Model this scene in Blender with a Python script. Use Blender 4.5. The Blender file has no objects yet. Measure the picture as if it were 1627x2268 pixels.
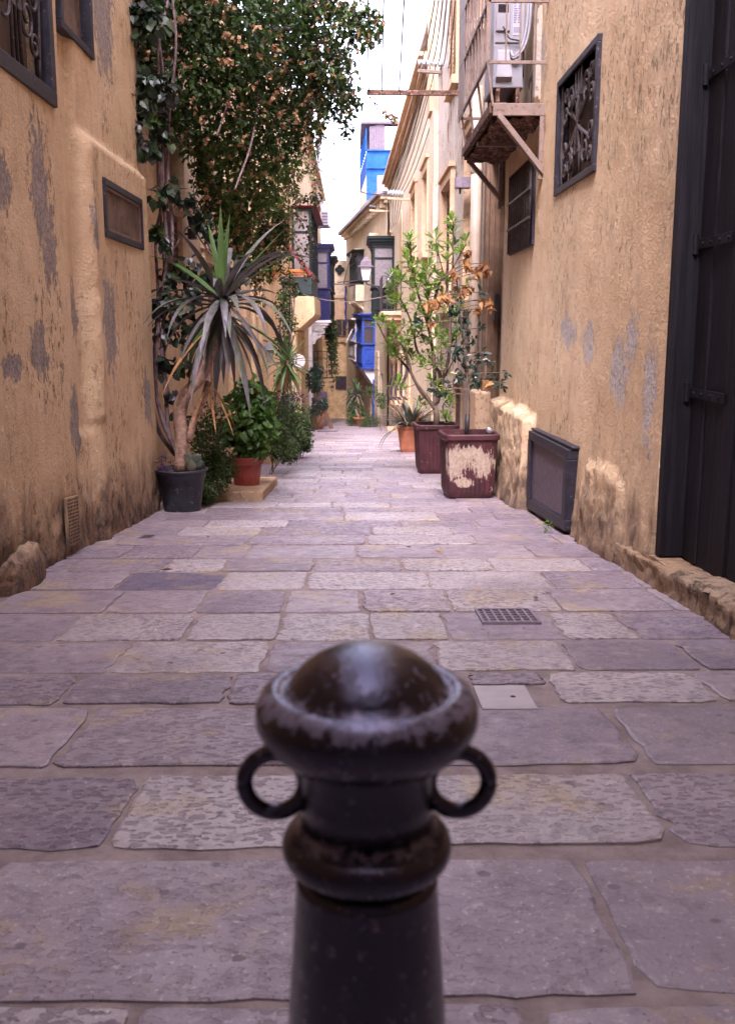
import bpy, bmesh, math, random
from mathutils import Vector, Matrix, noise
random.seed(11)
R = math.radians
S = bpy.context.scene
C = S.collection

# ---------------------------------------------------------------- camera
CAM_H = 1.2                       # eye height over the sloping street
F, CX, CY, HZ, VX = 2180.0, 813.5, 1134.0, 725.6, 785.0   # photo measured on a 1627 x 2268 grid
PITCH = math.atan((CY - HZ) / F)
YAW = math.atan((CX - VX) / F * math.cos(PITCH))
SL = math.tan(PITCH - math.atan((CY - 885.0) / F))        # fall of the street away from the camera
_r = Vector((math.cos(YAW), -math.sin(YAW), 0))
_f = Vector((math.sin(YAW) * math.cos(PITCH), math.cos(YAW) * math.cos(PITCH), -math.sin(PITCH)))
_u = Vector((math.sin(YAW) * math.sin(PITCH), math.cos(YAW) * math.sin(PITCH), math.cos(PITCH)))
EYE = Vector((0, 0, CAM_H))
cam = bpy.data.cameras.new('camera')
cam.sensor_fit = 'HORIZONTAL'; cam.sensor_width = 24.0; cam.lens = F / 1627.0 * 24.0
cam.clip_start = 0.05; cam.clip_end = 600
cam.dof.use_dof = True; cam.dof.focus_distance = 9.0; cam.dof.aperture_fstop = 6.0
camo = bpy.data.objects.new('camera', cam); C.objects.link(camo)
camo.matrix_world = Matrix(((_r.x, _u.x, -_f.x, 0), (_r.y, _u.y, -_f.y, 0), (_r.z, _u.z, -_f.z, CAM_H), (0, 0, 0, 1)))
S.camera = camo

# ---------------------------------------------------------------- light: bright hazy sky, soft high sun from behind on the left
SUN_DIR = Vector((-0.12, -0.74, 1.0)).normalized()
W = bpy.data.worlds.new('World'); S.world = W; W.use_nodes = True
_nt = W.node_tree; _nt.nodes.clear()
_sky = _nt.nodes.new('ShaderNodeTexSky'); _sky.sky_type = 'NISHITA'; _sky.sun_disc = False
_sky.sun_elevation = math.asin(SUN_DIR.z); _sky.sun_rotation = math.atan2(SUN_DIR.x, SUN_DIR.y)
_sky.air_density = 1.0; _sky.dust_density = 3.0; _sky.ozone_density = 1.0; _sky.altitude = 0
_bg = _nt.nodes.new('ShaderNodeBackground'); _bg.inputs[1].default_value = 0.15
_wo = _nt.nodes.new('ShaderNodeOutputWorld')
_hs = _nt.nodes.new('ShaderNodeHueSaturation'); _hs.inputs['Saturation'].default_value = 0.4   # hazy, near-white sky
_nt.links.new(_sky.outputs[0], _hs.inputs['Color']); _nt.links.new(_hs.outputs[0], _bg.inputs[0]); _nt.links.new(_bg.outputs[0], _wo.inputs[0])
_sun = bpy.data.lights.new('sun', 'SUN'); _sun.energy = 0.9; _sun.angle = R(20); _sun.color = (1.0, 0.95, 0.88)
_suno = bpy.data.objects.new('sun', _sun); C.objects.link(_suno); _suno.location = (0, 0, 30)
_suno.rotation_euler = (-SUN_DIR).to_track_quat('-Z', 'Y').to_euler()
S.view_settings.view_transform = 'Standard'; S.view_settings.look = 'None'
S.view_settings.exposure = 3.0; S.view_settings.gamma = 1.0; S.view_settings.use_curve_mapping = False
S.cycles.max_bounces = 5; S.cycles.diffuse_bounces = 4; S.cycles.glossy_bounces = 2; S.cycles.transmission_bounces = 2; S.cycles.transparent_max_bounces = 4
S.cycles.use_denoising = True
S.view_settings.use_white_balance = True; S.view_settings.white_balance_temperature = 6100; S.view_settings.white_balance_tint = 28

# ---------------------------------------------------------------- photo pixel -> place
def ray(px, py): return _f + _r * ((px - CX) / F) + _u * ((CY - py) / F)
def at(px, py, Y): d = ray(px, py); return EYE + d * (Y / d.y)
def onx(px, py, X): d = ray(px, py); return EYE + d * (X / d.x)
def gnd(px, py): d = ray(px, py); return EYE + d * (-CAM_H / (d.z + SL * d.y))
def gz(y): return -SL * y

# ---------------------------------------------------------------- materials
class NT:
    def __init__(s, name, rough=0.8, spec=0.3):
        s.m = bpy.data.materials.new(name); s.m.use_nodes = True
        s.t = s.m.node_tree; s.b = s.t.nodes['Principled BSDF']
        s.b.inputs['Roughness'].default_value = rough; s.b.inputs['Specular IOR Level'].default_value = spec
        s.out = s.t.nodes['Material Output']
    def n(s, typ, **k):
        x = s.t.nodes.new('ShaderNode' + typ)
        for a, v in k.items(): setattr(x, a, v)
        return x
    def put(s, sock, v):
        if isinstance(v, bpy.types.NodeSocket): s.t.links.new(v, sock)
        elif isinstance(v, (tuple, list)) and len(v) == 3 and sock.type == 'RGBA': sock.default_value = (*v, 1)
        else: sock.default_value = v
    def pos(s, sc=(1, 1, 1), obj=False):
        o = s.n('TexCoord').outputs['Object'] if obj else s.n('NewGeometry').outputs['Position']
        if sc == (1, 1, 1): return o
        x = s.n('VectorMath', operation='MULTIPLY'); s.put(x.inputs[0], o); x.inputs[1].default_value = sc
        return x.outputs[0]
    def noise(s, v, sc, det=4, rough=0.55, dist=0.0, color=False):
        x = s.n('TexNoise'); s.put(x.inputs['Vector'], v); x.inputs['Scale'].default_value = sc
        x.inputs['Detail'].default_value = det; x.inputs['Roughness'].default_value = rough; x.inputs['Distortion'].default_value = dist
        return x.outputs['Color' if color else 'Fac']
    def voro(s, v, sc, feat='F1', rnd=1.0, out='Distance'):
        x = s.n('TexVoronoi', feature=feat); s.put(x.inputs['Vector'], v); x.inputs['Scale'].default_value = sc
        x.inputs['Randomness'].default_value = rnd
        return x.outputs[out]
    def rmp(s, v, a, b, lo=0.0, hi=1.0, smooth=True):
        x = s.n('MapRange', interpolation_type='SMOOTHSTEP' if smooth else 'LINEAR'); s.put(x.inputs[0], v)
        for i, q in enumerate((a, b, lo, hi)): s.put(x.inputs[i + 1], q)
        return x.outputs[0]
    def ma(s, op, a, b=0.0, clamp=False):
        x = s.n('Math', operation=op, use_clamp=clamp); s.put(x.inputs[0], a); s.put(x.inputs[1], b); return x.outputs[0]
    def mix(s, f, a, b, mode='MIX'):
        x = s.n('Mix', data_type='RGBA', blend_type=mode); s.put(x.inputs[0], f); s.put(x.inputs[6], a); s.put(x.inputs[7], b)
        return x.outputs[2]
    def vadd(s, a, b):
        x = s.n('VectorMath', operation='ADD'); s.put(x.inputs[0], a); s.put(x.inputs[1], b); return x.outputs[0]
    def sep(s, v): x = s.n('SeparateXYZ'); s.put(x.inputs[0], v); return x.outputs
    def bump(s, h, strength=0.5, dist=0.01, prev=None):
        x = s.n('Bump'); s.put(x.inputs['Height'], h); x.inputs['Strength'].default_value = strength; x.inputs['Distance'].default_value = dist
        if prev is not None: s.put(x.inputs['Normal'], prev)
        return x.outputs[0]
    def rnd(s): return s.n('ObjectInfo').outputs['Random']
    def col(s, v): s.put(s.b.inputs['Base Color'], v)
    def rough(s, v): s.put(s.b.inputs['Roughness'], v)
    def nrm(s, v): s.put(s.b.inputs['Normal'], v)

def plaster(name, base, alt, under, peel=0.3, patches=(), streak=0.3, bstr=0.6, damp=0.6, blister=0.5, mott=0.5, chipk=0.8):
    s = NT(name, 0.9, 0.15); P = s.pos()
    big = s.noise(P, 0.8, 5, 0.6); stre = s.noise(s.pos((7, 7, 0.5)), 1.0, 5, 0.65); fine = s.noise(P, 30, 4, 0.65); mid = s.noise(s.pos((1, 1, 0.7)), 5, 6, 0.68)
    c = s.mix(s.rmp(big, 0.35, 0.65), base, alt)
    c = s.mix(s.rmp(stre, 0.46, 0.74, 0, streak), c, tuple(x * 0.58 for x in base))
    c = s.mix(s.rmp(mid, 0.50, 0.68, 0, mott), c, tuple(x * 0.66 for x in base))
    c = s.mix(s.rmp(mid, 0.46, 0.32, 0, mott * 0.8), c, tuple(min(1, x * 1.22) for x in alt))
    c = s.mix(s.rmp(fine, 0.60, 0.70, 0, 0.35), c, tuple(x * 0.5 for x in base))
    where = s.rmp(s.noise(s.pos((1.3, 1.3, 0.8)), 1.0, 3), 0.46, 0.60)
    chips = s.ma('MULTIPLY', s.rmp(s.noise(s.pos((17, 17, 11)), 1.0, 4, 0.7), 0.575, 0.60), where)
    c = s.mix(s.ma('MULTIPLY', chips, chipk), c, tuple(x * 0.40 for x in base))
    flake = s.ma('MULTIPLY', s.rmp(s.noise(s.pos((23, 23, 17)), 1.0, 4, 0.7), 0.60, 0.625), s.rmp(s.noise(s.pos((1.1, 1.1, 0.9)), 1.0, 2), 0.48, 0.58))
    c = s.mix(s.ma('MULTIPLY', flake, 0.75), c, tuple(min(0.8, x * 1.35 + 0.05) for x in alt))
    # flaked places: ragged, with islands
    rag = s.noise(s.pos((10, 10, 6)), 1.0, 7, 0.78)
    val = None
    for (y, z, ry, rz) in patches:
        d = s.n('VectorMath', operation='SUBTRACT'); s.put(d.inputs[0], P); d.inputs[1].default_value = (0, y, z)
        k = s.n('VectorMath', operation='MULTIPLY'); s.put(k.inputs[0], d.outputs[0]); k.inputs[1].default_value = (0, 0.62 / ry, 0.62 / rz)
        l = s.n('VectorMath', operation='LENGTH'); s.put(l.inputs[0], k.outputs[0]); q = s.ma('SUBTRACT', 1.0, l.outputs['Value'], True)
        val = q if val is None else s.ma('MAXIMUM', val, q)
    m = s.rmp(s.noise(s.pos((2.6, 2.6, 1.3)), 1.0, 7, 0.7), 0.735 - 0.1 * peel, 0.745 - 0.1 * peel)
    if val is not None: m = s.ma('MAXIMUM', m, s.rmp(s.ma('ADD', val, s.ma('MULTIPLY', s.ma('SUBTRACT', rag, 0.5), 2.4)), 0.46, 0.49))
    c = s.mix(m, c, s.mix(s.rmp(fine, 0.35, 0.65), under, tuple(x * 0.66 for x in under)))
    # rising damp and dirt at the foot of the wall
    q = s.sep(P); h = s.ma('ADD', q[2], s.ma('MULTIPLY', q[1], SL))
    hh = s.ma('ADD', h, s.ma('MULTIPLY', s.noise(s.pos((3, 3, 1.6)), 1.0, 5, 0.7), -1.3))
    c = s.mix(s.ma('MULTIPLY', s.rmp(hh, 0.1, -0.6), damp), c, s.mix(s.rmp(rag, 0.42, 0.60), (0.22, 0.14, 0.09), (0.075, 0.055, 0.05)))
    s.col(c)
    bl = s.rmp(rag, 0.56, 0.62)
    tr = s.noise(s.pos((16, 16, 22)), 1.0, 4, 0.6, 1.6)
    hgt = s.ma('ADD', s.ma('MULTIPLY', tr, 0.35), s.ma('MULTIPLY', s.ma('MULTIPLY', bl, where), blister))
    hgt = s.ma('ADD', hgt, s.ma('MULTIPLY', flake, blister)); hgt = s.ma('ADD', hgt, s.ma('MULTIPLY', fine, 0.3)); hgt = s.ma('ADD', hgt, s.ma('MULTIPLY', mid, 0.7))
    hgt = s.ma('ADD', hgt, s.ma('MULTIPLY', s.ma('SUBTRACT', 1.0, m), 0.9)); hgt = s.ma('SUBTRACT', hgt, s.ma('MULTIPLY', chips, chipk))
    s.nrm(s.bump(hgt, bstr, 0.04)); return s.m

def simple(name, col, rough=0.6, spec=0.4, var=0.25, sc=6.0, bstr=0.15, metal=0.0, dirt=None, dirtamt=0.0, bsc=30):
    s = NT(name, rough, spec); P = s.pos(); a = s.noise(P, sc, 6, 0.6)
    c = s.mix(s.rmp(a, 0.3, 0.7), tuple(x * (1 - var) for x in col), tuple(min(1, x * (1 + var)) for x in col))
    if dirt: c = s.mix(s.rmp(s.noise(P, sc * 2.3, 8, 0.7), 0.62 - dirtamt * 0.2, 0.66 - dirtamt * 0.2), c, dirt)
    s.col(c); s.b.inputs['Metallic'].default_value = metal
    if bstr: s.nrm(s.bump(s.noise(P, bsc, 5, 0.6), bstr, 0.006))
    return s.m

def leafmat(name, cols, rough=0.5, trans=0.35, spec=0.4, sc=9.0):
    s = NT(name, rough, spec); P = s.pos()
    v = s.n('TexVoronoi'); s.put(v.inputs['Vector'], P); v.inputs['Scale'].default_value = sc
    sep = s.n('SeparateColor'); s.put(sep.inputs[0], v.outputs['Color'])
    k = s.ma('FRACT', s.ma('ADD', sep.outputs[0], s.rnd()))
    r = s.n('ValToRGB'); s.put(r.inputs[0], k); r.color_ramp.elements[0].color = (*cols[0], 1); r.color_ramp.elements[-1].color = (*cols[-1], 1)
    for i, c in enumerate(cols[1:-1]): e = r.color_ramp.elements.new((i + 1) / (len(cols) - 1)); e.color = (*c, 1)
    s.col(r.outputs[0])
    t = s.n('BsdfTranslucent'); g = s.n('Gamma'); s.put(g.inputs[0], r.outputs[0]); g.inputs[1].default_value = 0.8; s.put(t.inputs[0], g.outputs[0])
    mx = s.n('MixShader'); mx.inputs[0].default_value = trans
    s.t.links.new(s.b.outputs[0], mx.inputs[1]); s.t.links.new(t.outputs[0], mx.inputs[2]); s.t.links.new(mx.outputs[0], s.out.inputs[0])
    return s.m

def flagmat(name, light, dark, pit, pits, rough, pmin=0.12):
    s = NT(name, rough, 0.5); P = s.pos(); rn = s.rnd()
    off = s.n('VectorMath', operation='ADD'); s.put(off.inputs[0], P)
    cb = s.n('CombineXYZ'); s.put(cb.inputs[0], s.ma('MULTIPLY', rn, 37.0)); s.put(cb.inputs[1], s.ma('MULTIPLY', rn, 91.0)); s.put(off.inputs[1], cb.outputs[0])
    Q = off.outputs[0]
    st = s.n('VectorMath', operation='MULTIPLY'); s.put(st.inputs[0], Q); st.inputs[1].default_value = (1.0, 1.7, 0.3)
    wob = s.n('VectorMath', operation='MULTIPLY_ADD'); s.put(wob.inputs[0], s.noise(Q, 26, 2, 0.6, color=True)); wob.inputs[1].default_value = (0.045, 0.045, 0); s.put(wob.inputs[2], st.outputs[0])
    V = s.voro(wob.outputs[0], 24.0)
    big = s.noise(Q, 2.2, 4, 0.6); fine = s.noise(Q, 70, 4, 0.7); mid = s.noise(Q, 11, 6, 0.7)
    c = s.mix(s.rmp(big, 0.35, 0.65), light, dark)
    c = s.mix(s.rmp(rn, 0.2, 1.0, 0.0, 0.4, False), c, tuple(x * 0.75 for x in dark))
    c = s.mix(s.rmp(mid, 0.52, 0.62, 0, 0.6), c, tuple(x * 0.62 for x in dark))
    c = s.mix(s.rmp(mid, 0.42, 0.32, 0, 0.75), c, tuple(min(0.8, x * 1.35) for x in light))
    c = s.mix(s.rmp(s.noise(P, 1.9, 6, 0.7), 0.53, 0.64, 0, 0.6), c, (0.36, 0.27, 0.13))
    c = s.mix(s.rmp(s.noise(P, 0.9, 5, 0.65), 0.52, 0.68, 0, 0.45), c, (0.20, 0.16, 0.185))
    c = s.mix(s.rmp(fine, 0.60, 0.68, 0, 0.5), c, (0.72, 0.69, 0.66)); c = s.mix(s.rmp(fine, 0.40, 0.32, 0, 0.5), c, (0.14, 0.11, 0.12))
    amt = s.ma('MULTIPLY', s.rmp(s.noise(Q, 1.6, 3), 0.30, 0.52, pmin, 1.0), s.rmp(s.ma('FRACT', s.ma('MULTIPLY', rn, 7.31)), 0.25, 0.75, pmin, 1.0))
    pm = s.ma('MULTIPLY', s.ma('MULTIPLY', s.rmp(s.ma('ADD', V, s.ma('MULTIPLY', s.ma('SUBTRACT', fine, 0.5), 0.5)), 0.46, 0.34), s.rmp(mid, 0.30, 0.46, 0.2, 1)), s.ma('MULTIPLY', amt, pits))
    c = s.mix(pm, c, pit)
    sp = s.rmp(s.voro(Q, 30.0), 0.12, 0.07); c = s.mix(s.ma('MULTIPLY', sp, 0.8), c, (0.07, 0.055, 0.065))
    sq_ = s.ma('ADD', s.voro(Q, 7.0), s.ma('MULTIPLY', s.ma('SUBTRACT', mid, 0.5), 0.35)); c = s.mix(s.rmp(sq_, 0.13, 0.09, 0, 0.85), c, (0.11, 0.085, 0.10))
    s.col(c)
    s.rough(s.ma('ADD', s.rmp(mid, 0.3, 0.7, rough - 0.12, rough + 0.16), s.ma('MULTIPLY', pm, 0.3)))
    h = s.ma('SUBTRACT', s.ma('ADD', s.ma('MULTIPLY', mid, 0.9), s.ma('MULTIPLY', fine, 0.3)), s.ma('MULTIPLY', pm, 1.0))
    s.nrm(s.bump(h, 0.7, 0.012)); return s.m

M = {}
LM = -2.2
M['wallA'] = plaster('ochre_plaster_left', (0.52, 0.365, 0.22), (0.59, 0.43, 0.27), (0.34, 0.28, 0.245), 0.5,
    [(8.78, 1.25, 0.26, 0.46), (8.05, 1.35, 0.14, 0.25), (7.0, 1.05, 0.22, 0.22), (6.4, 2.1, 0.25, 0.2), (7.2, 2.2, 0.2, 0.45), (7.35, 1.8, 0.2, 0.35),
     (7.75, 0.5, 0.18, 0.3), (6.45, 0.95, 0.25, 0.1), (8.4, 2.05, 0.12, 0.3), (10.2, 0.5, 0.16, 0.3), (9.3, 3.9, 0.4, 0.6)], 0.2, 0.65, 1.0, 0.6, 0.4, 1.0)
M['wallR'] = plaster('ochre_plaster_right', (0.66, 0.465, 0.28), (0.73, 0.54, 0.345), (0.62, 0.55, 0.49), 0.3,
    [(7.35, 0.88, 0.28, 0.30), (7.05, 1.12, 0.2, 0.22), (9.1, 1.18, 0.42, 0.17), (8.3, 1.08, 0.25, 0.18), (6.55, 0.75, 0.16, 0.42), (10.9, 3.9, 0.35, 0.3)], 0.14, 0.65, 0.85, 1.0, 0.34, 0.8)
M['wallB'] = plaster('dull_yellow_plaster', (0.52, 0.355, 0.21), (0.57, 0.41, 0.26), (0.45, 0.38, 0.32), 0.1, (), 0.25, 0.4, 0.5, 0.3)  # duller yellow plaster, a little darker than the warm one
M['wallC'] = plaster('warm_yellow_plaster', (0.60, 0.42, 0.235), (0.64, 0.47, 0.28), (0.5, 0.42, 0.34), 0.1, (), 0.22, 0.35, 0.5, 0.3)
M['peelwhite'] = plaster('flaking_white_plaster', (0.46, 0.375, 0.29), (0.49, 0.425, 0.365), (0.25, 0.16, 0.09), 1.7, (), 0.35, 0.6, 0.5, 0.6)
M['cream'] = plaster('cream_plaster', (0.60, 0.49, 0.34), (0.64, 0.53, 0.39), (0.5, 0.4, 0.3), 0.05, (), 0.15, 0.25, 0.45, 0.2)
M['oldstone'] = plaster('weathered_limestone', (0.58, 0.45, 0.30), (0.64, 0.53, 0.38), (0.26, 0.22, 0.21), 0.7, (), 0.5, 0.6, 0.4, 0.4)
M['darkstone'] = plaster('grey_weathered_masonry', (0.24, 0.20, 0.22), (0.36, 0.31, 0.31), (0.12, 0.10, 0.12), 1.0, (), 0.5, 0.6, 0.2, 0.4)
M['stone'] = plaster('dressed_limestone', (0.54, 0.36, 0.22), (0.60, 0.42, 0.27), (0.40, 0.27, 0.18), 0.3, (), 0.3, 0.45, 0.25, 0.3)
M['honey'] = simple('honey_limestone_block', (0.54, 0.37, 0.20), 0.9, 0.2, 0.22, 3.0, 0.5, bsc=18, dirt=(0.28, 0.18, 0.11), dirtamt=0.1)
M['whitewall'] = plaster('pale_painted_wall', (0.62, 0.62, 0.62), (0.68, 0.67, 0.66), (0.4, 0.4, 0.42), 0.1, (), 0.2, 0.2, 0.2, 0.2)
M['bluewall'] = plaster('bright_blue_painted_wall', (0.012, 0.062, 0.24), (0.02, 0.09, 0.30), (0.5, 0.5, 0.55), 0.25, (), 0.3, 0.3, 0.0, 0.3)
M['kerb'] = plaster('rough_kerb_stone', (0.42, 0.27, 0.15), (0.55, 0.42, 0.29), (0.26, 0.17, 0.10), 1.1, (), 0.2, 1.0, 0.55, 1.0)
M['flag1'] = flagmat('flagstone_pale', (0.34, 0.28, 0.298), (0.26, 0.208, 0.235), (0.22, 0.165, 0.185), 0.95, 0.40)
M['flag2'] = flagmat('flagstone_lavender', (0.285, 0.23, 0.258), (0.215, 0.168, 0.20), (0.14, 0.105, 0.13), 0.8, 0.40)
M['flag3'] = flagmat('flagstone_worn_pitted', (0.47, 0.412, 0.405), (0.365, 0.31, 0.318), (0.22, 0.17, 0.185), 1.0, 0.34, 0.6)
M['flagdark'] = flagmat('flagstone_dark', (0.135, 0.105, 0.155), (0.115, 0.09, 0.135), (0.09, 0.08, 0.1), 0.1, 0.55)
M['mortar'] = (lambda s: (s.col(s.mix(s.rmp(s.noise(s.pos(), 7, 8, 0.7), 0.35, 0.65), (0.19, 0.145, 0.135), (0.32, 0.255, 0.232))), s.nrm(s.bump(s.noise(s.pos(), 35, 8, 0.7), 0.7, 0.012)), s.m)[2])(NT('sandy_mortar', 0.75, 0.4))
M['navy'] = simple('peeling_navy_paint', (0.018, 0.016, 0.026), 0.5, 0.4, 0.4, 14, 0.3, dirt=(0.16, 0.12, 0.11), dirtamt=0.05)
M['blackdoor'] = (lambda s: (s.col(s.mix(s.rmp(s.noise(s.pos((30, 30, 1.2)), 1, 6, 0.7), 0.3, 0.75), (0.006, 0.005, 0.008), (0.024, 0.020, 0.027))), s.nrm(s.bump(s.noise(s.pos((60, 60, 2.2)), 1, 6, 0.7), 0.6, 0.008)), s.m)[2])(NT('old_black_painted_wood', 0.7, 0.18))
M['iron'] = simple('dark_wrought_iron', (0.045, 0.038, 0.042), 0.5, 0.5, 0.3, 18, 0.3, dirt=(0.14, 0.075, 0.05), dirtamt=0.12)
M['ironscroll'] = simple('dusty_wrought_iron', (0.05, 0.038, 0.038), 0.6, 0.4, 0.3, 12, 0.4, dirt=(0.17, 0.11, 0.085), dirtamt=0.2)
M['paintediron'] = simple('pinkish_painted_steel', (0.20, 0.142, 0.115), 0.6, 0.35, 0.15, 9, 0.3, dirt=(0.13, 0.06, 0.035), dirtamt=0.18)
M['rust'] = simple('heavily_rusted_steel', (0.10, 0.05, 0.035), 0.9, 0.2, 0.6, 10, 0.9, dirt=(0.30, 0.20, 0.15), dirtamt=0.35)
M['shadestone'] = simple('shade_toned_stone', (0.20, 0.125, 0.08), 0.85, 0.2, 0.25, 5, 0.3)  # doorway stone with its shade put into a dark brown colour
M['mast'] = simple('pale_galvanised_steel', (0.20, 0.19, 0.23), 0.5, 0.4, 0.06, 3, 0.0)
M['dark'] = simple('unlit_interior', (0.03, 0.024, 0.024), 0.9, 0.1, 0.3, 3, 0.0)
M['board'] = simple('dusty_brown_board', (0.13, 0.085, 0.062), 0.75, 0.25, 0.35, 3.5, 0.3, dirt=(0.07, 0.045, 0.04), dirtamt=0.3)
M['brownwood'] = simple('brown_wood', (0.20, 0.115, 0.07), 0.65, 0.3, 0.3, 8, 0.3)
M['shutter'] = simple('weathered_shutter_wood', (0.17, 0.105, 0.085), 0.65, 0.3, 0.3, 9, 0.3)
M['orange'] = simple('orange_painted_wood', (0.55, 0.17, 0.035), 0.55, 0.35, 0.25, 8, 0.2)
M['redtrim'] = simple('crimson_painted_trim', (0.17, 0.02, 0.03), 0.5, 0.4, 0.25, 8, 0.2)
M['greenpaint'] = simple('dark_green_painted_wood', (0.005, 0.010, 0.010), 0.5, 0.3, 0.3, 7, 0.15)
M['slategreen'] = simple('slate_green_panel', (0.03, 0.045, 0.046), 0.55, 0.35, 0.25, 4, 0.1)
M['navyblue'] = simple('royal_navy_painted_wood', (0.009, 0.010, 0.075), 0.4, 0.5, 0.25, 6, 0.1)
M['midblue'] = simple('mid_blue_painted_wood', (0.018, 0.055, 0.29), 0.4, 0.5, 0.2, 6, 0.1)
M['whitepaint'] = simple('white_painted_wood', (0.66, 0.61, 0.60), 0.5, 0.4, 0.12, 5, 0.1)
M['lilac'] = simple('lilac_white_plaster', (0.58, 0.54, 0.62), 0.8, 0.3, 0.1, 5, 0.2)
M['greyblue'] = simple('grey_blue_painted_wood', (0.10, 0.115, 0.20), 0.5, 0.4, 0.2, 5, 0.1)
M['glass'] = simple('old_window_glass', (0.22, 0.19, 0.185), 0.12, 0.6, 0.25, 1.2, 0.0)
M['darkglass'] = simple('dark_window_glass', (0.05, 0.042, 0.045), 0.1, 0.6, 0.3, 1.2, 0.0)
M['curtain'] = simple('lace_curtain', (0.15, 0.128, 0.135), 0.6, 0.3, 0.18, 10, 0.2)
M['amber'] = simple('amber_glass', (0.55, 0.30, 0.10), 0.2, 0.5, 0.15, 3, 0.0)
M['lampglass'] = simple('frosted_lamp_glass', (0.75, 0.77, 0.78), 0.25, 0.5, 0.06, 3, 0.0)
M['purplegrey'] = simple('purple_grey_metal', (0.10, 0.072, 0.095), 0.5, 0.4, 0.2, 8, 0.1)
M['cable'] = simple('black_cable', (0.022, 0.018, 0.022), 0.55, 0.4, 0.2, 10, 0.0)
M['porcelain'] = simple('grey_porcelain', (0.55, 0.53, 0.56), 0.25, 0.6, 0.12, 10, 0.0)
M['acwhite'] = simple('aircon_white_metal', (0.30, 0.29, 0.325), 0.45, 0.4, 0.06, 4, 0.0)
M['acprint'] = simple('aircon_label_paper', (0.42, 0.41, 0.47), 0.5, 0.4, 0.05, 4, 0.0)
M['ink'] = simple('label_ink', (0.10, 0.09, 0.16), 0.5, 0.4, 0.05, 4, 0.0)
M['pvc'] = simple('cream_drainpipe', (0.36, 0.28, 0.21), 0.5, 0.4, 0.15, 2.5, 0.1)
M['terracotta'] = simple('terracotta', (0.32, 0.115, 0.06), 0.75, 0.3, 0.22, 5, 0.3, dirt=(0.50, 0.30, 0.22), dirtamt=0.05)
M['redplastic'] = simple('terracotta_red_plastic', (0.30, 0.062, 0.048), 0.5, 0.4, 0.2, 6, 0.1)
M['blackplastic'] = simple('dusty_black_plastic', (0.022, 0.022, 0.032), 0.5, 0.45, 0.5, 5, 0.1, dirt=(0.11, 0.10, 0.115), dirtamt=0.12)
M['clay'] = simple('weathered_clay', (0.36, 0.17, 0.10), 0.85, 0.2, 0.35, 6, 0.4, dirt=(0.26, 0.22, 0.20), dirtamt=0.3)
def _maroon():
    s = NT('flaking_maroon_paint', 0.55, 0.4); P = s.pos()
    n = s.noise(s.pos((9, 9, 5)), 1.0, 7, 0.75); c = s.mix(s.rmp(s.noise(P, 5, 5), 0.3, 0.7), (0.036, 0.009, 0.013), (0.068, 0.017, 0.021))
    s.put(s.b.inputs['Base Color'], c); m = s.rmp(n, 0.63, 0.64)
    w = s.n('VectorMath', operation='MULTIPLY_ADD'); s.put(w.inputs[0], s.noise(P, 10, 6, 0.75, color=True)); w.inputs[1].default_value = (0.22, 0, 0.2); s.put(w.inputs[2], P)
    rag = s.noise(s.pos((26, 26, 7)), 1.0, 6, 0.75)
    for (x, z, rx, rz) in ((1.21, -0.38, 0.24, 0.30), (1.53, -0.40, 0.24, 0.28), (1.36, -0.28, 0.36, 0.15), (1.3, -0.62, 0.2, 0.1)):
        d = s.n('VectorMath', operation='SUBTRACT'); s.put(d.inputs[0], P); d.inputs[1].default_value = (x, 0, z)
        k = s.n('VectorMath', operation='MULTIPLY'); s.put(k.inputs[0], d.outputs[0]); k.inputs[1].default_value = (1 / rx, 0, 1 / rz)
        l = s.n('VectorMath', operation='LENGTH'); s.put(l.inputs[0], k.outputs[0])
        y = s.sep(P)[1]
        m = s.ma('MAXIMUM', m, s.ma('MULTIPLY', s.rmp(s.ma('ADD', s.ma('SUBTRACT', 1.0, l.outputs['Value']), s.ma('MULTIPLY', s.ma('SUBTRACT', rag, 0.5), 2.0)), 0.40, 0.44), s.rmp(y, 11.75, 11.70)))
    s.col(s.mix(m, c, s.mix(s.rmp(s.noise(P, 25, 4), 0.35, 0.65), (0.28, 0.20, 0.15), (0.37, 0.29, 0.23))))
    s.nrm(s.bump(s.ma('SUBTRACT', s.noise(P, 20, 5), m), 0.5, 0.006)); return s.m
M['maroon'] = _maroon()
M['soil'] = simple('dry_soil', (0.10, 0.065, 0.045), 0.95, 0.1, 0.5, 25, 1.0, bsc=60)
M['bark'] = simple('pale_rough_bark', (0.30, 0.19, 0.14), 0.9, 0.2, 0.35, 25, 0.9, bsc=45)
M['vinebark'] = simple('grey_violet_vine_bark', (0.175, 0.12, 0.125), 0.9, 0.2, 0.35, 20, 0.7)
M['stem'] = simple('brown_green_stem', (0.13, 0.09, 0.065), 0.8, 0.2, 0.3, 20, 0.4)
M['darkstem'] = simple('dark_twig', (0.045, 0.03, 0.03), 0.8, 0.2, 0.3, 20, 0.2)
M['bougleaf'] = leafmat('bougainvillea_leaf', [(0.012, 0.028, 0.010), (0.03, 0.065, 0.012), (0.055, 0.11, 0.018), (0.02, 0.04, 0.014)], 0.5, 0.32)
M['bougleaf2'] = leafmat('young_bougainvillea_leaf', [(0.035, 0.07, 0.012), (0.075, 0.13, 0.018), (0.115, 0.18, 0.025), (0.03, 0.055, 0.014)], 0.5, 0.38)
M['bract'] = leafmat('dried_bract', [(0.44, 0.24, 0.125), (0.52, 0.32, 0.18), (0.36, 0.17, 0.08)], 0.8, 0.3)
M['ivyleaf'] = leafmat('ivy_leaf', [(0.012, 0.026, 0.014), (0.022, 0.045, 0.020), (0.034, 0.032, 0.040), (0.045, 0.085, 0.02)], 0.4, 0.12, 0.5, 6.0)
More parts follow.
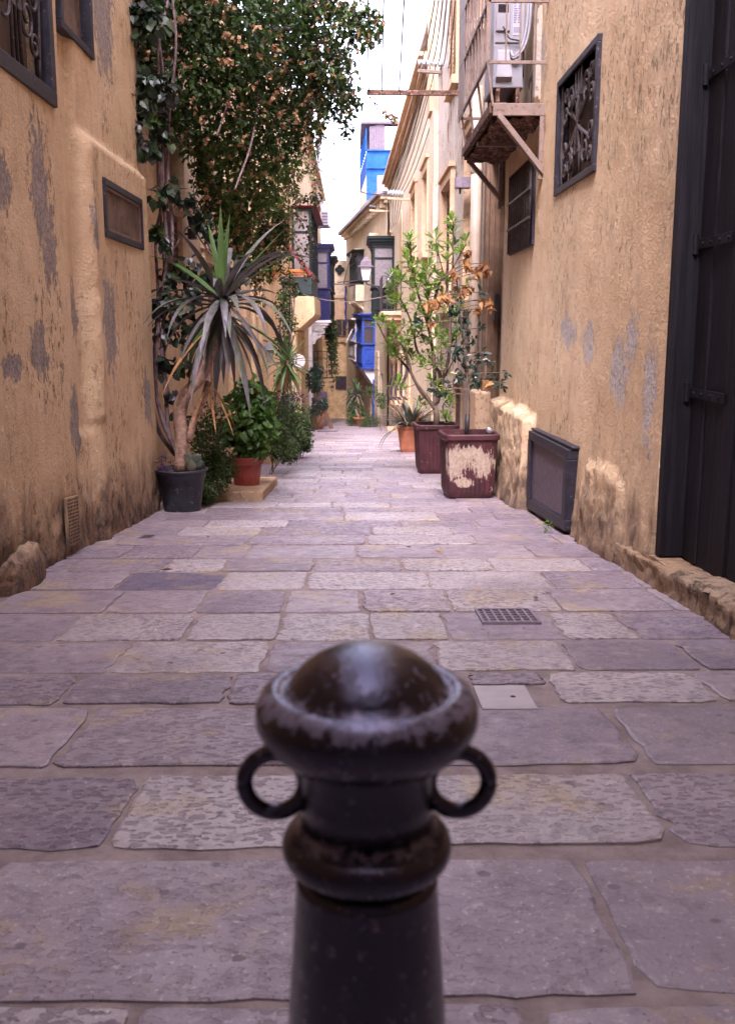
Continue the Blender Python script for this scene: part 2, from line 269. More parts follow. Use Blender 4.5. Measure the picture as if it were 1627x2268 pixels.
M['yucca'] = (lambda s: (s.col(s.mix(s.rmp(s.noise(s.pos((9, 9, 4)), 1, 4), 0.40, 0.60), (0.080, 0.095, 0.060), s.mix(s.rnd(), (0.17, 0.145, 0.165), (0.11, 0.10, 0.12)))), s.m)[1])(NT('dusty_yucca_leaf', 0.48, 0.45))
M['yuccagreen'] = leafmat('fresh_yucca_leaf', [(0.055, 0.11, 0.028), (0.08, 0.14, 0.035)], 0.42, 0.2)
M['yuccadead'] = leafmat('dead_yucca_leaf', [(0.34, 0.16, 0.06), (0.42, 0.23, 0.10)], 0.8, 0.15)
M['shrubleaf'] = leafmat('light_green_shrub_leaf', [(0.14, 0.25, 0.03), (0.23, 0.36, 0.045), (0.18, 0.30, 0.045), (0.09, 0.17, 0.035)], 0.42, 0.38)
M['darkleaf'] = leafmat('dark_glossy_leaf', [(0.014, 0.034, 0.022), (0.024, 0.055, 0.030), (0.035, 0.06, 0.05)], 0.35, 0.12, 0.5)
M['deadleaf'] = leafmat('dried_orange_leaf', [(0.34, 0.16, 0.05), (0.42, 0.23, 0.09), (0.26, 0.10, 0.04)], 0.7, 0.3)
M['hydleaf'] = leafmat('broad_green_leaf', [(0.035, 0.085, 0.016), (0.06, 0.14, 0.022), (0.085, 0.17, 0.03)], 0.45, 0.25, 0.4, 8)
M['mossleaf'] = leafmat('small_succulent_leaf', [(0.03, 0.06, 0.018), (0.055, 0.095, 0.025), (0.08, 0.12, 0.04)], 0.55, 0.25, 0.3, 14)
M['agave'] = leafmat('grey_green_spiky_leaf', [(0.045, 0.06, 0.045), (0.085, 0.09, 0.065), (0.15, 0.12, 0.075)], 0.5, 0.15, 0.4, 7)
M['purpleleaf'] = leafmat('purple_leaf', [(0.035, 0.012, 0.05), (0.07, 0.025, 0.09)], 0.5, 0.15, 0.4)
M['redflower'] = leafmat('red_petal', [(0.55, 0.03, 0.02), (0.7, 0.06, 0.03)], 0.6, 0.3)
M['yellowleaf'] = leafmat('fallen_yellow_petal', [(0.62, 0.30, 0.05), (0.50, 0.20, 0.05), (0.30, 0.13, 0.05)], 0.7, 0.2)
M['tin'] = simple('aluminium', (0.6, 0.6, 0.64), 0.3, 0.5, 0.1, 12, 0.0, metal=0.8)
M['lead'] = simple('grey_violet_cast_iron', (0.20, 0.155, 0.19), 0.5, 0.5, 0.25, 15, 0.3)
M['plate'] = simple('pale_access_cover', (0.40, 0.355, 0.36), 0.5, 0.5, 0.12, 8, 0.25)
def _boll():
    s = NT('worn_black_gloss_paint', 0.2, 0.9); P = s.pos(obj=True)
    wear = s.noise(P, 62, 6, 0.75); dust = s.noise(P, 12, 5, 0.7)
    c = s.mix(s.rmp(dust, 0.42, 0.75, 0, 0.6), (0.002, 0.0015, 0.0045), (0.008, 0.005, 0.012))
    c = s.mix(s.rmp(wear, 0.66, 0.70, 0, 0.8), c, (0.16, 0.135, 0.20))
    spk = s.rmp(s.voro(P, 120.0), 0.15, 0.08); c = s.mix(s.ma('MULTIPLY', spk, s.rmp(dust, 0.48, 0.58)), c, (0.40, 0.35, 0.40))
    z = s.sep(P)[2]; rim = None   # rubbed paint and painted-in sky highlights on the cap rim and collar
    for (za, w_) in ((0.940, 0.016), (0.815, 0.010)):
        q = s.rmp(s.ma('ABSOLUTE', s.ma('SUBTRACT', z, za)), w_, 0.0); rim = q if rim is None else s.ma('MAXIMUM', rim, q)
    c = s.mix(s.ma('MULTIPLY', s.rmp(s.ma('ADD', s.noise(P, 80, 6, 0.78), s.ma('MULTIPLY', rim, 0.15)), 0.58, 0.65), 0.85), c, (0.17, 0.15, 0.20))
    c = s.mix(s.rmp(s.noise(P, 21, 5, 0.7), 0.71, 0.73), c, (0.16, 0.08, 0.07))
    s.b.inputs['Specular Tint'].default_value = (0.78, 0.72, 1.0, 1)
    s.col(c); s.rough(s.rmp(wear, 0.35, 0.66, 0.06, 0.26)); s.nrm(s.bump(s.ma('ADD', s.noise(P, 24, 5, 0.65), s.ma('MULTIPLY', wear, 0.5)), 0.35, 0.006)); return s.m
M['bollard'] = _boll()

# ---------------------------------------------------------------- mesh helpers
ORG = {}
def ob(name, data, parent=None, loc=None):
    o = bpy.data.objects.new(name, data); C.objects.link(o)
    if parent: o.parent = parent
    return o
def thing(name, label, cat, loc=(0, 0, 0), group=None):
    o = ob(name, None); o.location = loc; o.empty_display_size = 0.1; ORG[o.name] = Vector(loc)
    o['label'] = label; o['category'] = cat
    if group: o['group'] = group
    return o
def tag(o, label, cat, group=None):
    o['label'] = label; o['category'] = cat
    if group: o['group'] = group
    return o
def struct(o): o['kind'] = 'structure'; return o
def stuff(o): o['kind'] = 'stuff'; return o

class MB:
    def __init__(s): s.v = []; s.f = []
    def add(s, vs, fs):
        k = len(s.v); s.v += [Vector(a) for a in vs]; s.f += [tuple(i + k for i in q) for q in fs]; return s
    def box(s, x0, x1, y0, y1, z0, z1):
        return s.add([(x, y, z) for z in (z0, z1) for y in (y0, y1) for x in (x0, x1)],
                     [(0, 2, 3, 1), (4, 5, 7, 6), (0, 1, 5, 4), (2, 6, 7, 3), (0, 4, 6, 2), (1, 3, 7, 5)])
    def bar(s, a, b, w, h=None, up=(0, 0, 1)):
        a, b = Vector(a), Vector(b); h = h or w; d = (b - a).normalized(); U = Vector(up)
        if abs(d.dot(U)) > 0.98: U = Vector((0, 1, 0))
        x = d.cross(U).normalized() * w / 2; y = x.cross(d).normalized() * h / 2
        return s.add([a - x - y, a + x - y, a + x + y, a - x + y, b - x - y, b + x - y, b + x + y, b - x + y],
                     [(0, 3, 2, 1), (4, 5, 6, 7), (0, 1, 5, 4), (1, 2, 6, 5), (2, 3, 7, 6), (3, 0, 4, 7)])
    def tube(s, pts, r, n=6, cap=True):
        pts = [Vector(p) for p in pts]; m = len(pts); rr = r if isinstance(r, (list, tuple)) else [r] * m
        k = len(s.v); prev = None
        for i, p in enumerate(pts):
            d = (pts[min(i + 1, m - 1)] - pts[max(i - 1, 0)]).normalized()
            if prev is None: prev = d.orthogonal().normalized()
            x = (prev - d * prev.dot(d)); x = x.normalized() if x.length > 1e-5 else d.orthogonal().normalized(); prev = x; y = d.cross(x)
            for j in range(n):
                a = 2 * math.pi * j / n; s.v.append(p + (x * math.cos(a) + y * math.sin(a)) * rr[i])
        for i in range(m - 1):
            for j in range(n):
                j2 = (j + 1) % n; s.f.append((k + i * n + j, k + i * n + j2, k + (i + 1) * n + j2, k + (i + 1) * n + j))
        if cap: s.f.append(tuple(k + j for j in reversed(range(n)))); s.f.append(tuple(k + (m - 1) * n + j for j in range(n)))
        return s
    def lathe(s, c, prof, n=24, cap=True):
        k = len(s.v); c = Vector(c)
        for (r, z) in prof:
            for j in range(n):
                a = 2 * math.pi * j / n; s.v.append(c + Vector((r * math.cos(a), r * math.sin(a), z)))
        for i in range(len(prof) - 1):
            for j in range(n):
                j2 = (j + 1) % n; s.f.append((k + i * n + j, k + i * n + j2, k + (i + 1) * n + j2, k + (i + 1) * n + j))
        if cap: s.f.append(tuple(k + j for j in reversed(range(n)))); s.f.append(tuple(k + (len(prof) - 1) * n + j for j in range(n)))
        return s
    def prism(s, poly, d):
        n = len(poly); d = Vector(d); vs = [Vector(p) for p in poly]; vs += [p + d for p in vs]
        return s.add(vs, [tuple(reversed(range(n))), tuple(range(n, 2 * n))] + [(i, (i + 1) % n, n + (i + 1) % n, n + i) for i in range(n)])
    def leaf(s, p, d, nrm, L, Wd, bend=0.15):
        d = d.normalized(); x = d.cross(nrm); x = x.normalized() if x.length > 1e-4 else d.orthogonal().normalized(); n2 = x.cross(d)
        return s.add([p, p + d * L * 0.42 - x * Wd / 2 + n2 * bend * Wd, p + d * L - n2 * bend * L * 0.6, p + d * L * 0.42 + x * Wd / 2 + n2 * bend * Wd], [(0, 1, 2), (0, 2, 3)])
    def heart(s, p, d, nrm, L, Wd):
        d = d.normalized(); x = d.cross(nrm); x = x.normalized() if x.length > 1e-4 else d.orthogonal().normalized(); n2 = x.cross(d)
        q = [(0, 0, 0), (-0.16, 0.36, 0.05), (0.18, 0.52, 0.06), (0.55, 0.4, 0.03), (1.0, 0, -0.12), (0.55, -0.4, 0.03), (0.18, -0.52, 0.06), (-0.16, -0.36, 0.05), (0.4, 0, -0.03)]
        return s.add([p + d * a * L + x * b * Wd + n2 * c * L for a, b, c in q], [(8, 0, 1), (8, 1, 2), (8, 2, 3), (8, 3, 4), (8, 4, 5), (8, 5, 6), (8, 6, 7), (8, 7, 0)])
    def mesh(s, name, mat, smooth=False, org=Vector((0, 0, 0))):
        me = bpy.data.meshes.new(name); me.from_pydata([v - org for v in s.v], [], s.f)
        if mat: me.materials.append(M[mat] if isinstance(mat, str) else mat)
        if smooth:
            for p in me.polygons: p.use_smooth = True
        me.update(); return me
    def build(s, name, mat, parent=None, smooth=False, bevel=0.0, seg=2):
        p = parent; org = Vector((0, 0, 0))
        if p is not None:
            while p.parent: p = p.parent
            org = ORG.get(p.name, Vector((0, 0, 0)))
        else:
            org = sum(s.v, Vector()) / max(1, len(s.v)); org.z = min(v.z for v in s.v)
        o = ob(name, s.mesh(name, mat, smooth, org), parent)
        if parent is None: o.location = org; ORG[o.name] = org.copy()
        if bevel:
            b = o.modifiers.new('bevel', 'BEVEL'); b.width = bevel; b.segments = seg; b.limit_method = 'ANGLE'; b.angle_limit = R(35)
        return o

def wallmesh(p0, p1, z0, z1, side, holes=(), cell=0.2, amp=0.0, nsc=1.2, depth=0.25, flare=0.0, extra=None, fine=None):
    """Wall from p0 to p1 (x,y), facing the street (side=+1 faces +x). holes: (y0,y1,z0,z1)."""
    mb = MB(); y0, y1 = p0[1], p1[1]; n = max(1, int(abs(y1 - y0) / cell)); m = max(1, int((z1 - z0) / cell))
    ys = sorted(set([round(y0 + (y1 - y0) * i / n, 4) for i in range(n + 1)] + [round(h[k], 4) for h in holes for k in (0, 1) if y0 < h[k] < y1]))
    zs = sorted(set([round(z0 + (z1 - z0) * i / m, 4) for i in range(m + 1)] + [round(h[k], 4) for h in holes for k in (2, 3) if z0 < h[k] < z1]))
    if fine:
        fy0, fy1, fz0, fz1, fc = fine
        ys = sorted(set([y for y in ys if not fy0 < y < fy1] + [round(fy0 + k * fc, 4) for k in range(int((fy1 - fy0) / fc) + 1)] + [round(h[k], 4) for h in holes for k in (0, 1)]))
        zs = sorted(set([z for z in zs if not fz0 < z < fz1] + [round(fz0 + k * fc, 4) for k in range(int((fz1 - fz0) / fc) + 1)] + [round(h[k], 4) for h in holes for k in (2, 3)]))
        ys = [y for i, y in enumerate(ys) if i == 0 or y - ys[i - 1] > 1e-3]; zs = [z for i, z in enumerate(zs) if i == 0 or z - zs[i - 1] > 1e-3]
    X = lambda y: p0[0] + (p1[0] - p0[0]) * (y - y0) / (y1 - y0)
    idx = {}
    for i, y in enumerate(ys):
        for j, z in enumerate(zs):
            d = 0.0
            if amp:
                q = Vector((X(y) * 3, y, z)); d = amp * (noise.noise(q * nsc) + 0.45 * noise.noise(q * nsc * 3.1) + 0.25 * noise.noise(q * nsc * 8))
            h = z - gz(y)
            if flare: d += flare * math.exp(-max(h, 0) / 0.45) * (1 + 0.5 * noise.noise(Vector((0, y * 2, z * 3))))
            if extra: d += extra(y, z)
            idx[i, j] = len(mb.v); mb.v.append(Vector((X(y) + side * d, y, z)))
    for i in range(len(ys) - 1):
        for j in range(len(zs) - 1):
            yc, zc = (ys[i] + ys[i + 1]) / 2, (zs[j] + zs[j + 1]) / 2
            if any(h[0] < yc < h[1] and h[2] < zc < h[3] for h in holes): continue
            q = (idx[i, j], idx[i, j + 1], idx[i + 1, j + 1], idx[i + 1, j])
            mb.f.append(q if side > 0 else q[::-1])
    cnt = {}
    for q in mb.f:
        for a, b in zip(q, q[1:] + q[:1]): cnt[frozenset((a, b))] = cnt.get(frozenset((a, b)), 0) + 1
    for e, c in list(cnt.items()):
        a, b = tuple(e); A, B_ = mb.v[a], mb.v[b]
        if c == 1 and any(h[0] - 1e-3 < min(A.y, B_.y) and max(A.y, B_.y) < h[1] + 1e-3 and h[2] - 1e-3 < min(A.z, B_.z) and max(A.z, B_.z) < h[3] + 1e-3 for h in holes):
            mb.add([A, B_, (X(B_.y) - side * depth, B_.y, B_.z), (X(A.y) - side * depth, A.y, A.z)], [(0, 1, 2, 3)])
    return mb
def frame(mb, x0, x1, y0, y1, z0, z1, w):
    """picture frame of four butt-jointed bars lying in a wall plane"""
    mb.box(x0, x1, y0, y1, z0, z0 + w); mb.box(x0, x1, y0, y1, z1 - w, z1)
    mb.box(x0, x1, y0, y0 + w, z0 + w, z1 - w); mb.box(x0, x1, y1 - w, y1, z0 + w, z1 - w); return mb
def spiral(c, ax, ay, r0, r1, turns, n=22, a0=0.0):
    return [c + ax * (math.cos(a0 + turns * 2 * math.pi * t / n) * (r0 + (r1 - r0) * t / n)) + ay * (math.sin(a0 + turns * 2 * math.pi * t / n) * (r0 + (r1 - r0) * t / n)) for t in range(n + 1)]
def bez(pts, n=16):
    """Catmull-Rom through points"""
    P = [Vector(p) for p in pts]; P = [P[0] * 2 - P[1]] + P + [P[-1] * 2 - P[-2]]; out = []
    for i in range(1, len(P) - 2):
        for k in range(n):
            t = k / n; a, b, c, d = P[i - 1:i + 3]
            out.append(0.5 * ((2 * b) + (c - a) * t + (2 * a - 5 * b + 4 * c - d) * t * t + (3 * b - a - 3 * c + d) * t ** 3))
    out.append(P[-2]); return out
def rv(a=1.0): return Vector((random.uniform(-a, a), random.uniform(-a, a), random.uniform(-a, a)))
def rdir():
    while True:
        v = rv()
        if 0.05 < v.length < 1: return v.normalized()
# ================================================================ ground and paving
g = MB(); g.add([(-40, -40, gz(-40)), (40, -40, gz(-40)), (40, 130, gz(130)), (-40, 130, gz(130))], [(0, 1, 2, 3)])
street = struct(g.build('street', 'mortar')); street.location = (0, 0, 0)
for v in street.data.vertices: v.co += ORG[street.name]
ORG[street.name] = Vector((0, 0, 0))
def stone_outline(x0, x1, y0, y1, n=4):
    c = min(0.08, 0.15 * min(x1 - x0, y1 - y0)); cs = [c * random.choice((0.25, 0.4, 0.7, 1.2)) for _ in range(4)]
    pts = []
    def side(a, b):
        for i in range(n):
            t = i / (n - 1); p = (a[0] + (b[0] - a[0]) * t, a[1] + (b[1] - a[1]) * t)
            pts.append((p[0] + random.gauss(0, 0.0065), p[1] + random.gauss(0, 0.0055)))
    def corner(p, a, b):
        pts.append(((p[0] * 0.55 + (a[0] + b[0]) * 0.225), (p[1] * 0.55 + (a[1] + b[1]) * 0.225)))
    a = ((x0 + cs[0], y0), (x1 - cs[1], y0)); b = ((x1, y0 + cs[1]), (x1, y1 - cs[2])); d = ((x1 - cs[2], y1), (x0 + cs[3], y1)); e = ((x0, y1 - cs[3]), (x0, y0 + cs[0]))
    side(*a); corner((x1, y0), a[1], b[0]); side(*b); corner((x1, y1), b[1], d[0]); side(*d); corner((x0, y1), d[1], e[0]); side(*e); corner((x0, y0), e[1], a[0])
    return pts
def stone_into(mb, x0, x1, y0, y1, simple_=False):
    h = random.uniform(0.006, 0.013); tx, ty = random.uniform(-0.004, 0.004), random.uniform(-0.004, 0.004)
    pts = stone_outline(x0, x1, y0, y1, 2 if simple_ else 8); cx, cy = (x0 + x1) / 2, (y0 + y1) / 2; n = len(pts); k = len(mb.v)
    for s_, z in ((1.0, -0.01), (1.0, h - 0.004), (None, h)):
        for (x, y) in pts:
            if s_ is None:
                dx, dy = cx - x, cy - y; l = math.hypot(dx, dy); x += dx / l * 0.010; y += dy / l * 0.010
            mb.v.append(Vector((x, y, gz(y) + z + tx * (x - cx) + ty * (y - cy))))
    for r_ in range(2):
        for i in range(n): j = (i + 1) % n; mb.f.append((k + r_ * n + i, k + r_ * n + j, k + (r_ + 1) * n + j, k + (r_ + 1) * n + i))
    mb.f.append(tuple(k + 2 * n + i for i in range(n)))
ROWS = [(2930, 3410, [-150, 1165, 2090, 3150]), (2640, 2895, [-420, 430, 1330, 2225, 2900]), (2412, 2612, [-450, 255, 1240, 2130, 2800]),
        (2297, 2400, [-300, 240, 785, 1290, 1598, 1880, 2410, 2900]), (2187, 2290, [-60, 417, 905, 1480, 1935, 2340, 2800]),
        (2092, 2182, [-150, 238, 650, 952, 1258, 1515, 1895, 2130, 2500]), (2012, 2087, [0, 392, 691, 968, 1229, 1526, 1887, 2250, 2600]),
        (1950, 2008, [120, 422, 753, 1044, 1461, 1864, 2150, 2450]), (1905, 1946, [250, 568, 768, 1064, 1365, 1672, 1990, 2300]), (1858, 1901, [440, 676, 845, 1213, 1500, 1800, 2100])]
stones = []; K = 1 / 1.5366
for (ya, yb, js) in ROWS:
    y1 = gnd(785, ya * K).y; y0 = gnd(785, yb * K).y; ym = (ya + yb) / 2
    xs = [gnd(j * K, ym * K).x for j in js]
    for i in range(len(xs) - 1): stones.append((max(xs[i], -2.3), min(xs[i + 1], 2.05), y0, y1))
    if xs[0] > -2.1: stones.append((-2.3, xs[0], y0, y1))
    if xs[-1] < 1.8: stones.append((xs[-1], 2.05, y0, y1))
def fillrow(y0, y1):
    x = -2.3 + random.uniform(-0.3, 0.3)
    while x < 2.0:
        w = random.uniform(0.5, 1.1); stones.append((max(x, -2.3), min(x + w, 2.05), y0, y1)); x += w
y = gnd(785, 3425 * K).y
for d in (0.62, 0.6, 0.66, 0.6, 0.64): fillrow(y - d, y); y -= d
y = gnd(785, 1856 * K).y
while y < 45: d = random.uniform(0.5, 0.72); fillrow(y, y + d); y += d
stones = [s for s in stones if s[1] - s[0] > 0.14]
plate0, plate1 = gnd(1607 * K, 2341 * K), gnd(1850 * K, 2424 * K)
dark_c = gnd(588 * K, 1979 * K)
def area(s): xc = max(0.3, (s[2] + s[3]) / 2); return (s[1] - s[0]) * (s[3] - s[2]) / xc ** 3 if (s[2] + s[3]) / 2 > 1.2 else 0
stones.sort(key=area, reverse=True)
SPEC = [(*gnd(a, b)[:2], m) for a, b, m in ((480, 1800, 'flag3'), (1200, 1800, 'flag3'), (100, 1800, 'flag2'), (500, 1630, 'flag1'), (420, 1455, 'flag3'), (340, 1525, 'flag2'), (60, 1460, 'flag2'), (1350, 1510, 'flag3'), (520, 1390, 'flag3'), (700, 1390, 'flag3'), (900, 1390, 'flag3'), (620, 1290, 'flag3'), (800, 1290, 'flag3'))]
rest = MB()
for i, (x0, x1, y0, y1) in enumerate(stones):
    j = random.uniform(0.004, 0.012) * (1.5 if y0 < 4.6 else 1.0); q = (x0 + j * random.uniform(.7, 1.8), x1 - j, y0 + j * random.uniform(.5, 1.5), y1 - j * random.uniform(.5, 1.5))
    if q[0] < plate1.x and q[1] > plate0.x + 0.06 and q[2] < 3.75 < q[3]:
        q = (q[0], q[1], plate0.y + 0.03, q[3])
    if q[1] - q[0] < 0.08 or q[3] - q[2] < 0.05: continue
    if i < 290:
        mb = MB(); stone_into(mb, *q)
        mt = random.choice(['flag1', 'flag1', 'flag2', 'flag2', 'flag3'])
        if abs((x0 + x1) / 2) > 1.35: mt = random.choice(['flag2', 'flag2', 'flag1'])
        elif y0 > 4 and random.random() < 0.22: mt = 'flag3'
        if y0 < 2.5 and y1 > 2: mt = 'flag1'
        for (sx, sy, sm) in SPEC:
            if x0 < sx < x1 and y0 < sy < y1: mt = sm
        if x0 < dark_c.x < x1 and y0 < dark_c.y < y1: mt = 'flagdark'
        mb.build('flagstone', mt, street)
    else: stone_into(rest, *q, True)
stuff(rest.build('far_flagstones', 'flag1', street))
# access cover, gratings set in the paving
t = thing('access_cover', 'pale square access cover with a small lifting hole beside the bollard', 'cover', (0.62, 3.72, gz(3.72)))
mb = MB(); p, q = plate0, plate1
mb.add([(a, b, gz(b) + z) for z in (-0.02, 0.014) for (a, b) in ((p.x, q.y + 0.005), (q.x - 0.02, q.y + 0.005), (q.x - 0.02, p.y - 0.01), (p.x, p.y - 0.01))], [(3, 2, 1, 0), (4, 5, 6, 7), (0, 1, 5, 4), (1, 2, 6, 5), (2, 3, 7, 6), (3, 0, 4, 7)])
mb.build('cover_plate', 'plate', t, bevel=0.004)
mb = MB(); mb.lathe((0.63, 3.73, gz(3.73) + 0.0142), [(0.011, 0), (0.011, 0.0012)], 12); mb.build('lifting_hole', 'dark', t)
a, b = gnd(1068, 1387), gnd(1165, 1355)
t = thing('drain_grating', 'small square purple-grey drain grating in the paving right of centre', 'grating', ((a.x + b.x) / 2, (a.y + b.y) / 2, gz(5.2)))
x0, x1, y0, y1 = a.x, b.x + 0.02, a.y, b.y; zt = lambda y: gz(y) + 0.021
def sbox(mb, x0, x1, y0, y1, t0, t1): mb.add([(x, y, gz(y) + z) for z in (t0, t1) for y in (y0, y1) for x in (x0, x1)], [(0, 2, 3, 1), (4, 5, 7, 6), (0, 1, 5, 4), (2, 6, 7, 3), (0, 4, 6, 2), (1, 3, 7, 5)])
mb = MB(); sbox(mb, x0 + 0.012, x1 - 0.012, y0 + 0.012, y1 - 0.012, -0.02, 0.009); mb.build('backing', 'dark', t)
mb = MB(); sbox(mb, x0, x0 + 0.014, y0, y1, -0.02, 0.022); sbox(mb, x1 - 0.014, x1, y0, y1, -0.02, 0.022); sbox(mb, x0 + 0.014, x1 - 0.014, y0, y0 + 0.016, -0.02, 0.022); sbox(mb, x0 + 0.014, x1 - 0.014, y1 - 0.016, y1, -0.02, 0.022); mb.build('frame', 'lead', t)
for i in range(1, 7):
    mb = MB(); xx = x0 + (x1 - x0) * i / 7; sbox(mb, xx - 0.006, xx + 0.006, y0 + 0.016, y1 - 0.016, 0.0, 0.019); mb.build('bar', 'lead', t)
for i in range(1, 6):
    mb = MB(); yy = y0 + (y1 - y0) * i / 6; sbox(mb, x0 + 0.014, x1 - 0.014, yy - 0.008, yy + 0.008, 0.0, 0.0165); mb.build('cross_bar', 'lead', t)
a, b = gnd(303, 1197), gnd(350, 1188)
t = thing('floor_cover', 'small dark metal floor cover near the foot of the left wall', 'cover', ((a.x + b.x) / 2, (a.y + b.y) / 2, gz(8.4)))
mb = MB(); sbox(mb, a.x, b.x, a.y, b.y, -0.01, 0.016); mb.build('rim', 'lead', t)
mb = MB(); sbox(mb, a.x + 0.02, b.x - 0.02, a.y + 0.03, b.y - 0.03, 0.0, 0.019); mb.build('lid', 'iron', t)

# ================================================================ bollard
YB = 0.834; XB = at(812, 1600, YB).x; zb = lambda py: at(812, py, YB).z
t = thing('bollard', 'black glossy cast iron bollard with two side rings in the foreground', 'bollard', (XB, YB, gz(YB)))
zc = zb(1580); zcol = zb(1868); ze = zb(1742) + 0.004; g0 = gz(YB)
prof = [(0.095, g0 - 0.05), (0.095, g0 + 0.10), (0.088, g0 + 0.12), (0.081, g0 + 0.16), (0.0745, zb(2240)), (0.0675, zcol - 0.075), (0.0655, zcol - 0.036), (0.066, zcol - 0.026)]
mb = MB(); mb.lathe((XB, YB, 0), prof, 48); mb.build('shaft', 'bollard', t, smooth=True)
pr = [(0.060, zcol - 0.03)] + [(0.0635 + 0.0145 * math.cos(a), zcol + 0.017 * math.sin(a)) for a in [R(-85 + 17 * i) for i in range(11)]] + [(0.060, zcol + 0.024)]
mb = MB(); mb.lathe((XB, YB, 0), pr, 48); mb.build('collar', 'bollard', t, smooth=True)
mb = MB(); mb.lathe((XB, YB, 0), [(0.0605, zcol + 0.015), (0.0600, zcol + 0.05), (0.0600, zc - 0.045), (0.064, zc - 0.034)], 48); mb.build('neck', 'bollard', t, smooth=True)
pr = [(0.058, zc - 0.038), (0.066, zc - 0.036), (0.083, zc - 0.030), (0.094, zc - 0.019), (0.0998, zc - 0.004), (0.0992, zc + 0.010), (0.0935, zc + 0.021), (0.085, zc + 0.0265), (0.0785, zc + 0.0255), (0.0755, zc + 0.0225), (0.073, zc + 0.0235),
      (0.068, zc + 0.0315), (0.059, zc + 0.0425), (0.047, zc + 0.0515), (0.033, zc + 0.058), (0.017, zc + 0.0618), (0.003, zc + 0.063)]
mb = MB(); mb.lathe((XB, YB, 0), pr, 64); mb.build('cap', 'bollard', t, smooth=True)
for sgn in (-1, 1):
    c = Vector((XB + sgn * 0.0835, YB, ze)); mb = MB()
    pts = [c + Vector((sgn * 0.0275 * math.cos(a), 0, 0.0285 * math.sin(a))) for a in [R(360 * i / 36) for i in range(37)]]
    mb.tube(pts, 0.0078, 10); mb.build('ring_handle', 'bollard', t, smooth=True)

# ================================================================ left near house
def ledgeA(y, z):
    d = 0.0
    s = lambda a, b, v: max(0.0, min(1.0, (v - a) / (b - a)))
    wob = 0.018 * noise.noise(Vector((7, y * 2, z * 2)))
    d += 0.07 * s(8.18, 8.32, y + wob) * s(2.76, 2.70, z) * 1.0
    if z > 0.45: d += 0.045 * s(8.16, 8.24, y + wob) * s(8.5, 8.38, y + wob) * s(2.72, 2.6, z) * 0.6 * (1 + 0.5 * noise.noise(Vector((1, y * 9, z * 7))))
    if z > 0.35: d -= 0.055 * s(7.86, 7.98, y + wob * 0.5) * s(8.26, 8.16, y + wob * 0.5)
    h = z - gz(y)
    if h < 0.6: d += (0.6 - h) * 0.05 * (noise.noise(Vector((2, y * 6, z * 6))) + 0.6 * noise.noise(Vector((2, y * 15, z * 15))))
    return d
tA = thing('house', 'ochre peeling house on the left with barred grille high up and small dark hatch window', 'house', (-2.4, 6, gz(6)))
hA = [(6.30, 7.62, 2.86, 4.6), (7.98, 8.82, 3.47, 4.8), (8.80, 10.18, 2.03, 2.39)]
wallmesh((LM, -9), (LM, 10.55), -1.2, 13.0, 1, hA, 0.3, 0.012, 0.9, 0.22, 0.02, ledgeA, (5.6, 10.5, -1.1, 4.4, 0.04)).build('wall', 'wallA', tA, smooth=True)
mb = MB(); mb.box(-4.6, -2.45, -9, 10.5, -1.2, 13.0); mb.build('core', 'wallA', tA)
def grille_window(t, x, side, y0, y1, z0, z1, fw=0.09, scr='ironscroll', deep=0.16):
    o = x + side * 0.022
    w = MB(); frame(w, min(o, x - side * 0.1), max(o, x - side * 0.1), y0, y1, z0, z1, fw); wf = w.build('window', 'navy', t, bevel=0.006)
    b = MB(); bx = x - side * deep; b.box(min(bx, bx - side * 0.02), max(bx, bx - side * 0.02), y0, y1, z0, z1); b.build('backing_board', 'board', wf)
    return wf
def scrollwork(wf, x, y0, y1, z0, z1, r=0.011):
    yc, zc_ = (y0 + y1) / 2, (z0 + z1) / 2; hw, hh = (y1 - y0) / 2, (z1 - z0) / 2; ay, az = Vector((0, 1, 0)), Vector((0, 0, 1))
    Pt = lambda a, b: Vector((x, yc + a * hw, zc_ + b * hh))
    def tub(pts, rr=r, nm='scroll'): mb = MB(); mb.tube(pts, rr, 7); mb.build(nm, 'ironscroll', wf, smooth=True)
    tub([Pt(-0.16, 1.0), Pt(-0.13, 0.5), Pt(0, 0.05), Pt(-0.13, -0.5), Pt(-0.16, -1)]); tub([Pt(0.16, 1.0), Pt(0.13, 0.5), Pt(0, 0.05), Pt(0.13, -0.5), Pt(0.16, -1)])
    tub([Pt(0, 1.0), Pt(0, -1.0)], r * 0.9, 'bar')
    for sy in (-1, 1):
        tub(bez([Pt(sy * 0.92, 1.0), Pt(sy * 0.9, 0.2), Pt(sy * 0.9, -0.3), Pt(sy * 0.8, -1.0)], 6), r, 'bar')
        for sz in (-1, 1):
            c = Pt(sy * 0.42, sz * 0.45); k = min(hw, hh)
            tub(spiral(c + az * sz * 0.12 * k, ay * sy, az * sz, 0.03 * k, 0.28 * k, 1.6, 30, R(30)) + [Pt(sy * 0.06, sz * 0.06)])
            tub([Pt(sy * 0.08, sz * 0.1)] + spiral(Pt(sy * 0.68, sz * 0.3), ay * sy, az * -sz, 0.20 * k, 0.03 * k, 1.4, 26, R(200)))
            tub(spiral(Pt(sy * 0.66, sz * 0.74), ay * -sy, az * sz, 0.17 * k, 0.03 * k, 1.5, 24, R(150)))
        mb = MB(); mb.box(x - 0.018, x + 0.018, yc + sy * 0.11 * hw - 0.035, yc + sy * 0.11 * hw + 0.035, zc_ + 0.48 * hh, zc_ + 0.48 * hh + 0.03); mb.build('collar', 'ironscroll', wf)
        mb = MB(); mb.box(x - 0.018, x + 0.018, yc + sy * 0.11 * hw - 0.035, yc + sy * 0.11 * hw + 0.035, zc_ - 0.55 * hh, zc_ - 0.55 * hh + 0.03); mb.build('collar', 'ironscroll', wf)
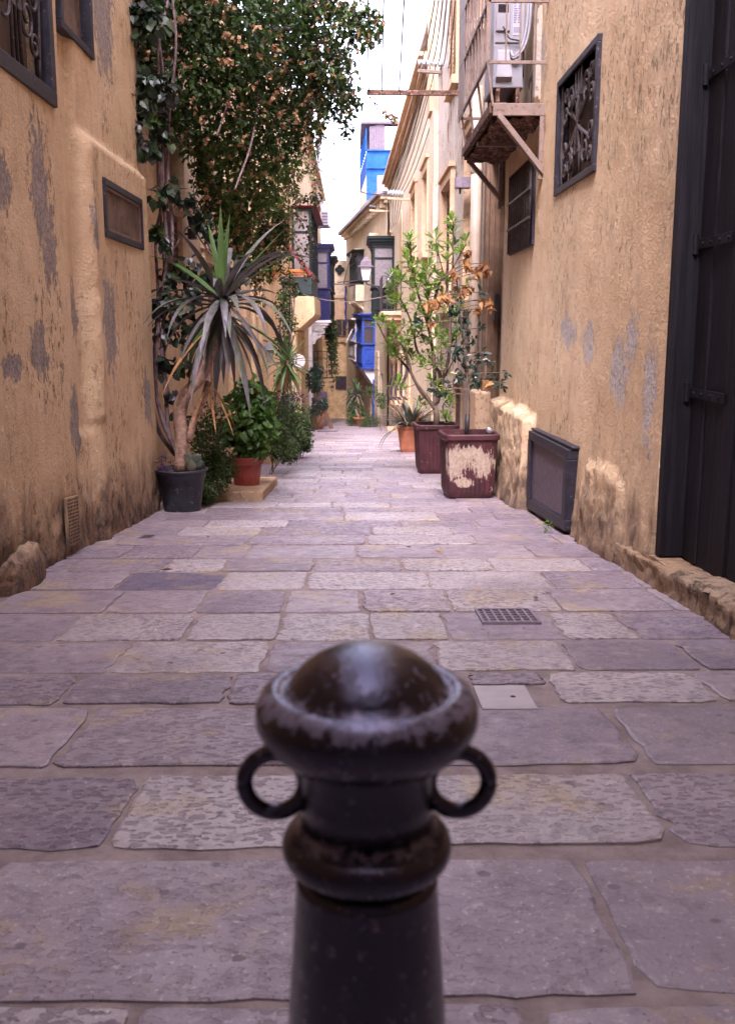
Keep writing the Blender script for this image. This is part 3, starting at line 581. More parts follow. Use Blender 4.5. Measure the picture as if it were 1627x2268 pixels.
wf = grille_window(tA, LM, 1, 6.30, 7.70, 2.79, 4.6, 0.11); scrollwork(wf, LM - 0.03, 6.42, 7.58, 2.92, 4.5, 0.013)
wf = grille_window(tA, LM, 1, 7.93, 8.87, 3.41, 4.8, 0.06, deep=0.07)
wf = grille_window(tA, LM + 0.07, 1, 8.72, 10.24, 1.965, 2.455, 0.06, deep=0.012)
mb = MB(); frame(mb, LM + 0.05, LM + 0.078, 8.782, 10.178, 2.027, 2.393, 0.022); mb.build('inner_frame', 'shutter', wf)
t = thing('wall_vent', 'rusty perforated plate vent low on the left ochre wall', 'vent', (LM, 7.4, -0.25))
v0, v1 = 7.24, 7.56
mb = MB(); mb.add([(LM + 0.035 + 0.0 * k, y, z - 0.09 * (y - v0)) for k in (0,) for (y, z) in ((v0, -0.42), (v1, -0.42), (v1, -0.05), (v0, -0.05))] + [(LM + 0.055, y, z - 0.09 * (y - v0)) for (y, z) in ((v0, -0.42), (v1, -0.42), (v1, -0.05), (v0, -0.05))], [(0, 1, 2, 3), (7, 6, 5, 4), (4, 5, 1, 0), (5, 6, 2, 1), (6, 7, 3, 2), (7, 4, 0, 3)]); mb.build('plate', 'wallA', t)
mb = MB()
for i in range(7):
    for j in range(13):
        y = v0 + 0.03 + i * 0.04; z = -0.40 + j * 0.027 - 0.09 * (y - v0); mb.box(LM + 0.05, LM + 0.0562, y, y + 0.02, z, z + 0.013)
stuff(mb.build('perforations', 'dark', t))
# foot stone at the very left
mb = MB()
for i in range(9):
    for j in range(13):
        a = math.pi * i / 8; b = math.pi * j / 12
        n = 1 + 0.14 * noise.noise(Vector((i * 0.9, j * 0.8, 3)))
        x = LM + 0.02 + 0.17 * math.sin(b) * n; y = 6.16 + 0.34 * math.cos(b) * n; z = gz(6.2) - 0.02 + 0.29 * math.sin(a / 2) ** 0.9 * n * (0.5 + 0.5 * math.sin(b) ** 0.6)
        x = LM + 0.03 + (0.13 - 0.10 * (i / 8) ** 3) * math.sin(b) ** 0.7 * n
        mb.v.append(Vector((x, y, z)))
for i in range(8):
    for j in range(12): mb.f.append((i * 13 + j, i * 13 + j + 1, (i + 1) * 13 + j + 1, (i + 1) * 13 + j))
tag(mb.build('guard_stone', 'wallA', None, smooth=True), 'rough rounded guard stone at the foot of the left ochre wall', 'stone')

# ================================================================ right near house
def bumpsR(y, z):
    s = lambda a, b, v: max(0.0, min(1.0, (v - a) / (b - a)))
    w = 0.06 * noise.noise(Vector((3, y * 2.1, z * 2)))
    r9 = 0.018 * noise.noise(Vector((5, y * 9, z * 9))) + 0.012 * noise.noise(Vector((5, y * 19, z * 19)))
    k = s(10.42, 10.46, y + w * 0.4) * s(0.29, 0.27, z + w * 0.5); d = k * (0.13 + r9)
    e = ((y - 7.55) / 0.5) ** 2; top = 0.13 - 0.06 * e
    if e < 1.3: d += s(1.2, 1.02, e) * s(top + 0.02, top, z + w * 0.5) * (0.04 + r9)
    hh = z - gz(y)
    if hh < 0.55: d += (0.55 - hh) * 0.05 * (noise.noise(Vector((2, y * 6, z * 6))) + 0.6 * noise.noise(Vector((2, y * 15, z * 15))))
    return d
RX = lambda y: 2.12 + (1.90 - 2.12) * (y + 9) / 21.9
tR = thing('house', 'ochre house on the right with big black plank door and scrolled grille window', 'house', (2.4, 7, gz(7)))
hR = [(4.2, 6.25, -0.26, 4.3), (8.32, 9.82, 2.50, 3.42), (10.86, 12.42, 2.10, 2.96)]
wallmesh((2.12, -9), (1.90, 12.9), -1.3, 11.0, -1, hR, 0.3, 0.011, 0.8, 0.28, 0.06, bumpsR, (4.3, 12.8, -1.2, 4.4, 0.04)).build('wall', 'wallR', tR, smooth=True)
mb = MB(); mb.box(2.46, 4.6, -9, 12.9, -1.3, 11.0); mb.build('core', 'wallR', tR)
wf = grille_window(tR, RX(9.07), -1, 8.27, 9.87, 2.44, 3.48, 0.06, deep=0.11); scrollwork(wf, RX(9.07) + 0.02, 8.33, 9.81, 2.5, 3.42, 0.016)
# barred window
wf = grille_window(tR, RX(11.6), -1, 10.84, 12.44, 2.07, 2.99, 0.05, deep=0.2)
for i in range(11):
    mb = MB(); y = 10.93 + i * 0.142; mb.tube([(RX(11.6) - 0.035, y, 2.08), (RX(11.6) - 0.035, y, 2.98)], 0.02, 6); mb.build('bar', 'ironscroll', wf, smooth=True)
for z in (2.36, 2.66):
    mb = MB(); mb.bar((RX(11.6) - 0.05, 10.86, z), (RX(11.6) - 0.05, 12.42, z), 0.02, 0.026); mb.build('cross_bar', 'iron', wf)
# door
td = ob('door', None, tR); XD = 2.10; d = td
mb = MB(); mb.box(XD + 0.045, XD + 0.09, 4.2, 6.245, -0.3, 4.3); mb.build('backing', 'dark', td)
yy = 6.14; ws = [0.235, 0.26, 0.20, 0.25, 0.23, 0.26, 0.24, 0.25, 0.25]
for i, w in enumerate(ws):
    mb = MB(); o = random.uniform(-0.006, 0.008) + (0.012 if i % 2 else 0); mb.box(XD + o, XD + 0.05, yy - w + 0.008, yy, -0.245, 4.25); mb.build('plank', 'blackdoor', td, bevel=0.006); yy -= w
mb = MB(); mb.box(1.955, XD + 0.05, 6.148, 6.244, -0.25, 4.28); mb.build('frame', 'blackdoor', td, bevel=0.008)
for py, ys in ((213, 0.62), (552, 0.56), (864, 0.60)):
    z = onx(1500, py, XD - 0.02).z
    mb = MB(); mb.box(XD - 0.016, XD - 0.0075, 6.16 - ys, 6.13, z - 0.03, z + 0.03); mb.tube([(XD - 0.03, 6.145, z - 0.06), (XD - 0.03, 6.145, z + 0.06)], 0.018, 8); h = mb.build('strap_hinge', 'blackdoor', td, bevel=0.003)
    for k in range(4): mb = MB(); mb.lathe((0, 0, 0), [(0.013, 0), (0.010, 0.006), (0.002, 0.009)], 8); mb.v = [Vector((XD - 0.0165 - v.z, 6.06 - k * 0.14 + v.x, z + v.y)) for v in mb.v]; mb.build('rivet', 'blackdoor', h)
mb = MB(); mb.box(-9, 9, -7.5, -3.4, -0.5, 14)  # unseen block, added to keep sky and sun off the foreground
tag(mb.build('house', 'darkstone', None), 'plain grey house block added out of view behind the viewer to shade the foreground', 'house')
# threshold kerb
mb = MB(); ny, nu = 90, 14
for i in range(ny + 1):
    y = 2.2 + (7.15 - 2.2) * i / ny
    for j in range(nu + 1):
        u = j / nu; hgt = 0.175 + 0.02 * noise.noise(Vector((y * 1.3, 1, 4))); q = Vector((y * 3.5, u * 3, 2))
        k = 0.022 * noise.noise(q) + 0.016 * noise.noise(q * 3) + 0.008 * noise.noise(q * 8)
        if u < 0.55: x, z = 1.905 - 0.02 * (1 - u / 0.55) - k, gz(y) - 0.03 + (hgt + 0.03) * (u / 0.55)
        else: x, z = 1.905 + 0.26 * (u - 0.55) / 0.45, gz(y) + hgt + k * 0.7 - (0.018 if u < 0.6 else 0)
        crack = 0.03 if abs(y - 5.15 - 0.03 * math.sin(u * 9)) < 0.035 else 0
        if y > 7.0: x += (y - 7.0) * 0.7
        mb.v.append(Vector((x + crack * (u < 0.55), y, z - crack * (u > 0.5))))
for i in range(ny):
    for j in range(nu): k = i * (nu + 1) + j; mb.f.append((k, k + 1, k + nu + 2, k + nu + 1))
mb.build('threshold_kerb', 'kerb', tR, smooth=True)
# floor vent standing against the wall
t = thing('vent_cover', 'framed metal mesh vent cover standing at the foot of the right wall', 'vent', (1.83, 9.5, gz(9.5)))
y0, y1 = 8.42, 10.34; zt0, zt1 = 0.165, 0.135; xf = 1.83
B = lambda y: gz(y) + 0.05
def vq(mb, ya, yb, za, zb_, zc2, zd, x0, x1):   # quad prism: (ya,za)-(yb,zb)-(yb,zc)-(ya,zd)
    mb.add([(x0, ya, za), (x0, yb, zb_), (x0, yb, zc2), (x0, ya, zd), (x1, ya, za), (x1, yb, zb_), (x1, yb, zc2), (x1, ya, zd)], [(0, 1, 2, 3), (7, 6, 5, 4), (4, 5, 1, 0), (5, 6, 2, 1), (6, 7, 3, 2), (7, 4, 0, 3)])
mb = MB(); vq(mb, y0, y1, zt0 - 0.09, zt1 - 0.09, zt1, zt0, xf, xf + 0.16); mb.build('top_rail', 'navy', t, bevel=0.006)
mb = MB(); vq(mb, y0, y1, B(y0), B(y1), B(y1) + 0.10, B(y0) + 0.10, xf, xf + 0.16); mb.build('bottom_rail', 'navy', t, bevel=0.006)
for ya, yb in ((y0, y0 + 0.13), (y1 - 0.13, y1)):
    mb = MB(); vq(mb, ya, yb, B(ya) + 0.10, B(yb) + 0.10, zt1 - 0.09, zt0 - 0.09, xf - 0.004, xf + 0.15); mb.build('stile', 'navy', t, bevel=0.006)
mb = MB(); vq(mb, y0 - 0.02, y1 + 0.02, zt0 + 0.003, zt1 + 0.003, zt1 + 0.03, zt0 + 0.03, xf + 0.03, xf + 0.17); mb.build('mortar_cap', 'navy', t, bevel=0.01)
mb = MB(); vq(mb, y0 + 0.1, y1 - 0.1, B(y0) + 0.05, B(y1) + 0.05, zt1 - 0.05, zt0 - 0.05, xf + 0.055, xf + 0.06); mb.build('backing', 'board', t)
mb = MB()
for i in range(46):
    f_ = (i + 0.5) / 46; za = B(y0) + 0.1 + (zt0 - 0.19 - B(y0)) * f_; zb_ = B(y1) + 0.1 + (zt1 - 0.19 - B(y1)) * f_
    mb.bar((xf + 0.035, y0 + 0.12, za), (xf + 0.035, y1 - 0.12, zb_), 0.006, 0.007)
stuff(mb.build('mesh_wires', 'lead', t))
# ================================================================ shared builders for facades
def zat(py, Y): return at(785, py, Y).z
def surround(t, X, side, y0, y1, z0, z1, w=0.16, proud=0.06, mat='stone', sill=True, name='window'):
    """stone frame of butt-jointed blocks round an opening, returned as the window part"""
    wn = ob(name, None, t); xa, xb = sorted((X - side * 0.12, X + side * proud))
    for (a, b, c, d, nm) in ((y0 - w, y0 + 0.005, z0 + 0.005, z1 - 0.005, 'jamb'), (y1 - 0.005, y1 + w, z0 + 0.005, z1 - 0.005, 'jamb'), (y0 - w, y1 + w, z1 - 0.005, z1 + w, 'lintel')):
        mb = MB(); mb.box(xa, xb, a, b, c, d); mb.build(nm, mat, wn)
    xa2, xb2 = sorted((X - side * 0.12, X + side * (proud + 0.05)))
    mb = MB(); mb.box(xa2, xb2, y0 - w - 0.04, y1 + w + 0.04, z1 + w, z1 + w + 0.09); mb.build('hood', mat, wn)
    if sill: mb = MB(); mb.box(*sorted((X - side * 0.12, X + side * (proud + 0.1))), y0 - w - 0.03, y1 + w + 0.03, z0 - 0.14, z0 + 0.005); mb.build('sill', mat, wn)
    return wn
def louvres(t, X, side, y0, y1, z0, z1, mat='shutter', n=None, leaves=2):
    L = (y1 - y0) / leaves
    for k in range(leaves):
        a, b = y0 + k * L, y0 + (k + 1) * L; mb = MB(); frame(mb, X - 0.025, X + 0.025, a, b, z0, z1, 0.06); sh = mb.build('shutter', mat, t)
        m = n or max(6, int((z1 - z0) / 0.085))
        for i in range(m):
            z = z0 + 0.08 + (z1 - z0 - 0.16) * i / (m - 1); mb = MB(); mb.bar((X, a + 0.06, z), (X, b - 0.06, z), 0.012, 0.062, up=(side * 0.75, 0, 0.66)); mb.build('slat', mat, sh)
    mb = MB(); xx = X - side * 0.05; mb.box(xx - 0.01, xx + 0.01, y0, y1, z0, z1); mb.build('backing', 'dark', t)
def panes(t, X, side, y0, y1, z0, z1, nu, nv, mat='brownwood', gl='darkglass', bw=0.045):
    fr = MB(); frame(fr, X - 0.03, X + 0.03, y0, y1, z0, z1, bw * 1.4)
    f_ = fr.build('sash', mat, t); a, b, c, d = y0 + bw * 1.4, y1 - bw * 1.4, z0 + bw * 1.4, z1 - bw * 1.4
    for i in range(1, nu): mb = MB(); y = a + (b - a) * i / nu; mb.box(X - 0.025, X + 0.025, y - bw / 2, y + bw / 2, c, d); mb.build('mullion', mat, f_)
    for j in range(1, nv): mb = MB(); z = c + (d - c) * j / nv; mb.box(X - 0.02, X + 0.02, a, b, z - bw / 2, z + bw / 2); mb.build('transom', mat, f_)
    for i in range(nu):
        for j in range(nv):
            mb = MB(); xx = X - side * 0.01; mb.box(xx - 0.004, xx + 0.004, a + (b - a) * i / nu, a + (b - a) * (i + 1) / nu, c + (d - c) * j / nv, c + (d - c) * (j + 1) / nv); mb.build('pane', gl, f_)
def gallery(name, label, side, Y0, L, Xw, Xo, z0, zs, z1, mat, pmat=None, gl='curtain', nf=5, ns=1, roof=0.35, tr=0.28, roofmat=None, group=None, lean=0.0, deco=True):
    """closed timber balcony. side=-1 hangs on the right wall (Xo<Xw), +1 on the left wall. lean: wall turns by this dX/dY."""
    t = thing(name, label, 'balcony', ((Xw + Xo) / 2, Y0 + L / 2, z0), group); pm = pmat or mat
    W = lambda y: lean * (y - Y0)
    xi, xo = Xw, Xo; sg = 1 if Xo > Xw else -1; Y1 = Y0 + L; th = 0.07
    def qb(mb, xa, xb, ya, yb, za, zb_):
        xa, xb = sorted((xa, xb))
        return mb.add([(x + W(y), y, z) for z in (za, zb_) for y in (ya, yb) for x in (xa, xb)], [(0, 2, 3, 1), (4, 5, 7, 6), (0, 1, 5, 4), (2, 6, 7, 3), (0, 4, 6, 2), (1, 3, 7, 5)])
    mb = MB(); qb(mb, xi, xo - sg * 0.02, Y0 + 0.02, Y1 - 0.02, z0, zs); body = mb.build('lower_panel', pm, t)
    qs = []
    if deco:
        w = abs(xo - xi); a = z0 + 0.18 * (zs - z0); b = zs - 0.14 * (zs - z0)
        mb = MB()
        for (u0, u1, v0, v1) in ((0.16, 0.84, a, a + 0.06), (0.16, 0.84, b - 0.06, b), (0.16, 0.24, a + 0.06, b - 0.06), (0.76, 0.84, a + 0.06, b - 0.06)):
            qb(mb, xi + sg * w * u0, xi + sg * w * u1, Y0 - 0.012, Y0 + 0.018, v0, v1)
        mb.build('side_moulding', pm, body)
        mb = MB(); qb(mb, xi + sg * w * 0.38, xi + sg * w * 0.62, Y0 - 0.012, Y0 + 0.018, a + 0.2 * (b - a), b - 0.2 * (b - a)); mb.build('raised_panel', pm, body)
        for k in range(nf):
            ya, yb = Y0 + L * (k + 0.14) / nf, Y0 + L * (k + 0.86) / nf; mb = MB(); qb(mb, xo - sg * 0.018, xo + sg * 0.012, ya, yb, a, b); mb.build('front_panel', pm, body)
    # rails
    for za, zb_, e, nm in ((z0 - 0.07, z0, 0.05, 'base_rail'), (zs, zs + 0.07, 0.06, 'sill_rail'), (z1 - 0.1, z1, 0.03, 'head_rail')):
        mb = MB(); qb(mb, xi, xo + sg * e, Y0 - e, Y1 + e, za, zb_); mb.build(nm, mat, t)
    zt = zs + 0.07 + (z1 - 0.1 - zs - 0.07) * (1 - tr)
    # posts and panes, near side
    xs = [xi + (xo - xi) * k / ns for k in range(ns + 1)]
    for k, x in enumerate(xs):
        h_ = 0.06 if 0 < k < ns else 0.09
        mb = MB(); qb(mb, x - (0 if k == 0 else h_ * sg if k == ns else h_ / 2 * sg), x + (h_ * sg if k == 0 else 0 if k == ns else h_ / 2 * sg), Y0, Y0 + th, zs + 0.07, z1 - 0.1); mb.build('side_post', mat, t)
    mb = MB(); qb(mb, xi + sg * 0.09, xo - sg * 0.09, Y0 + 0.004, Y0 + th - 0.004, zt - 0.035, zt + 0.035); mb.build('side_transom', mat, t)
    for k in range(ns):
        for (za, zb_) in ((zs + 0.07, zt - 0.035), (zt + 0.035, z1 - 0.1)):
            mb = MB(); qb(mb, xs[k] + sg * 0.05, xs[k + 1] - sg * 0.05, Y0 + 0.03, Y0 + 0.04, za, zb_); mb.build('side_pane', gl, t)
    # front
    for k in range(nf + 1):
        y = Y0 + th + (L - th) * k / nf; mb = MB(); qb(mb, xo - sg * th, xo, y - 0.03, y + 0.03, zs + 0.07, z1 - 0.1); mb.build('front_post', mat, t)
    mb = MB(); qb(mb, xo - sg * th + sg * 0.004, xo - sg * 0.004, Y0 + th, Y1 - 0.03, zt - 0.035, zt + 0.035); mb.build('front_transom', mat, t)
    for k in range(nf):
        ya, yb = Y0 + th + (L - th) * k / nf + 0.03, Y0 + th + (L - th) * (k + 1) / nf - 0.03
        mb = MB(); qb(mb, xo - sg * 0.045, xo - sg * 0.035, ya, yb, zs + 0.07, zt - 0.035); mb.build('front_pane', gl, t)
        mb = MB(); qb(mb, xo - sg * 0.045, xo - sg * 0.035, ya, yb, zt + 0.035, z1 - 0.1); mb.build('front_pane', gl, t)
    rm = roofmat or mat; r3 = roof / 3; rf = None
    for k, e in enumerate((0.07, 0.15, 0.22)):
        mb = MB(); qb(mb, xi, xo + sg * e, Y0 - e, Y1 + e, z1 + r3 * k, z1 + r3 * (k + 1)); o = mb.build('roof' if k == 0 else 'cornice', rm, t if k == 0 else rf); rf = rf or o
    return t
def corbel(t, Xw, Xo, ya, yb, z0, z1, mat, name='corbel', n=8):
    """scrolled stone bracket: a quarter-swept profile extruded along the wall"""
    pr = [(Xw, z1), (Xo, z1), (Xo, z1 - 0.14 * (z1 - z0))]
    for i in range(n + 1): a = i / n; pr.append((Xw + (Xo - Xw) * 0.92 * (1 - a) ** 1.6 * (1 + 0.0), z1 - (z1 - z0) * (0.14 + 0.86 * a ** 0.75)))
    mb = MB(); mb.prism([(x, ya, z) for x, z in pr], (0, yb - ya, 0)); return mb.build(name, mat, t)
def railing(t, pts, z0, z1, step=0.12, r=0.009, mat='iron', bulge=0.0, scroll=False):
    for k in range(len(pts) - 1):
        a, b = Vector((*pts[k], 0)), Vector((*pts[k + 1], 0)); n = max(2, int((b - a).length / step)); ax = (b - a).normalized(); nv = Vector((ax.y, -ax.x, 0))
        for zz in (z0, z1): mb = MB(); mb.bar(a + Vector((0, 0, zz)), b + Vector((0, 0, zz)), 0.025, 0.03); mb.build('rail', mat, t)
        for i in range(n + 1):
            p = a + (b - a) * i / n; mb = MB()
            mb.tube([p + Vector((0, 0, z0 + (z1 - z0) * s_)) + nv * bulge * math.sin(math.pi * min(1, (1 - s_) * 1.25)) for s_ in ((0, 0.12, 0.25, 0.4, 0.6, 1.0) if bulge else (0, 1))], r, 5)
            mb.build('baluster', mat, t)
        if scroll:
            for i in range(n):
                p = a + (b - a) * (i + 0.5) / n
                for zz in (0.25, 0.72): mb = MB(); mb.tube(spiral(p + Vector((0, 0, z0 + (z1 - z0) * zz)), ax, Vector((0, 0, 1)), 0.012, step * 0.48, 1.5, 14), r * 0.8, 4); mb.build('scroll', mat, t)

# ================================================================ right: peeling pale house with the doorway and rusty balcony
t2 = thing('house', 'tall flaking white and ochre house behind the rusty balcony on the right', 'house', (2.3, 18, gz(18)))
X2 = lambda y: 1.90 + (1.80 - 1.90) * (y - 12.9) / 10.8
h2 = [(12.96, 14.25, -1.6, 3.45), (15.25, 17.05, 1.62, 4.3), (19.1, 21.1, 1.62, 3.95), (17.1, 18.4, -0.6, 0.22), (10.95, 12.2, 3.7, 6.4)]
wallmesh((1.90, 12.905), (1.80, 23.7), -2.0, 9.6, -1, h2[:4], 0.16, 0.016, 0.9, 0.5, 0.03).build('wall', 'peelwhite', t2, smooth=True)
mb = MB(); mb.box(2.45, 5, 12.905, 23.7, -2, 9.6); mb.build('core', 'peelwhite', t2)
mb = MB(); mb.box(1.80, 2.45, 23.6, 23.72, -2, 9.6); mb.build('end_wall', 'peelwhite', t2)
dn = ob('doorway', None, t2)
mb = MB(); mb.box(2.30, 2.36, 12.97, 14.24, -1.2, 3.4); mb.build('door_leaf', 'brownwood', dn)
for k, (xx, w) in enumerate(((1.885, 0.10), (1.955, 0.07), (2.03, 0.12), (2.12, 0.08))):
    mb = MB(); mb.box(xx, xx + w, 14.20 - 0.05 * (k % 2) - 0.02, 14.26, -1.2, 3.45); mb.build('jamb_moulding', 'shadestone', dn)
mb = MB(); mb.box(1.84, 1.89, 14.27, 14.5, -1.2, 3.5); mb.build('architrave', 'shadestone', dn)
mb = MB(); mb.box(1.72, 1.95, 14.1, 14.75, gz(14.4) - 0.2, 0.30); mb.build('pedestal', 'stone', dn, bevel=0.03)
mb = MB(); mb.box(1.945, 2.0, 13.96, 14.12, zat(710, 14), zat(650, 14)); mb.box(1.942, 1.946, 13.985, 14.09, zat(690, 14), zat(668, 14)); tag(mb.build('intercom', 'iron', None), 'small black intercom box in the shaded doorway on the right', 'intercom')
# casement, shuttered window, low vent
wn = surround(t2, X2(16), -1, 15.25, 17.05, 1.62, 4.3, 0.14, 0.05); panes(wn, X2(16) + 0.12, -1, 15.27, 17.03, 1.64, 4.28, 3, 3, 'brownwood', 'glass', 0.06)
wn = surround(t2, X2(20), -1, 19.1, 21.1, 1.62, 3.95, 0.17, 0.06); louvres(wn, X2(20) + 0.10, -1, 19.12, 21.08, 1.64, 3.93, 'shutter')
wn = surround(t2, X2(17.7), -1, 17.1, 18.4, -0.6, 0.22, 0.08, 0.03, sill=False, name='cellar_window'); louvres(wn, X2(17.7) + 0.05, -1, 17.12, 18.38, -0.58, 0.2, 'shutter', 14, 1)
mb = MB(); mb.box(1.72, 1.84, 22.3, 23.7, -2, 9.6); mb.build('corner_pilaster', 'oldstone', t2)
mb = MB(); mb.box(1.66, 1.9, 22.9, 23.74, 5.9, 9.6); mb.build('corner_pier', 'stone', t2)
# drainpipe
t = thing('drainpipe', 'thick cream drainpipe running down beside the doorway on the right', 'drainpipe', (1.78, 14.95, gz(15)))
mb = MB(); mb.tube([(1.775, 14.95, gz(15) - 0.1), (1.775, 14.95, 4.6)], 0.078, 14); mb.build('pipe', 'pvc', t, smooth=True)
for z in (0.2, 1.9, 3.4): mb = MB(); mb.lathe((1.775, 14.95, z), [(0.079, 0), (0.088, 0.01), (0.088, 0.09), (0.079, 0.1)], 14); mb.build('socket', 'pvc', t, smooth=True)
# upper shutters high on the wall
for ya, yb in ((15.4, 16.6), (18.6, 19.9)):
    wn = surround(t2, X2(17), -1, ya, yb, 5.6, 8.2, 0.1, 0.04); louvres(wn, X2(17) - 0.03, -1, ya + 0.02, yb - 0.02, 5.62, 8.18, 'stone')
# ---------------- rusty balcony
ZF = 3.41; yn, yf = 10.5, 13.15; xw, xo = 1.93, 1.40
t = thing('balcony', 'rusty open iron balcony with crumbling floor and diagonal braces on the right wall', 'balcony', (1.65, 11.8, ZF))
mb = MB(); ny, nx = 26, 8
for s_ in (0, 1):
    for i in range(ny + 1):
        for j in range(nx + 1):
            y = yn + (yf - yn) * i / ny; x = xo + 0.03 + (xw - xo - 0.03) * j / nx; q = Vector((x * 6, y * 6, 1))
            z = ZF - 0.02 if s_ else ZF - 0.13 - 0.06 * noise.noise(q) - 0.05 * noise.noise(q * 2.3)
            mb.v.append(Vector((x, y, z)))
n1 = (ny + 1) * (nx + 1)
for i in range(ny):
    for j in range(nx):
        k = i * (nx + 1) + j; mb.f.append((k, k + 1, k + nx + 2, k + nx + 1)); mb.f.append((n1 + k, n1 + k + nx + 1, n1 + k + nx + 2, n1 + k + 1))
mb.build('floor_slab', 'rust', t)
for (a, b, w, h, m, nm) in (((xo, yn, ZF - 0.045), (xw, yn, ZF - 0.045), 0.05, 0.12, 'paintediron', 'floor_beam'), ((xo, yf, ZF - 0.06), (xw, yf, ZF - 0.06), 0.05, 0.09, 'rust', 'floor_beam'),
                          ((xo, yn + 0.03, ZF - 0.02), (xo, yf - 0.03, ZF - 0.02), 0.06, 0.10, 'rust', 'edge_beam'), ((xo, 11.8, ZF - 0.15), (xw, 11.8, ZF - 0.15), 0.05, 0.05, 'paintediron', 'floor_beam'),
                          ((xo + 0.06, yn + 0.002, ZF - 0.1), (xw + 0.01, yn + 0.002, ZF - 0.66), 0.055, 0.105, 'paintediron', 'brace'), ((xo + 0.05, yf + 0.003, ZF - 0.1), (xw - 0.02, yf + 0.003, ZF - 0.62), 0.05, 0.08, 'paintediron', 'brace'),
                          ((xw - 0.03, yn + 0.004, ZF - 0.1), (xw - 0.03, yn + 0.004, ZF - 0.72), 0.05, 0.05, 'paintediron', 'wall_bracket'), ((xw - 0.06, yf - 0.01, ZF - 0.1), (xw - 0.06, yf - 0.01, ZF - 0.7), 0.05, 0.06, 'paintediron', 'wall_bracket')):
    mb = MB(); mb.bar(a, b, w, h, up=(0, 1, 0) if nm == 'brace' else (0, 0, 1)); mb.build(nm, m, t, bevel=0.006)
# railing: bellies outward, three side rails, tall bars
xr = xo - 0.065; zr = ZF + 0.40
for z, yb in ((zr, yn - 0.02), (ZF + 0.97, yn - 0.02), (ZF + 1.55, yn - 0.02)):
    mb = MB(); mb.bar((xr, yb, z), (xw, yb, z), 0.03, 0.03); mb.build('side_rail', 'paintediron', t)
    mb = MB(); mb.bar((xr, yf + 0.03, z), (xw, yf + 0.03, z), 0.03, 0.03); mb.build('side_rail', 'paintediron', t)
    mb = MB(); mb.bar((xr, yn - 0.02, z), (xr, yf + 0.03, z), 0.03, 0.03); mb.build('front_rail', 'paintediron', t)
for x in (xr + 0.18, xr + 0.32, xr + 0.46):
    mb = MB(); mb.bar((x, yn - 0.02, zr), (x, yn - 0.02, ZF + 1.9), 0.016); mb.build('side_bar', 'paintediron', t)
for i in range(11):
    y = yn - 0.02 + (yf + 0.05 - yn) * i / 10; mb = MB(); mb.bar((xr, y, zr), (xr, y, ZF + 1.9), 0.022 if 0 < i < 10 else 0.04, 0.03); mb.build('front_bar', 'paintediron', t)
    if i % 3 == 0: mb = MB(); mb.bar((xr, y, zr), (xo, y + 0.02, ZF - 0.01), 0.022); mb.build('strut', 'paintediron', t)
mb = MB(); mb.box(xr - 0.012, xr - 0.004, yf - 0.55, yf + 0.03, zr - 0.05, ZF + 1.9); mb.build('corrugated_screen', 'paintediron', t)
# tall opening behind the balcony: dark shuttered door with its own peeling jamb
wn = ob('balcony_door', None, tR)
mb = MB(); mb.box(1.915, 1.945, 10.95, 12.35, ZF, 6.0); mb.build('door_leaf', 'board', wn)
for ya in (10.78, 12.36): mb = MB(); mb.box(1.87, 1.95, ya, ya + 0.16, ZF, 6.0); mb.build('jamb', 'peelwhite', wn)
# air-conditioning unit standing on the balcony
ax0, ax1, ay0 = 1.47, 1.80, 11.1; az0 = ZF + 0.30; az1 = az0 + 1.02
t = thing('air_conditioner', 'grey white outdoor air conditioner unit standing inside the rusty balcony', 'air conditioner', ((ax0 + ax1) / 2, ay0, az0))
mb = MB(); mb.box(ax0, ax1, ay0, ay0 + 0.7, az0, az1); mb.build('case', 'acwhite', t, bevel=0.012)
mb = MB(); mb.box(ax0 + 0.02, ax1 - 0.02, ay0 - 0.006, ay0, az0 + 0.44, az0 + 0.455); mb.build('seam', 'iron', t)
mb = MB(); mb.box(ax0 + 0.02, ax0 + 0.17, ay0 - 0.02, ay0 - 0.002, az0 + 0.56, az0 + 0.86); hd = mb.build('valve_cover', 'acwhite', t, bevel=0.008)
mb = MB(); mb.box(ax0 + 0.04, ax0 + 0.15, ay0 - 0.023, ay0 - 0.0205, az0 + 0.74, az0 + 0.82); mb.build('grip_recess', 'dark', hd)
mb = MB(); mb.add([(ax0 + 0.03, ay0 - 0.05, az0 + 0.10), (ax0 + 0.20, ay0 - 0.05, az0 + 0.10), (ax0 + 0.17, ay0 - 0.01, az0 + 0.36), (ax0 + 0.05, ay0 - 0.01, az0 + 0.36), (ax0 + 0.03, ay0 - 0.001, az0 + 0.06), (ax0 + 0.20, ay0 - 0.001, az0 + 0.06), (ax0 + 0.17, ay0 - 0.001, az0 + 0.38), (ax0 + 0.05, ay0 - 0.001, az0 + 0.38)], [(0, 1, 2, 3), (4, 5, 1, 0), (1, 5, 6, 2), (3, 2, 6, 7), (0, 3, 7, 4)]); mb.build('pipe_hood', 'acwhite', t)
mb = MB(); mb.box(ax0 + 0.20, ax0 + 0.29, ay0 - 0.004, ay0 - 0.001, az0 + 0.52, az0 + 0.90); lb = mb.build('rating_label', 'acprint', t)
mb = MB()
for i in range(15):
    z = az0 + 0.88 - i * 0.017; w = random.uniform(0.02, 0.04)
    mb.box(ax0 + 0.207, ax0 + 0.207 + w, ay0 - 0.0052, ay0 - 0.0042, z, z + 0.008); mb.box(ax0 + 0.253, ax0 + 0.253 + random.uniform(0.01, 0.03), ay0 - 0.0052, ay0 - 0.0042, z, z + 0.008)
for i in range(12): mb.box(ax0 + 0.21 + i * 0.006, ax0 + 0.212 + i * 0.006 + 0.002 * (i % 3 == 0), ay0 - 0.0052, ay0 - 0.0042, az0 + 0.545, az0 + 0.60)
stuff(mb.build('label_print', 'ink', lb))
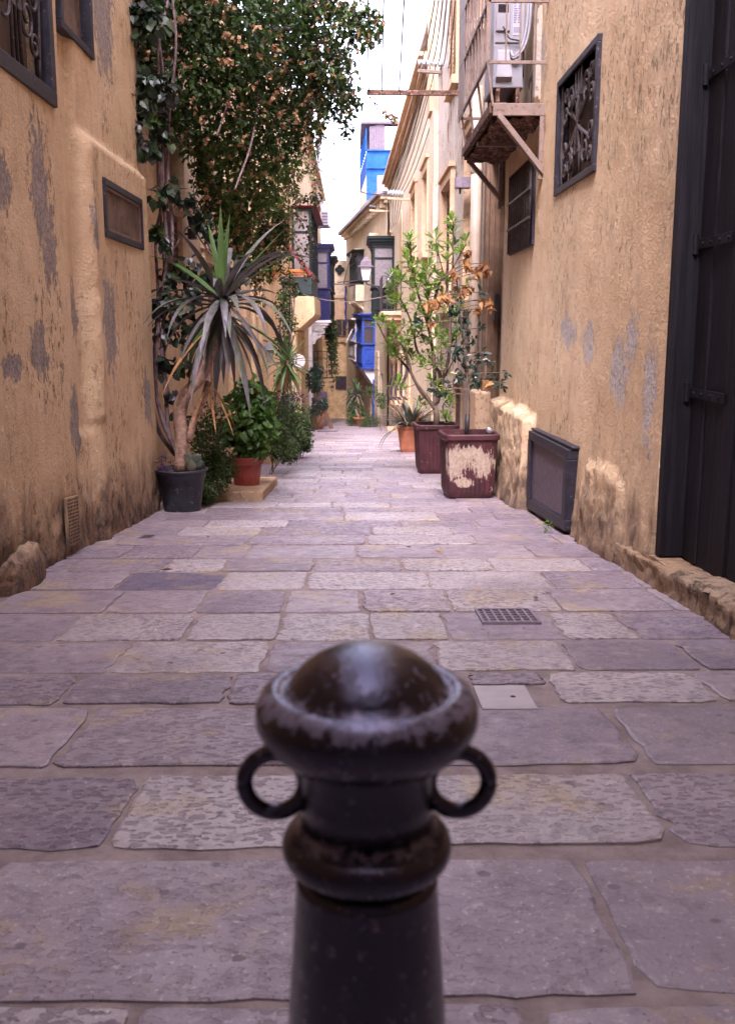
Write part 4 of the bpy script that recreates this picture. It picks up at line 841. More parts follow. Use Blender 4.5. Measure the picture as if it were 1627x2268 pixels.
mb = MB(); mb.add([(ax0 + 0.245, ay0 - 0.003, az0 + 0.30), (ax0 + 0.285, ay0 - 0.003, az0 + 0.30), (ax0 + 0.265, ay0 - 0.003, az0 + 0.335)], [(0, 1, 2)]); mb.build('warning_sticker', 'amber', t)
for i, (dx, m, r_) in enumerate(((0.30, 'acwhite', 0.017), (0.33, 'acwhite', 0.015), (0.16, 'cable', 0.008))):
    mb = MB(); x = ax0 + dx; p = [(x + 0.06, ay0 + 0.1, az1 + 0.5), (x + 0.05, ay0 - 0.03, az0 + 0.75), (x, ay0 - 0.07, az0 + 0.42), (ax0 + 0.22, ay0 - 0.06, az0 + 0.30 - 0.02 * i), (ax0 + 0.18, ay0 - 0.02, az0 + 0.36)] if i < 2 else [(ax0 + 0.10, ay0 - 0.02, az0 + 0.60), (ax0 + 0.16, ay0 - 0.05, az0 + 0.48), (ax0 + 0.30, ay0 - 0.04, az0 + 0.42), (ax0 + 0.32, ay0 - 0.03, az0 + 0.1)]
    mb.tube(bez(p, 6), r_, 7); mb.build('hose' if i < 2 else 'power_cable', m, t, smooth=True)
for x in (ax0 + 0.04, ax1 - 0.08): mb = MB(); mb.box(x, x + 0.04, ay0, ay0 + 0.7, ZF - 0.02, az0); mb.build('support', 'rust', t)

# ================================================================ right: long cream house
t3 = thing('house', 'long cream plastered house with stone cornice and tall framed windows on the right', 'house', (2.2, 34, gz(34)))
X3 = lambda y: 1.80 + (1.52 - 1.80) * (y - 23.75) / 20.5
w3 = [(24.5, 26.2, 3.0, 4.95), (28.4, 30.4, 3.0, 4.95), (41.6, 43.3, 2.6, 4.8)]
low = [(30.6, 32.0), (33.6, 35.0), (36.8, 38.2), (40.0, 41.3)]
lz = lambda y: (gz(y) + 1.15, gz(y) + 2.55)
h3 = [(a, b, c, d) for a, b, c, d in w3] + [(a, b, *lz(a)) for a, b in low]
wallmesh((1.80, 23.75), (1.52, 44.25), -3.6, 7.2, -1, h3, 0.4, 0.01, 0.6, 0.2).build('wall', 'cream', t3, smooth=True)
mb = MB(); mb.box(2.1, 5, 23.75, 44.25, -3.6, 7.2); mb.build('core', 'cream', t3)
for (a, b, c, d) in w3: wn = surround(t3, X3(a), -1, a, b, c, d, 0.2, 0.07); panes(wn, X3(a) + 0.14, -1, a + 0.01, b - 0.01, c + 0.01, d - 0.01, 2, 4, 'brownwood', 'darkglass')
wn = ob('blind_niche', None, t3); mb = MB()
mb.prism([(X3(36) - 0.02, 35.6 + 1.0 * math.cos(a), 4.1 + 1.15 * math.sin(a)) for a in [2 * math.pi * i / 22 for i in range(22)]], (0.03, 0, 0)); mb.build('niche_panel', 'stone', wn)
def cage(t, X, y0, y1, z0, z1):
    wn = surround(t, X, -1, y0, y1, z0, z1, 0.14, 0.05); mb = MB(); mb.box(X + 0.1, X + 0.12, y0 + 0.01, y1 - 0.01, z0 + 0.01, z1 - 0.01); mb.build('shutter', 'brownwood', wn)
    n = 7
    for i in range(n):
        y = y0 + 0.08 + (y1 - y0 - 0.16) * i / (n - 1); mb = MB()
        mb.tube(bez([(X - 0.05, y, z1 - 0.02), (X - 0.07, y, z1 - 0.4 * (z1 - z0)), (X - 0.24, y, z0 + 0.28 * (z1 - z0)), (X - 0.22, y, z0 + 0.1), (X - 0.05, y, z0 + 0.02)], 5), 0.013, 5); mb.build('cage_bar', 'iron', wn)
    for (dx, z) in ((0.06, z1 - 0.15), (0.14, z0 + 0.52 * (z1 - z0)), (0.245, z0 + 0.2 * (z1 - z0))):
        mb = MB(); mb.bar((X - dx, y0 + 0.04, z), (X - dx, y1 - 0.04, z), 0.016, 0.03); mb.build('cage_rail', 'iron', wn)
for a, b in low: cage(t3, X3(a), a, b, *lz(a))
for (z, h, e) in ((7.05, 0.10, 0.10), (7.15, 0.12, 0.22), (7.27, 0.08, 0.34)):
    mb = MB(); mb.add([(X3(y) - e if s_ == 0 else 2.4, y, zz) for zz in (z, z + h) for y in (23.8, 44.3) for s_ in (0, 1)], [(0, 2, 3, 1), (4, 5, 7, 6), (0, 1, 5, 4), (2, 6, 7, 3), (0, 4, 6, 2), (1, 3, 7, 5)]); mb.build('cornice', 'stone', t3)
for k in range(9):
    y = 24.0 + k * 2.28; mb = MB(); mb.box(X3(y) - 0.02, X3(y) + 0.3, y, y + 0.42, 7.352, 8.05); mb.build('parapet_pier', 'stone', t3)
    mb = MB(); mb.box(X3(y) + 0.06, X3(y) + 0.22, y + 0.422, y + 2.278, 7.352, 7.98); mb.build('parapet_panel', 'cream', t3)
mb = MB(); mb.add([(X3(y) - 0.10 if s_ == 0 else 2.3, y, zz) for zz in (8.053, 8.19) for y in (23.8, 44.4) for s_ in (0, 1)], [(0, 2, 3, 1), (4, 5, 7, 6), (0, 1, 5, 4), (2, 6, 7, 3), (0, 4, 6, 2), (1, 3, 7, 5)]); mb.build('coping', 'darkstone', t3)
mb = MB(); mb.box(1.2, 1.62, 36.2, 37.4, gz(37) - 0.2, gz(37) + 0.16); tag(mb.build('door_step', 'stone', None, bevel=0.02), 'plain stone doorstep far down the right side of the street', 'step')
# projecting stone band with open iron balcony
zb0 = zat(690, 36.5)
t = thing('balcony', 'small black iron balcony with flowers on a stone slab before the dark green closed balcony', 'balcony', (1.3, 36.5, zb0))
mb = MB(); mb.box(0.93, 1.66, 35.2, 38.4, zb0 - 0.14, zb0); mb.build('slab', 'stone', t, bevel=0.02)
mb = MB(); mb.box(1.05, 1.66, 35.3, 38.3, zb0 - 0.3, zb0 - 0.142); mb.build('slab_moulding', 'stone', t)
railing(t, [(1.62, 35.25), (0.97, 35.25), (0.97, 38.35)], zb0 + 0.05, zb0 + 1.2, 0.16, 0.018, 'iron', 0.0, True)
for y in (35.6, 37.8): corbel(t, 1.66, 1.1, y, y + 0.22, zb0 - 0.75, zb0 - 0.302, 'stone')
t = thing('awning', 'small white slanted awning above the black iron balcony on the right', 'awning', (1.3, 38.2, 3.0))
mb = MB(); a, b = at(893, 563, 37.0), at(845, 640, 37.0); mb.add([a, a + Vector((0, 2.2, 0)), b + Vector((0, 2.2, 0)), b, a + Vector((0, 0, -0.03)), a + Vector((0, 2.2, -0.03)), b + Vector((0, 2.2, -0.03)), b + Vector((0, 0, -0.03))], [(0, 1, 2, 3), (7, 6, 5, 4), (0, 3, 7, 4), (1, 5, 6, 2), (3, 2, 6, 7), (0, 4, 5, 1)]); mb.build('canvas', 'whitepaint', t)
mb = MB(); mb.bar(b + Vector((0, 0, -0.05)), Vector((1.6, 37.0, b.z - 0.02)), 0.02); mb.build('arm', 'iron', t)
mb = MB(); mb.bar(b + Vector((0, 2.2, -0.05)), Vector((1.6, 39.2, b.z - 0.02)), 0.02); mb.build('arm', 'iron', t)
t = gallery('closed_balcony', 'large dark green closed balcony with lace curtains behind the street lantern', -1, 40.2, 3.2, 1.58, 0.72, zat(697, 40), zat(637, 40), zat(540, 40), 'greenpaint', None, 'curtain', 4, 1, 0.32)
corbel(t, 1.58, 0.85, 40.4, 40.9, zat(722, 40), zat(697, 40) - 0.072, 'stone'); corbel(t, 1.58, 0.85, 42.5, 43.0, zat(722, 40), zat(697, 40) - 0.072, 'stone')

# ================================================================ right far: turned stone house
t4 = thing('house', 'weathered stone house turning into the street with heavy eaves cornice far right', 'house', (1.2, 52, gz(52)))
X4 = lambda y: 1.45 - 0.105 * (y - 44.5)
h4 = [(46.0, 46.9, -3.4, -0.9), (55.5, 56.6, -4.0, -1.6)]
wallmesh((1.45, 44.5), (X4(63.4), 63.4), -5.5, 6.9, -1, h4, 0.45, 0.02, 0.6, 0.2).build('wall', 'oldstone', t4, smooth=True)
mb = MB(); mb.prism([(X4(44.5) + 0.25, 44.52, -5.5), (X4(63.4) + 0.25, 63.4, -5.5), (6, 63.4, -5.5), (6, 44.52, -5.5)], (0, 0, 12.4)); mb.build('core', 'oldstone', t4)
for (z, h, e) in ((6.55, 0.16, 0.15), (6.71, 0.14, 0.32), (6.85, 0.17, 0.5)):
    mb = MB(); mb.add([(X4(y) - e if s_ == 0 else 2.6, y, zz) for zz in (z, z + h) for y in (44.5 - e * 0.3, 63.4) for s_ in (0, 1)], [(0, 2, 3, 1), (4, 5, 7, 6), (0, 1, 5, 4), (2, 6, 7, 3), (0, 4, 6, 2), (1, 3, 7, 5)]); mb.build('cornice', 'oldstone' if e < 0.4 else 'darkstone', t4)
for k in range(16):
    y = 44.9 + k * 0.95; mb = MB(); mb.box(X4(y) - 0.30, X4(y) + 0.05, y, y + 0.2, 6.38, 6.71); mb.build('modillion', 'oldstone', t4)
for k in range(12):   # rusticated courses under the blue balcony
    z = gz(50) + 0.1 + k * 0.3
    for (ya, yb) in ((47.2, 48.6), (50.2, 51.6)):
        mb = MB(); mb.add([(X4(y) - e, y, zz) for zz in (z, z + 0.27) for y in (ya, yb) for e in (0.06, -0.05)], [(0, 2, 3, 1), (4, 5, 7, 6), (0, 1, 5, 4), (2, 6, 7, 3), (0, 4, 6, 2), (1, 3, 7, 5)]); mb.build('quoin', 'cream', t4)
mb = MB(); mb.box(X4(46.4) + 0.1, X4(46.4) + 0.16, 46.0, 46.9, -3.4, -0.9); mb.build('door', 'greenpaint', t4)
mb = MB(); mb.box(X4(49.4) - 0.05, X4(49.4) + 0.1, 48.7, 50.1, gz(49) - 0.1, -1.3); mb.build('blue_door', 'midblue', t4)
for (ya, za) in ((47.5, 5.2), (54.2, 5.0)):
    wn = ob('window_hood', None, t4); mb = MB(); mb.box(X4(ya) - 0.45, X4(ya), ya, ya + 1.5, za, za + 0.35); mb.build('hood_slab', 'oldstone', wn, bevel=0.05); corbel(wn, X4(ya) + 0.1, X4(ya) - 0.3, ya + 0.1, ya + 0.35, za - 0.6, za - 0.003, 'oldstone')
t = gallery('closed_balcony', 'bright mid-blue closed balcony with sash panes on the right', -1, 48.8, 2.6, X4(48.8), 0.36, zat(814, 48.8), zat(763, 48.8), zat(703, 48.8), 'midblue', None, 'darkglass', 4, 1, 0.2, 0.3, lean=-0.105)
z9 = zat(814, 48.8) - 0.075
mb = MB(); mb.prism([(X4(48.8), 48.9, z9), (0.40, 48.9, z9), (0.55, 48.9, z9 - 0.25), (X4(48.8) - 0.1, 48.9, z9 - 0.75), (X4(48.8), 48.9, z9 - 0.75)], (-0.22, 2.2, 0)); mb.build('corbel_base', 'lilac', t)
t = gallery('closed_balcony', 'white panelled closed balcony just beyond the bright blue one', -1, 52.2, 3.4, X4(52.2), 0.02, zat(797, 52.2), zat(758, 52.2), zat(712, 52.2), 'whitepaint', None, 'glass', 5, 1, 0.16, 0.3, lean=-0.105)
z9 = zat(797, 52.2) - 0.075; mb = MB(); mb.prism([(X4(52.2), 52.3, z9), (0.06, 52.3, z9), (0.25, 52.3, z9 - 0.3), (X4(52.2), 52.3, z9 - 0.6)], (-0.3, 3.0, 0)); mb.build('corbel_base', 'lilac', t)
mb = MB(); mb.bar(at(778, 733, 52.0), at(764, 763, 52.0) + Vector((0, -0.3, 0)), 0.035, 0.7, up=(0, 1, 0)); tag(mb.build('propped_shutter', 'whitepaint', None), 'white top-hung shutter propped open beside the white balcony', 'shutter')
mb = MB(); mb.bar(at(789, 733, 49.5), at(777, 762, 49.2), 0.035, 0.7, up=(0, 1, 0)); tag(mb.build('propped_shutter', 'midblue', None), 'blue top-hung shutter propped open beside the blue balcony', 'shutter')
zz0 = zat(628, 54)
t = gallery('closed_balcony', 'dark green closed balcony on a stone box high above the white one', -1, 53.6, 3.6, X4(53.6) + 0.1, 0.10, zz0, zz0 + 0.1, zat(560, 54), 'greenpaint', None, 'darkglass', 5, 1, 0.16, 0.3, lean=-0.105, deco=False)
mb = MB(); mb.prism([(0.06, 53.5, zat(667, 54)), (X4(53.5) + 0.1, 53.5, zat(667, 54)), (X4(57) + 0.1, 57.1, zat(667, 54)), (-0.32, 57.1, zat(667, 54))], (0, 0, zz0 - 0.075 - zat(667, 54))); mb.build('stone_box', 'oldstone', t)
for k in range(3): y = 53.7 + k * 1.3; corbel(t, X4(y) + 0.1, X4(y) - 0.5, y, y + 0.35, zat(692, 54), zat(667, 54) - 0.003, 'oldstone')
mb = MB(); mb.bar(at(776, 568, 53.3), at(762, 622, 52.9), 0.035, 1.0, up=(0, 1, 0)); tag(mb.build('propped_shutter', 'greenpaint', None), 'dark green top-hung shutter propped open above the stone box balcony', 'shutter')
# roof-top additions behind
t = thing('house', 'bright blue painted upper storey with grey timber and white sheet hut on its roof', 'house', (2, 51, 6.8))
bl = lambda z0, z1, x0, x1, ya, yb, m, nm: MB().prism([(x0, ya, z0), (x1, ya, z0), (x1, yb, z0), (x0 - 0.30, yb, z0)], (0, 0, z1 - z0)).build(nm, m, t)
bx = at(812, 400, 50).x
bl(6.9, zat(333, 50), bx, 4.5, 50, 58, 'bluewall', 'wall'); 
mb = MB(); mb.prism([(bx - 0.02, 50.3, 6.9), (bx - 0.02 - 0.0, 50.3, 6.9), (bx - 0.32, 58, 6.9), (bx - 0.28, 58, 6.9), (bx + 0.02, 50.3, 6.9)], (0, 0, zat(385, 50) - 6.9)); mb.build('side_wall', 'cream', t)
mb = MB(); mb.box(bx - 0.05, 4.5, 49.9, 49.998, zat(373, 50), zat(366, 50)); mb.build('string_course', 'bluewall', t)
mb = MB(); mb.box(bx - 0.05, 4.5, 49.9, 49.998, zat(334, 50), zat(331, 50)); mb.build('coping', 'bluewall', t)
h0 = zat(330.5, 50); h1 = zat(278, 50)
mb = MB(); mb.box(bx + 0.5, 4.5, 50.1, 57, h0, h1); mb.build('hut_wall', 'whitewall', t)
for k in range(7): mb = MB(); x = bx + 0.13 + k * 0.105; mb.box(x, x + 0.098, 50.02, 50.08, h0, h1 + random.uniform(-0.05, 0.08)); mb.build('plank', 'purplegrey', t)
mb = MB(); mb.box(bx - 0.3, bx + 1.9, 49.9, 57, h1 + 0.09, h1 + 0.2); mb.build('hut_roof', 'purplegrey', t)
for k in range(9): mb = MB(); y = 50.3 + k * 0.85; mb.bar((bx - 0.02 - 0.0375 * (y - 50), y, h0), (bx - 0.02 - 0.0375 * (y - 50), y, h1 - 0.1), 0.06, 0.5); mb.build('fence_board', 'bluewall', t)
t = thing('chimney_block', 'grey weathered masonry block rising beside the cornice below the blue storey', 'masonry', (1.6, 46, 6.9))
x0, x1 = at(835, 400, 45.2).x, 2.6; z = 6.9; k = 0
while z < zat(386, 45.2) - 0.05:
    h = 0.30; x = x0
    while x < x1: w = random.uniform(0.45, 0.7); mb = MB(); mb.box(x, min(x + w - 0.012, x1), 45.2 + random.uniform(0, 0.015), 46.6, z, z + h - 0.012); mb.build('block', 'darkstone', t); x += w
    z += h
# ================================================================ left: vine-covered house
tB = thing('house', 'shaded ochre house behind the bougainvillea with louvred shutters on the left', 'house', (-2.5, 17, gz(17)))
XB2 = -2.32
hB = [(12.35, 13.62, 1.75, 2.66), (12.3, 13.75, 2.86, 3.62), (15.6, 17.0, -1.3, 2.2), (19.3, 21.0, 1.4, 3.4)]
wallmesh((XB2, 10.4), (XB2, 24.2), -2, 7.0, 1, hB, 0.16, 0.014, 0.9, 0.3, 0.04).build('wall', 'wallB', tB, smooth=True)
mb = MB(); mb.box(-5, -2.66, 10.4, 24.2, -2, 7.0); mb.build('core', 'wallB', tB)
mb = MB(); mb.box(XB2, LM - 0.03, 10.56, 10.80, -1.2, 6.6); mb.build('pilaster', 'peelwhite', tB, bevel=0.02)
wn = surround(tB, XB2, 1, 12.35, 13.62, 1.75, 2.66, 0.1, 0.03); louvres(wn, XB2 - 0.06, 1, 12.36, 13.61, 1.76, 2.65, 'shutter')
wn = surround(tB, XB2, 1, 12.3, 13.75, 2.86, 3.62, 0.16, 0.06); mb = MB(); mb.box(XB2 - 0.2, XB2 - 0.18, 12.3, 13.75, 2.86, 3.62); mb.build('pane', 'board', wn)
wn = surround(tB, XB2, 1, 15.6, 17.0, -1.3, 2.2, 0.18, 0.06, sill=False, name='door'); mb = MB(); mb.box(XB2 - 0.2, XB2 - 0.15, 15.6, 17.0, -1.3, 2.2); mb.build('door_leaf', 'brownwood', wn)
wn = surround(tB, XB2, 1, 19.3, 21.0, 1.4, 3.4, 0.18, 0.06); panes(wn, XB2 - 0.12, 1, 19.31, 20.99, 1.41, 3.39, 2, 3)
for k, y in enumerate((18.2, 22.4)):
    mb = MB(); mb.box(XB2, XB2 + 0.09, y, y + 0.5, -1.7, 7.0); mb.build('pilaster', 'wallC', tB)
t = thing('drainpipe', 'ochre painted drainpipe on the left wall beyond the spiky yucca', 'drainpipe', (-2.24, 23.5, gz(23.5)))
mb = MB(); mb.tube([(-2.23, 23.5, gz(23.5) - 0.1), (-2.23, 23.5, 6.8)], 0.085, 12); mb.build('pipe', 'wallC', t, smooth=True)
for z in (-0.4, 1.4, 3.2): mb = MB(); mb.lathe((-2.23, 23.5, z), [(0.086, 0), (0.1, 0.01), (0.1, 0.08), (0.086, 0.09)], 12); mb.build('socket', 'wallC', t, smooth=True)
# wall lanterns / floodlight boxes
for (px, py, lab) in ((372, 505, 'small black lamp box beside the louvred shutters, left of the pair'), (425, 518, 'small black lamp box beside the louvred shutters, right of the pair')):
    p = onx(px, py, XB2 + 0.1); t = thing('wall_lamp', lab, 'lamp', p); mb = MB(); mb.box(p.x - 0.05, p.x + 0.06, p.y - 0.07, p.y + 0.07, p.z - 0.07, p.z + 0.07); mb.build('housing', 'iron', t, bevel=0.008)
    mb = MB(); mb.bar((p.x - 0.12, p.y, p.z), (p.x - 0.05, p.y, p.z), 0.03); mb.build('bracket', 'iron', t)

# ================================================================ left: yellow house with propped orange shutter
tC = thing('house', 'warm yellow house on the left with a propped open orange shutter', 'house', (-2.5, 29, gz(29)))
wallmesh((-2.26, 24.2), (-2.24, 34.6), -2.8, 8.0, 1, [(26.6, 28.6, zat(610, 27), zat(500, 27)), (30.5, 32.2, -2.5, 0.6)], 0.3, 0.012, 0.8, 0.25, 0.03).build('wall', 'wallC', tC, smooth=True)
mb = MB(); mb.box(-5, -2.55, 24.2, 34.6, -2.8, 8.0); mb.build('core', 'wallC', tC)
zt, zb_ = zat(506, 27), zat(612, 27)
wn = ob('window', None, tC); mb = MB(); frame(mb, -2.3, -2.17, 26.55, 28.65, zb_, zt, 0.1); mb.build('frame', 'orange', wn)
mb = MB(); mb.box(-2.42, -2.4, 26.6, 28.6, zb_, zt); mb.build('pane', 'darkglass', wn)
a0 = Vector((-2.15, 26.6, zt)); b0 = at(689, 608, 26.6); b0.y = 26.6
hs = ob('propped_shutter', None, tC); D = Vector((0, 1.95, 0))
for (p, q, w, m, nm) in ((a0, b0, 0.07, 'redtrim', 'stile'), (a0 + D, b0 + D, 0.07, 'redtrim', 'stile'), (b0 + Vector((0, 0.04, 0)), b0 + D - Vector((0, 0.04, 0)), 0.07, 'redtrim', 'bottom_rail'), (a0 + Vector((0, 0.04, 0)), a0 + D - Vector((0, 0.04, 0)), 0.07, 'orange', 'top_rail'),
                         (Vector((-2.2, 26.7, zb_ + 0.16)), b0 + Vector((-0.05, 0.1, 0.1)), 0.06, 'orange', 'prop_arm'), (Vector((-2.2, 28.4, zb_ + 0.16)), b0 + D + Vector((-0.05, -0.1, 0.1)), 0.06, 'orange', 'prop_arm'), (Vector((-2.2, 26.7, zb_ - 0.02)), b0 + Vector((-0.03, 0.1, -0.03)), 0.04, 'brownwood', 'stay')):
    mb = MB(); mb.bar(p, q, w, w); mb.build(nm, m, hs)
for i in range(9):
    f_ = (i + 0.5) / 9; mb = MB(); p = a0 + (b0 - a0) * f_ + Vector((0, 0.04, 0)); mb.bar(p, p + Vector((0, 1.87, 0)), 0.09, 0.015, up=(0.7, 0, -0.7)); mb.build('slat', 'orange', hs)
mb = MB(); mb.box(-2.36, -2.3, 30.5, 32.2, -2.5, 0.6); mb.build('door', 'shutter', tC)

# ================================================================ left: house with slate green balcony
tD = thing('house', 'yellow stone-trimmed house on the left carrying the slate green closed balcony', 'house', (-2.4, 40, gz(40)))
wallmesh((-2.2, 34.6), (-2.15, 46.4), -3.6, 8.6, 1, [(38.4, 39.6, -2.9, -0.1), (42.2, 43.4, -3, 0.1)], 0.35, 0.012, 0.8, 0.25).build('wall', 'wallC', tD, smooth=True)
mb = MB(); mb.box(-5, -2.45, 34.6, 46.4, -3.6, 8.6); mb.build('core', 'wallC', tD)
for ya, yb, e in ((34.7, 35.6, 0.14), (36.6, 37.1, 0.1), (37.2, 37.5, 0.18), (40.2, 40.6, 0.16)): mb = MB(); mb.box(-2.2, -2.18 + e, ya, yb, -3.5, zat(735, 36)); mb.build('pilaster', 'wallC', tD, bevel=0.02)
mb = MB(); mb.box(-2.4, -2.3, 38.4, 39.6, -2.9, -0.1); mb.build('door', 'brownwood', tD)
for (z, h, e) in ((8.45, 0.16, 0.12), (8.61, 0.14, 0.3), (8.75, 0.16, 0.45)): mb = MB(); mb.box(-3, -2.17 + e, 34.6, 62.5, z, z + h); mb.build('cornice', 'stone', tD)
for k in range(26): y = 35 + k * 1.05; mb = MB(); mb.box(-2.2, -2.17 + 0.26, y, y + 0.25, 8.2, 8.45); mb.build('modillion', 'stone', tD)
z0, zs, z1 = zat(651, 35.6), zat(608, 35.6), zat(460, 35.6)
t = gallery('closed_balcony', 'slate green closed balcony with narrow front panes on the left above yellow stone corbel', 1, 35.6, 6.2, -2.2, -1.50, z0, zs, z1, 'greenpaint', 'slategreen', 'glass', 11, 1, 0.07, 0.34, 'redtrim', deco=False)
mb = MB(); mb.box(-2.2, -1.53, 35.66, 35.67, zs + 0.09 + 0.64 * (z1 - zs), zs + 0.09 + 0.76 * (z1 - zs)); mb.build('amber_pane', 'amber', t)
zc1, zc0 = z0 - 0.075, zat(732, 35.6)
mb = MB(); mb.prism([(-2.2, 35.5, zc1), (-1.42, 35.5, zc1), (-1.40, 35.5, zc1 - 0.62), (-1.46, 35.5, zc1 - 0.72), (-1.60, 35.5, zc1 - 0.82), (-1.85, 35.5, zc0 + 0.15), (-2.05, 35.5, zc0), (-2.2, 35.5, zc0)], (0, 6.4, 0)); mb.build('stone_base', 'wallC', t, bevel=0.03)
# ================================================================ left far house
tE = thing('house', 'far left house with the navy closed balcony and white carved bracket', 'house', (-2.4, 55, gz(55)))
wallmesh((-2.15, 46.4), (-2.05, 63.6), -5.4, 8.4, 1, [(48.3, 49.5, -3.5, 0.2), (55.5, 56.8, -4, -0.4)], 0.45, 0.012, 0.7, 0.25).build('wall', 'wallC', tE, smooth=True)
mb = MB(); mb.box(-5, -2.4, 46.4, 63.6, -5.4, 8.4); mb.build('core', 'wallC', tE)
mb = MB(); mb.box(-2.15, -1.98, 46.5, 47.3, -4, zat(720, 47)); mb.build('white_pilaster', 'whitepaint', tE)
mb = MB(); mb.box(-2.15, -2.02, 47.9, 48.2, -4, 0.6); mb.build('door_jamb', 'whitepaint', tE)
sh = ob('shutter', None, tE); louvres(sh, -1.99, 1, 49.6, 50.9, zat(870, 50), zat(795, 50), 'greyblue', 16, 1)
z0 = zat(705, 47.6)
t = gallery('closed_balcony', 'glossy navy blue closed balcony on the left with pale curtains', 1, 47.6, 3.2, -2.14, -1.20, z0, zat(640, 47.6), zat(553, 47.6), 'navyblue', None, 'curtain', 4, 1, 0.28, 0.3)
mb = MB(); mb.box(-2.14, -1.16, 47.5, 50.9, z0 + 0.0 + (zat(543, 47.6) - z0), zat(543, 47.6) + 0.07); mb.build('roof_slab', 'lilac', t)
for k in range(4): mb = MB(); e = 0.05 * k; mb.box(-2.14, -1.14 - e * 2.2, 47.5 + e, 50.9 - e, z0 - 0.075 - 0.12 * (k + 1), z0 - 0.075 - 0.12 * k - 0.002); mb.build('base_moulding', 'whitepaint', t)
zk = z0 - 0.56
cb = corbel(t, -2.14, -1.42, 47.75, 48.2, zk - 0.85, zk, 'whitepaint', 'carved_bracket')
for (dx, dz, r_) in ((0.42, -0.26, 0.17), (0.18, -0.55, 0.13), (0.2, -0.2, 0.12)): mb = MB(); mb.tube(spiral(Vector((-2.14 + dx, 47.74, zk + dz)), Vector((1, 0, 0)), Vector((0, 0, 1)), 0.02, r_, 1.7, 22), 0.028, 6); mb.build('carved_scroll', 'whitepaint', cb)
z0 = zat(711, 52.5)
t = gallery('closed_balcony', 'narrow dark green closed balcony beyond the navy one on the left', 1, 52.3, 3.0, -2.1, -1.10, z0, zat(648, 52.3), zat(580, 52.3), 'greenpaint', None, 'darkglass', 4, 1, 0.3, 0.3)
mb = MB(); mb.box(-2.1, -1.12, 52.3, 55.4, z0 - 0.26, z0 - 0.075); mb.build('stone_slab', 'wallC', t); corbel(t, -2.1, -1.25, 52.6, 53.1, z0 - 1.0, z0 - 0.262, 'wallC'); corbel(t, -2.1, -1.25, 54.5, 55.0, z0 - 1.0, z0 - 0.262, 'wallC')
z0 = zat(832, 45.6)
t = thing('balcony', 'small low black scroll iron balcony on the left below the navy one', 'balcony', (-1.6, 51, z0))
mb = MB(); mb.box(-2.1, -1.16, 50.8, 52.6, zat(838, 51) - 0.14, zat(838, 51)); mb.build('slab', 'wallC', t, bevel=0.02)
railing(t, [(-2.08, 50.85), (-1.2, 50.85), (-1.2, 52.55)], zat(836, 51), zat(778, 51), 0.19, 0.016, 'iron', 0.0, True)
# upper white party wall, roof terrace
t = thing('house', 'white rendered taller building above the left cornice with a railed roof terrace', 'house', (-3, 57, 8.9))
zt = zat(238, 54)
mb = MB(); mb.box(-5.5, -1.99, 54, 62, 8.92, zt); mb.build('wall', 'whitewall', t)
mb = MB(); mb.box(-1.985, -1.93, 54.1, 62, 8.0, zt + 0.01); mb.build('side_render', 'lilac', t)
mb = MB(); mb.box(-5.5, -1.9, 53.9, 62.1, zt + 0.002, zt + 0.1); mb.build('coping', 'whitewall', t)
railing(t, [(-3.6, 54.1), (-2.1, 54.1), (-2.1, 61.8)], zt + 0.15, zt + 1.5, 0.3, 0.03, 'greyblue')
p = at(720, 482, 49.5)
t = thing('air_conditioner', 'small white boxed air conditioner high on the left wall above the navy balcony', 'air conditioner', p)
mb = MB(); mb.box(p.x - 0.2, p.x + 0.16, p.y, p.y + 0.8, p.z - 0.34, p.z + 0.34); mb.build('case', 'acwhite', t, bevel=0.02)
for i in range(4):
    mb = MB(); mb.box(p.x - 0.16, p.x + 0.12, p.y - 0.012, p.y - 0.002, p.z - 0.26 + i * 0.14, p.z - 0.17 + i * 0.14); mb.build('grille_slot', 'purplegrey', t)
mb = MB(); mb.box(-2.1, p.x + 0.25, p.y + 0.1, p.y + 0.16, p.z - 0.44, p.z - 0.36); mb.box(-2.1, p.x + 0.25, p.y + 0.6, p.y + 0.66, p.z - 0.44, p.z - 0.36); mb.build('bracket', 'purplegrey', t)

# ================================================================ end of the street: honey stone building in blocks
YE = 64.0
tF = thing('house', 'honey limestone building closing the end of the street with mesh window and quatrefoil', 'house', (-0.5, YE, gz(YE)))
def xz(px, py): q = at(px, py, YE); return q.x, q.z
wx0, wz0 = xz(743, 862); wx1, wz1 = xz(770, 833)
bx0, bz0 = xz(746, 742); bx1, bz1 = xz(769, 709)
mb = MB(); mb.box(-2.6, 2.2, YE + 0.03, YE + 4, -6.5, zat(576, YE)); mb.build('wall', 'honey', tF)
z = -5.2; k = 0
while z < zat(768, YE):
    h = random.uniform(0.27, 0.32); x = -2.3 - (0.3 if k % 2 else 0)
    while x < 1.0:
        w = random.uniform(0.5, 0.8)
        if not (x < wx1 + 0.02 and x + w > wx0 - 0.02 and z < wz1 + 0.02 and z + h > wz0 - 0.02):
            mb = MB(); mb.box(x, x + w - 0.014, YE + random.uniform(-0.012, 0.004), YE + 0.06, z, z + h - 0.014); mb.build('stone_block', 'honey', tF)
        x += w
    z += h; k += 1
zr = zat(768, YE) + 0.1
mb = MB(); mb.box(-2.4, 1.5, YE - 0.10, YE + 0.05, zr + 0.2, zr + 0.34); mb.build('string_course', 'honey', tF)
mb = MB(); mb.box(-2.4, 1.5, YE - 0.02, YE + 0.029, zr + 0.342, zat(660, YE)); mb.build('smooth_band', 'stone', tF)
mb = MB(); mb.box(-2.4, 1.5, YE - 0.09, YE + 0.029, zat(660, YE) + 0.002, zat(655, YE) + 0.05); mb.build('string_course', 'stone', tF)
mb = MB(); mb.box(-2.4, 1.5, YE - 0.015, YE + 0.029, zat(655, YE) + 0.052, zat(577, YE)); mb.build('upper_band', 'cream', tF)
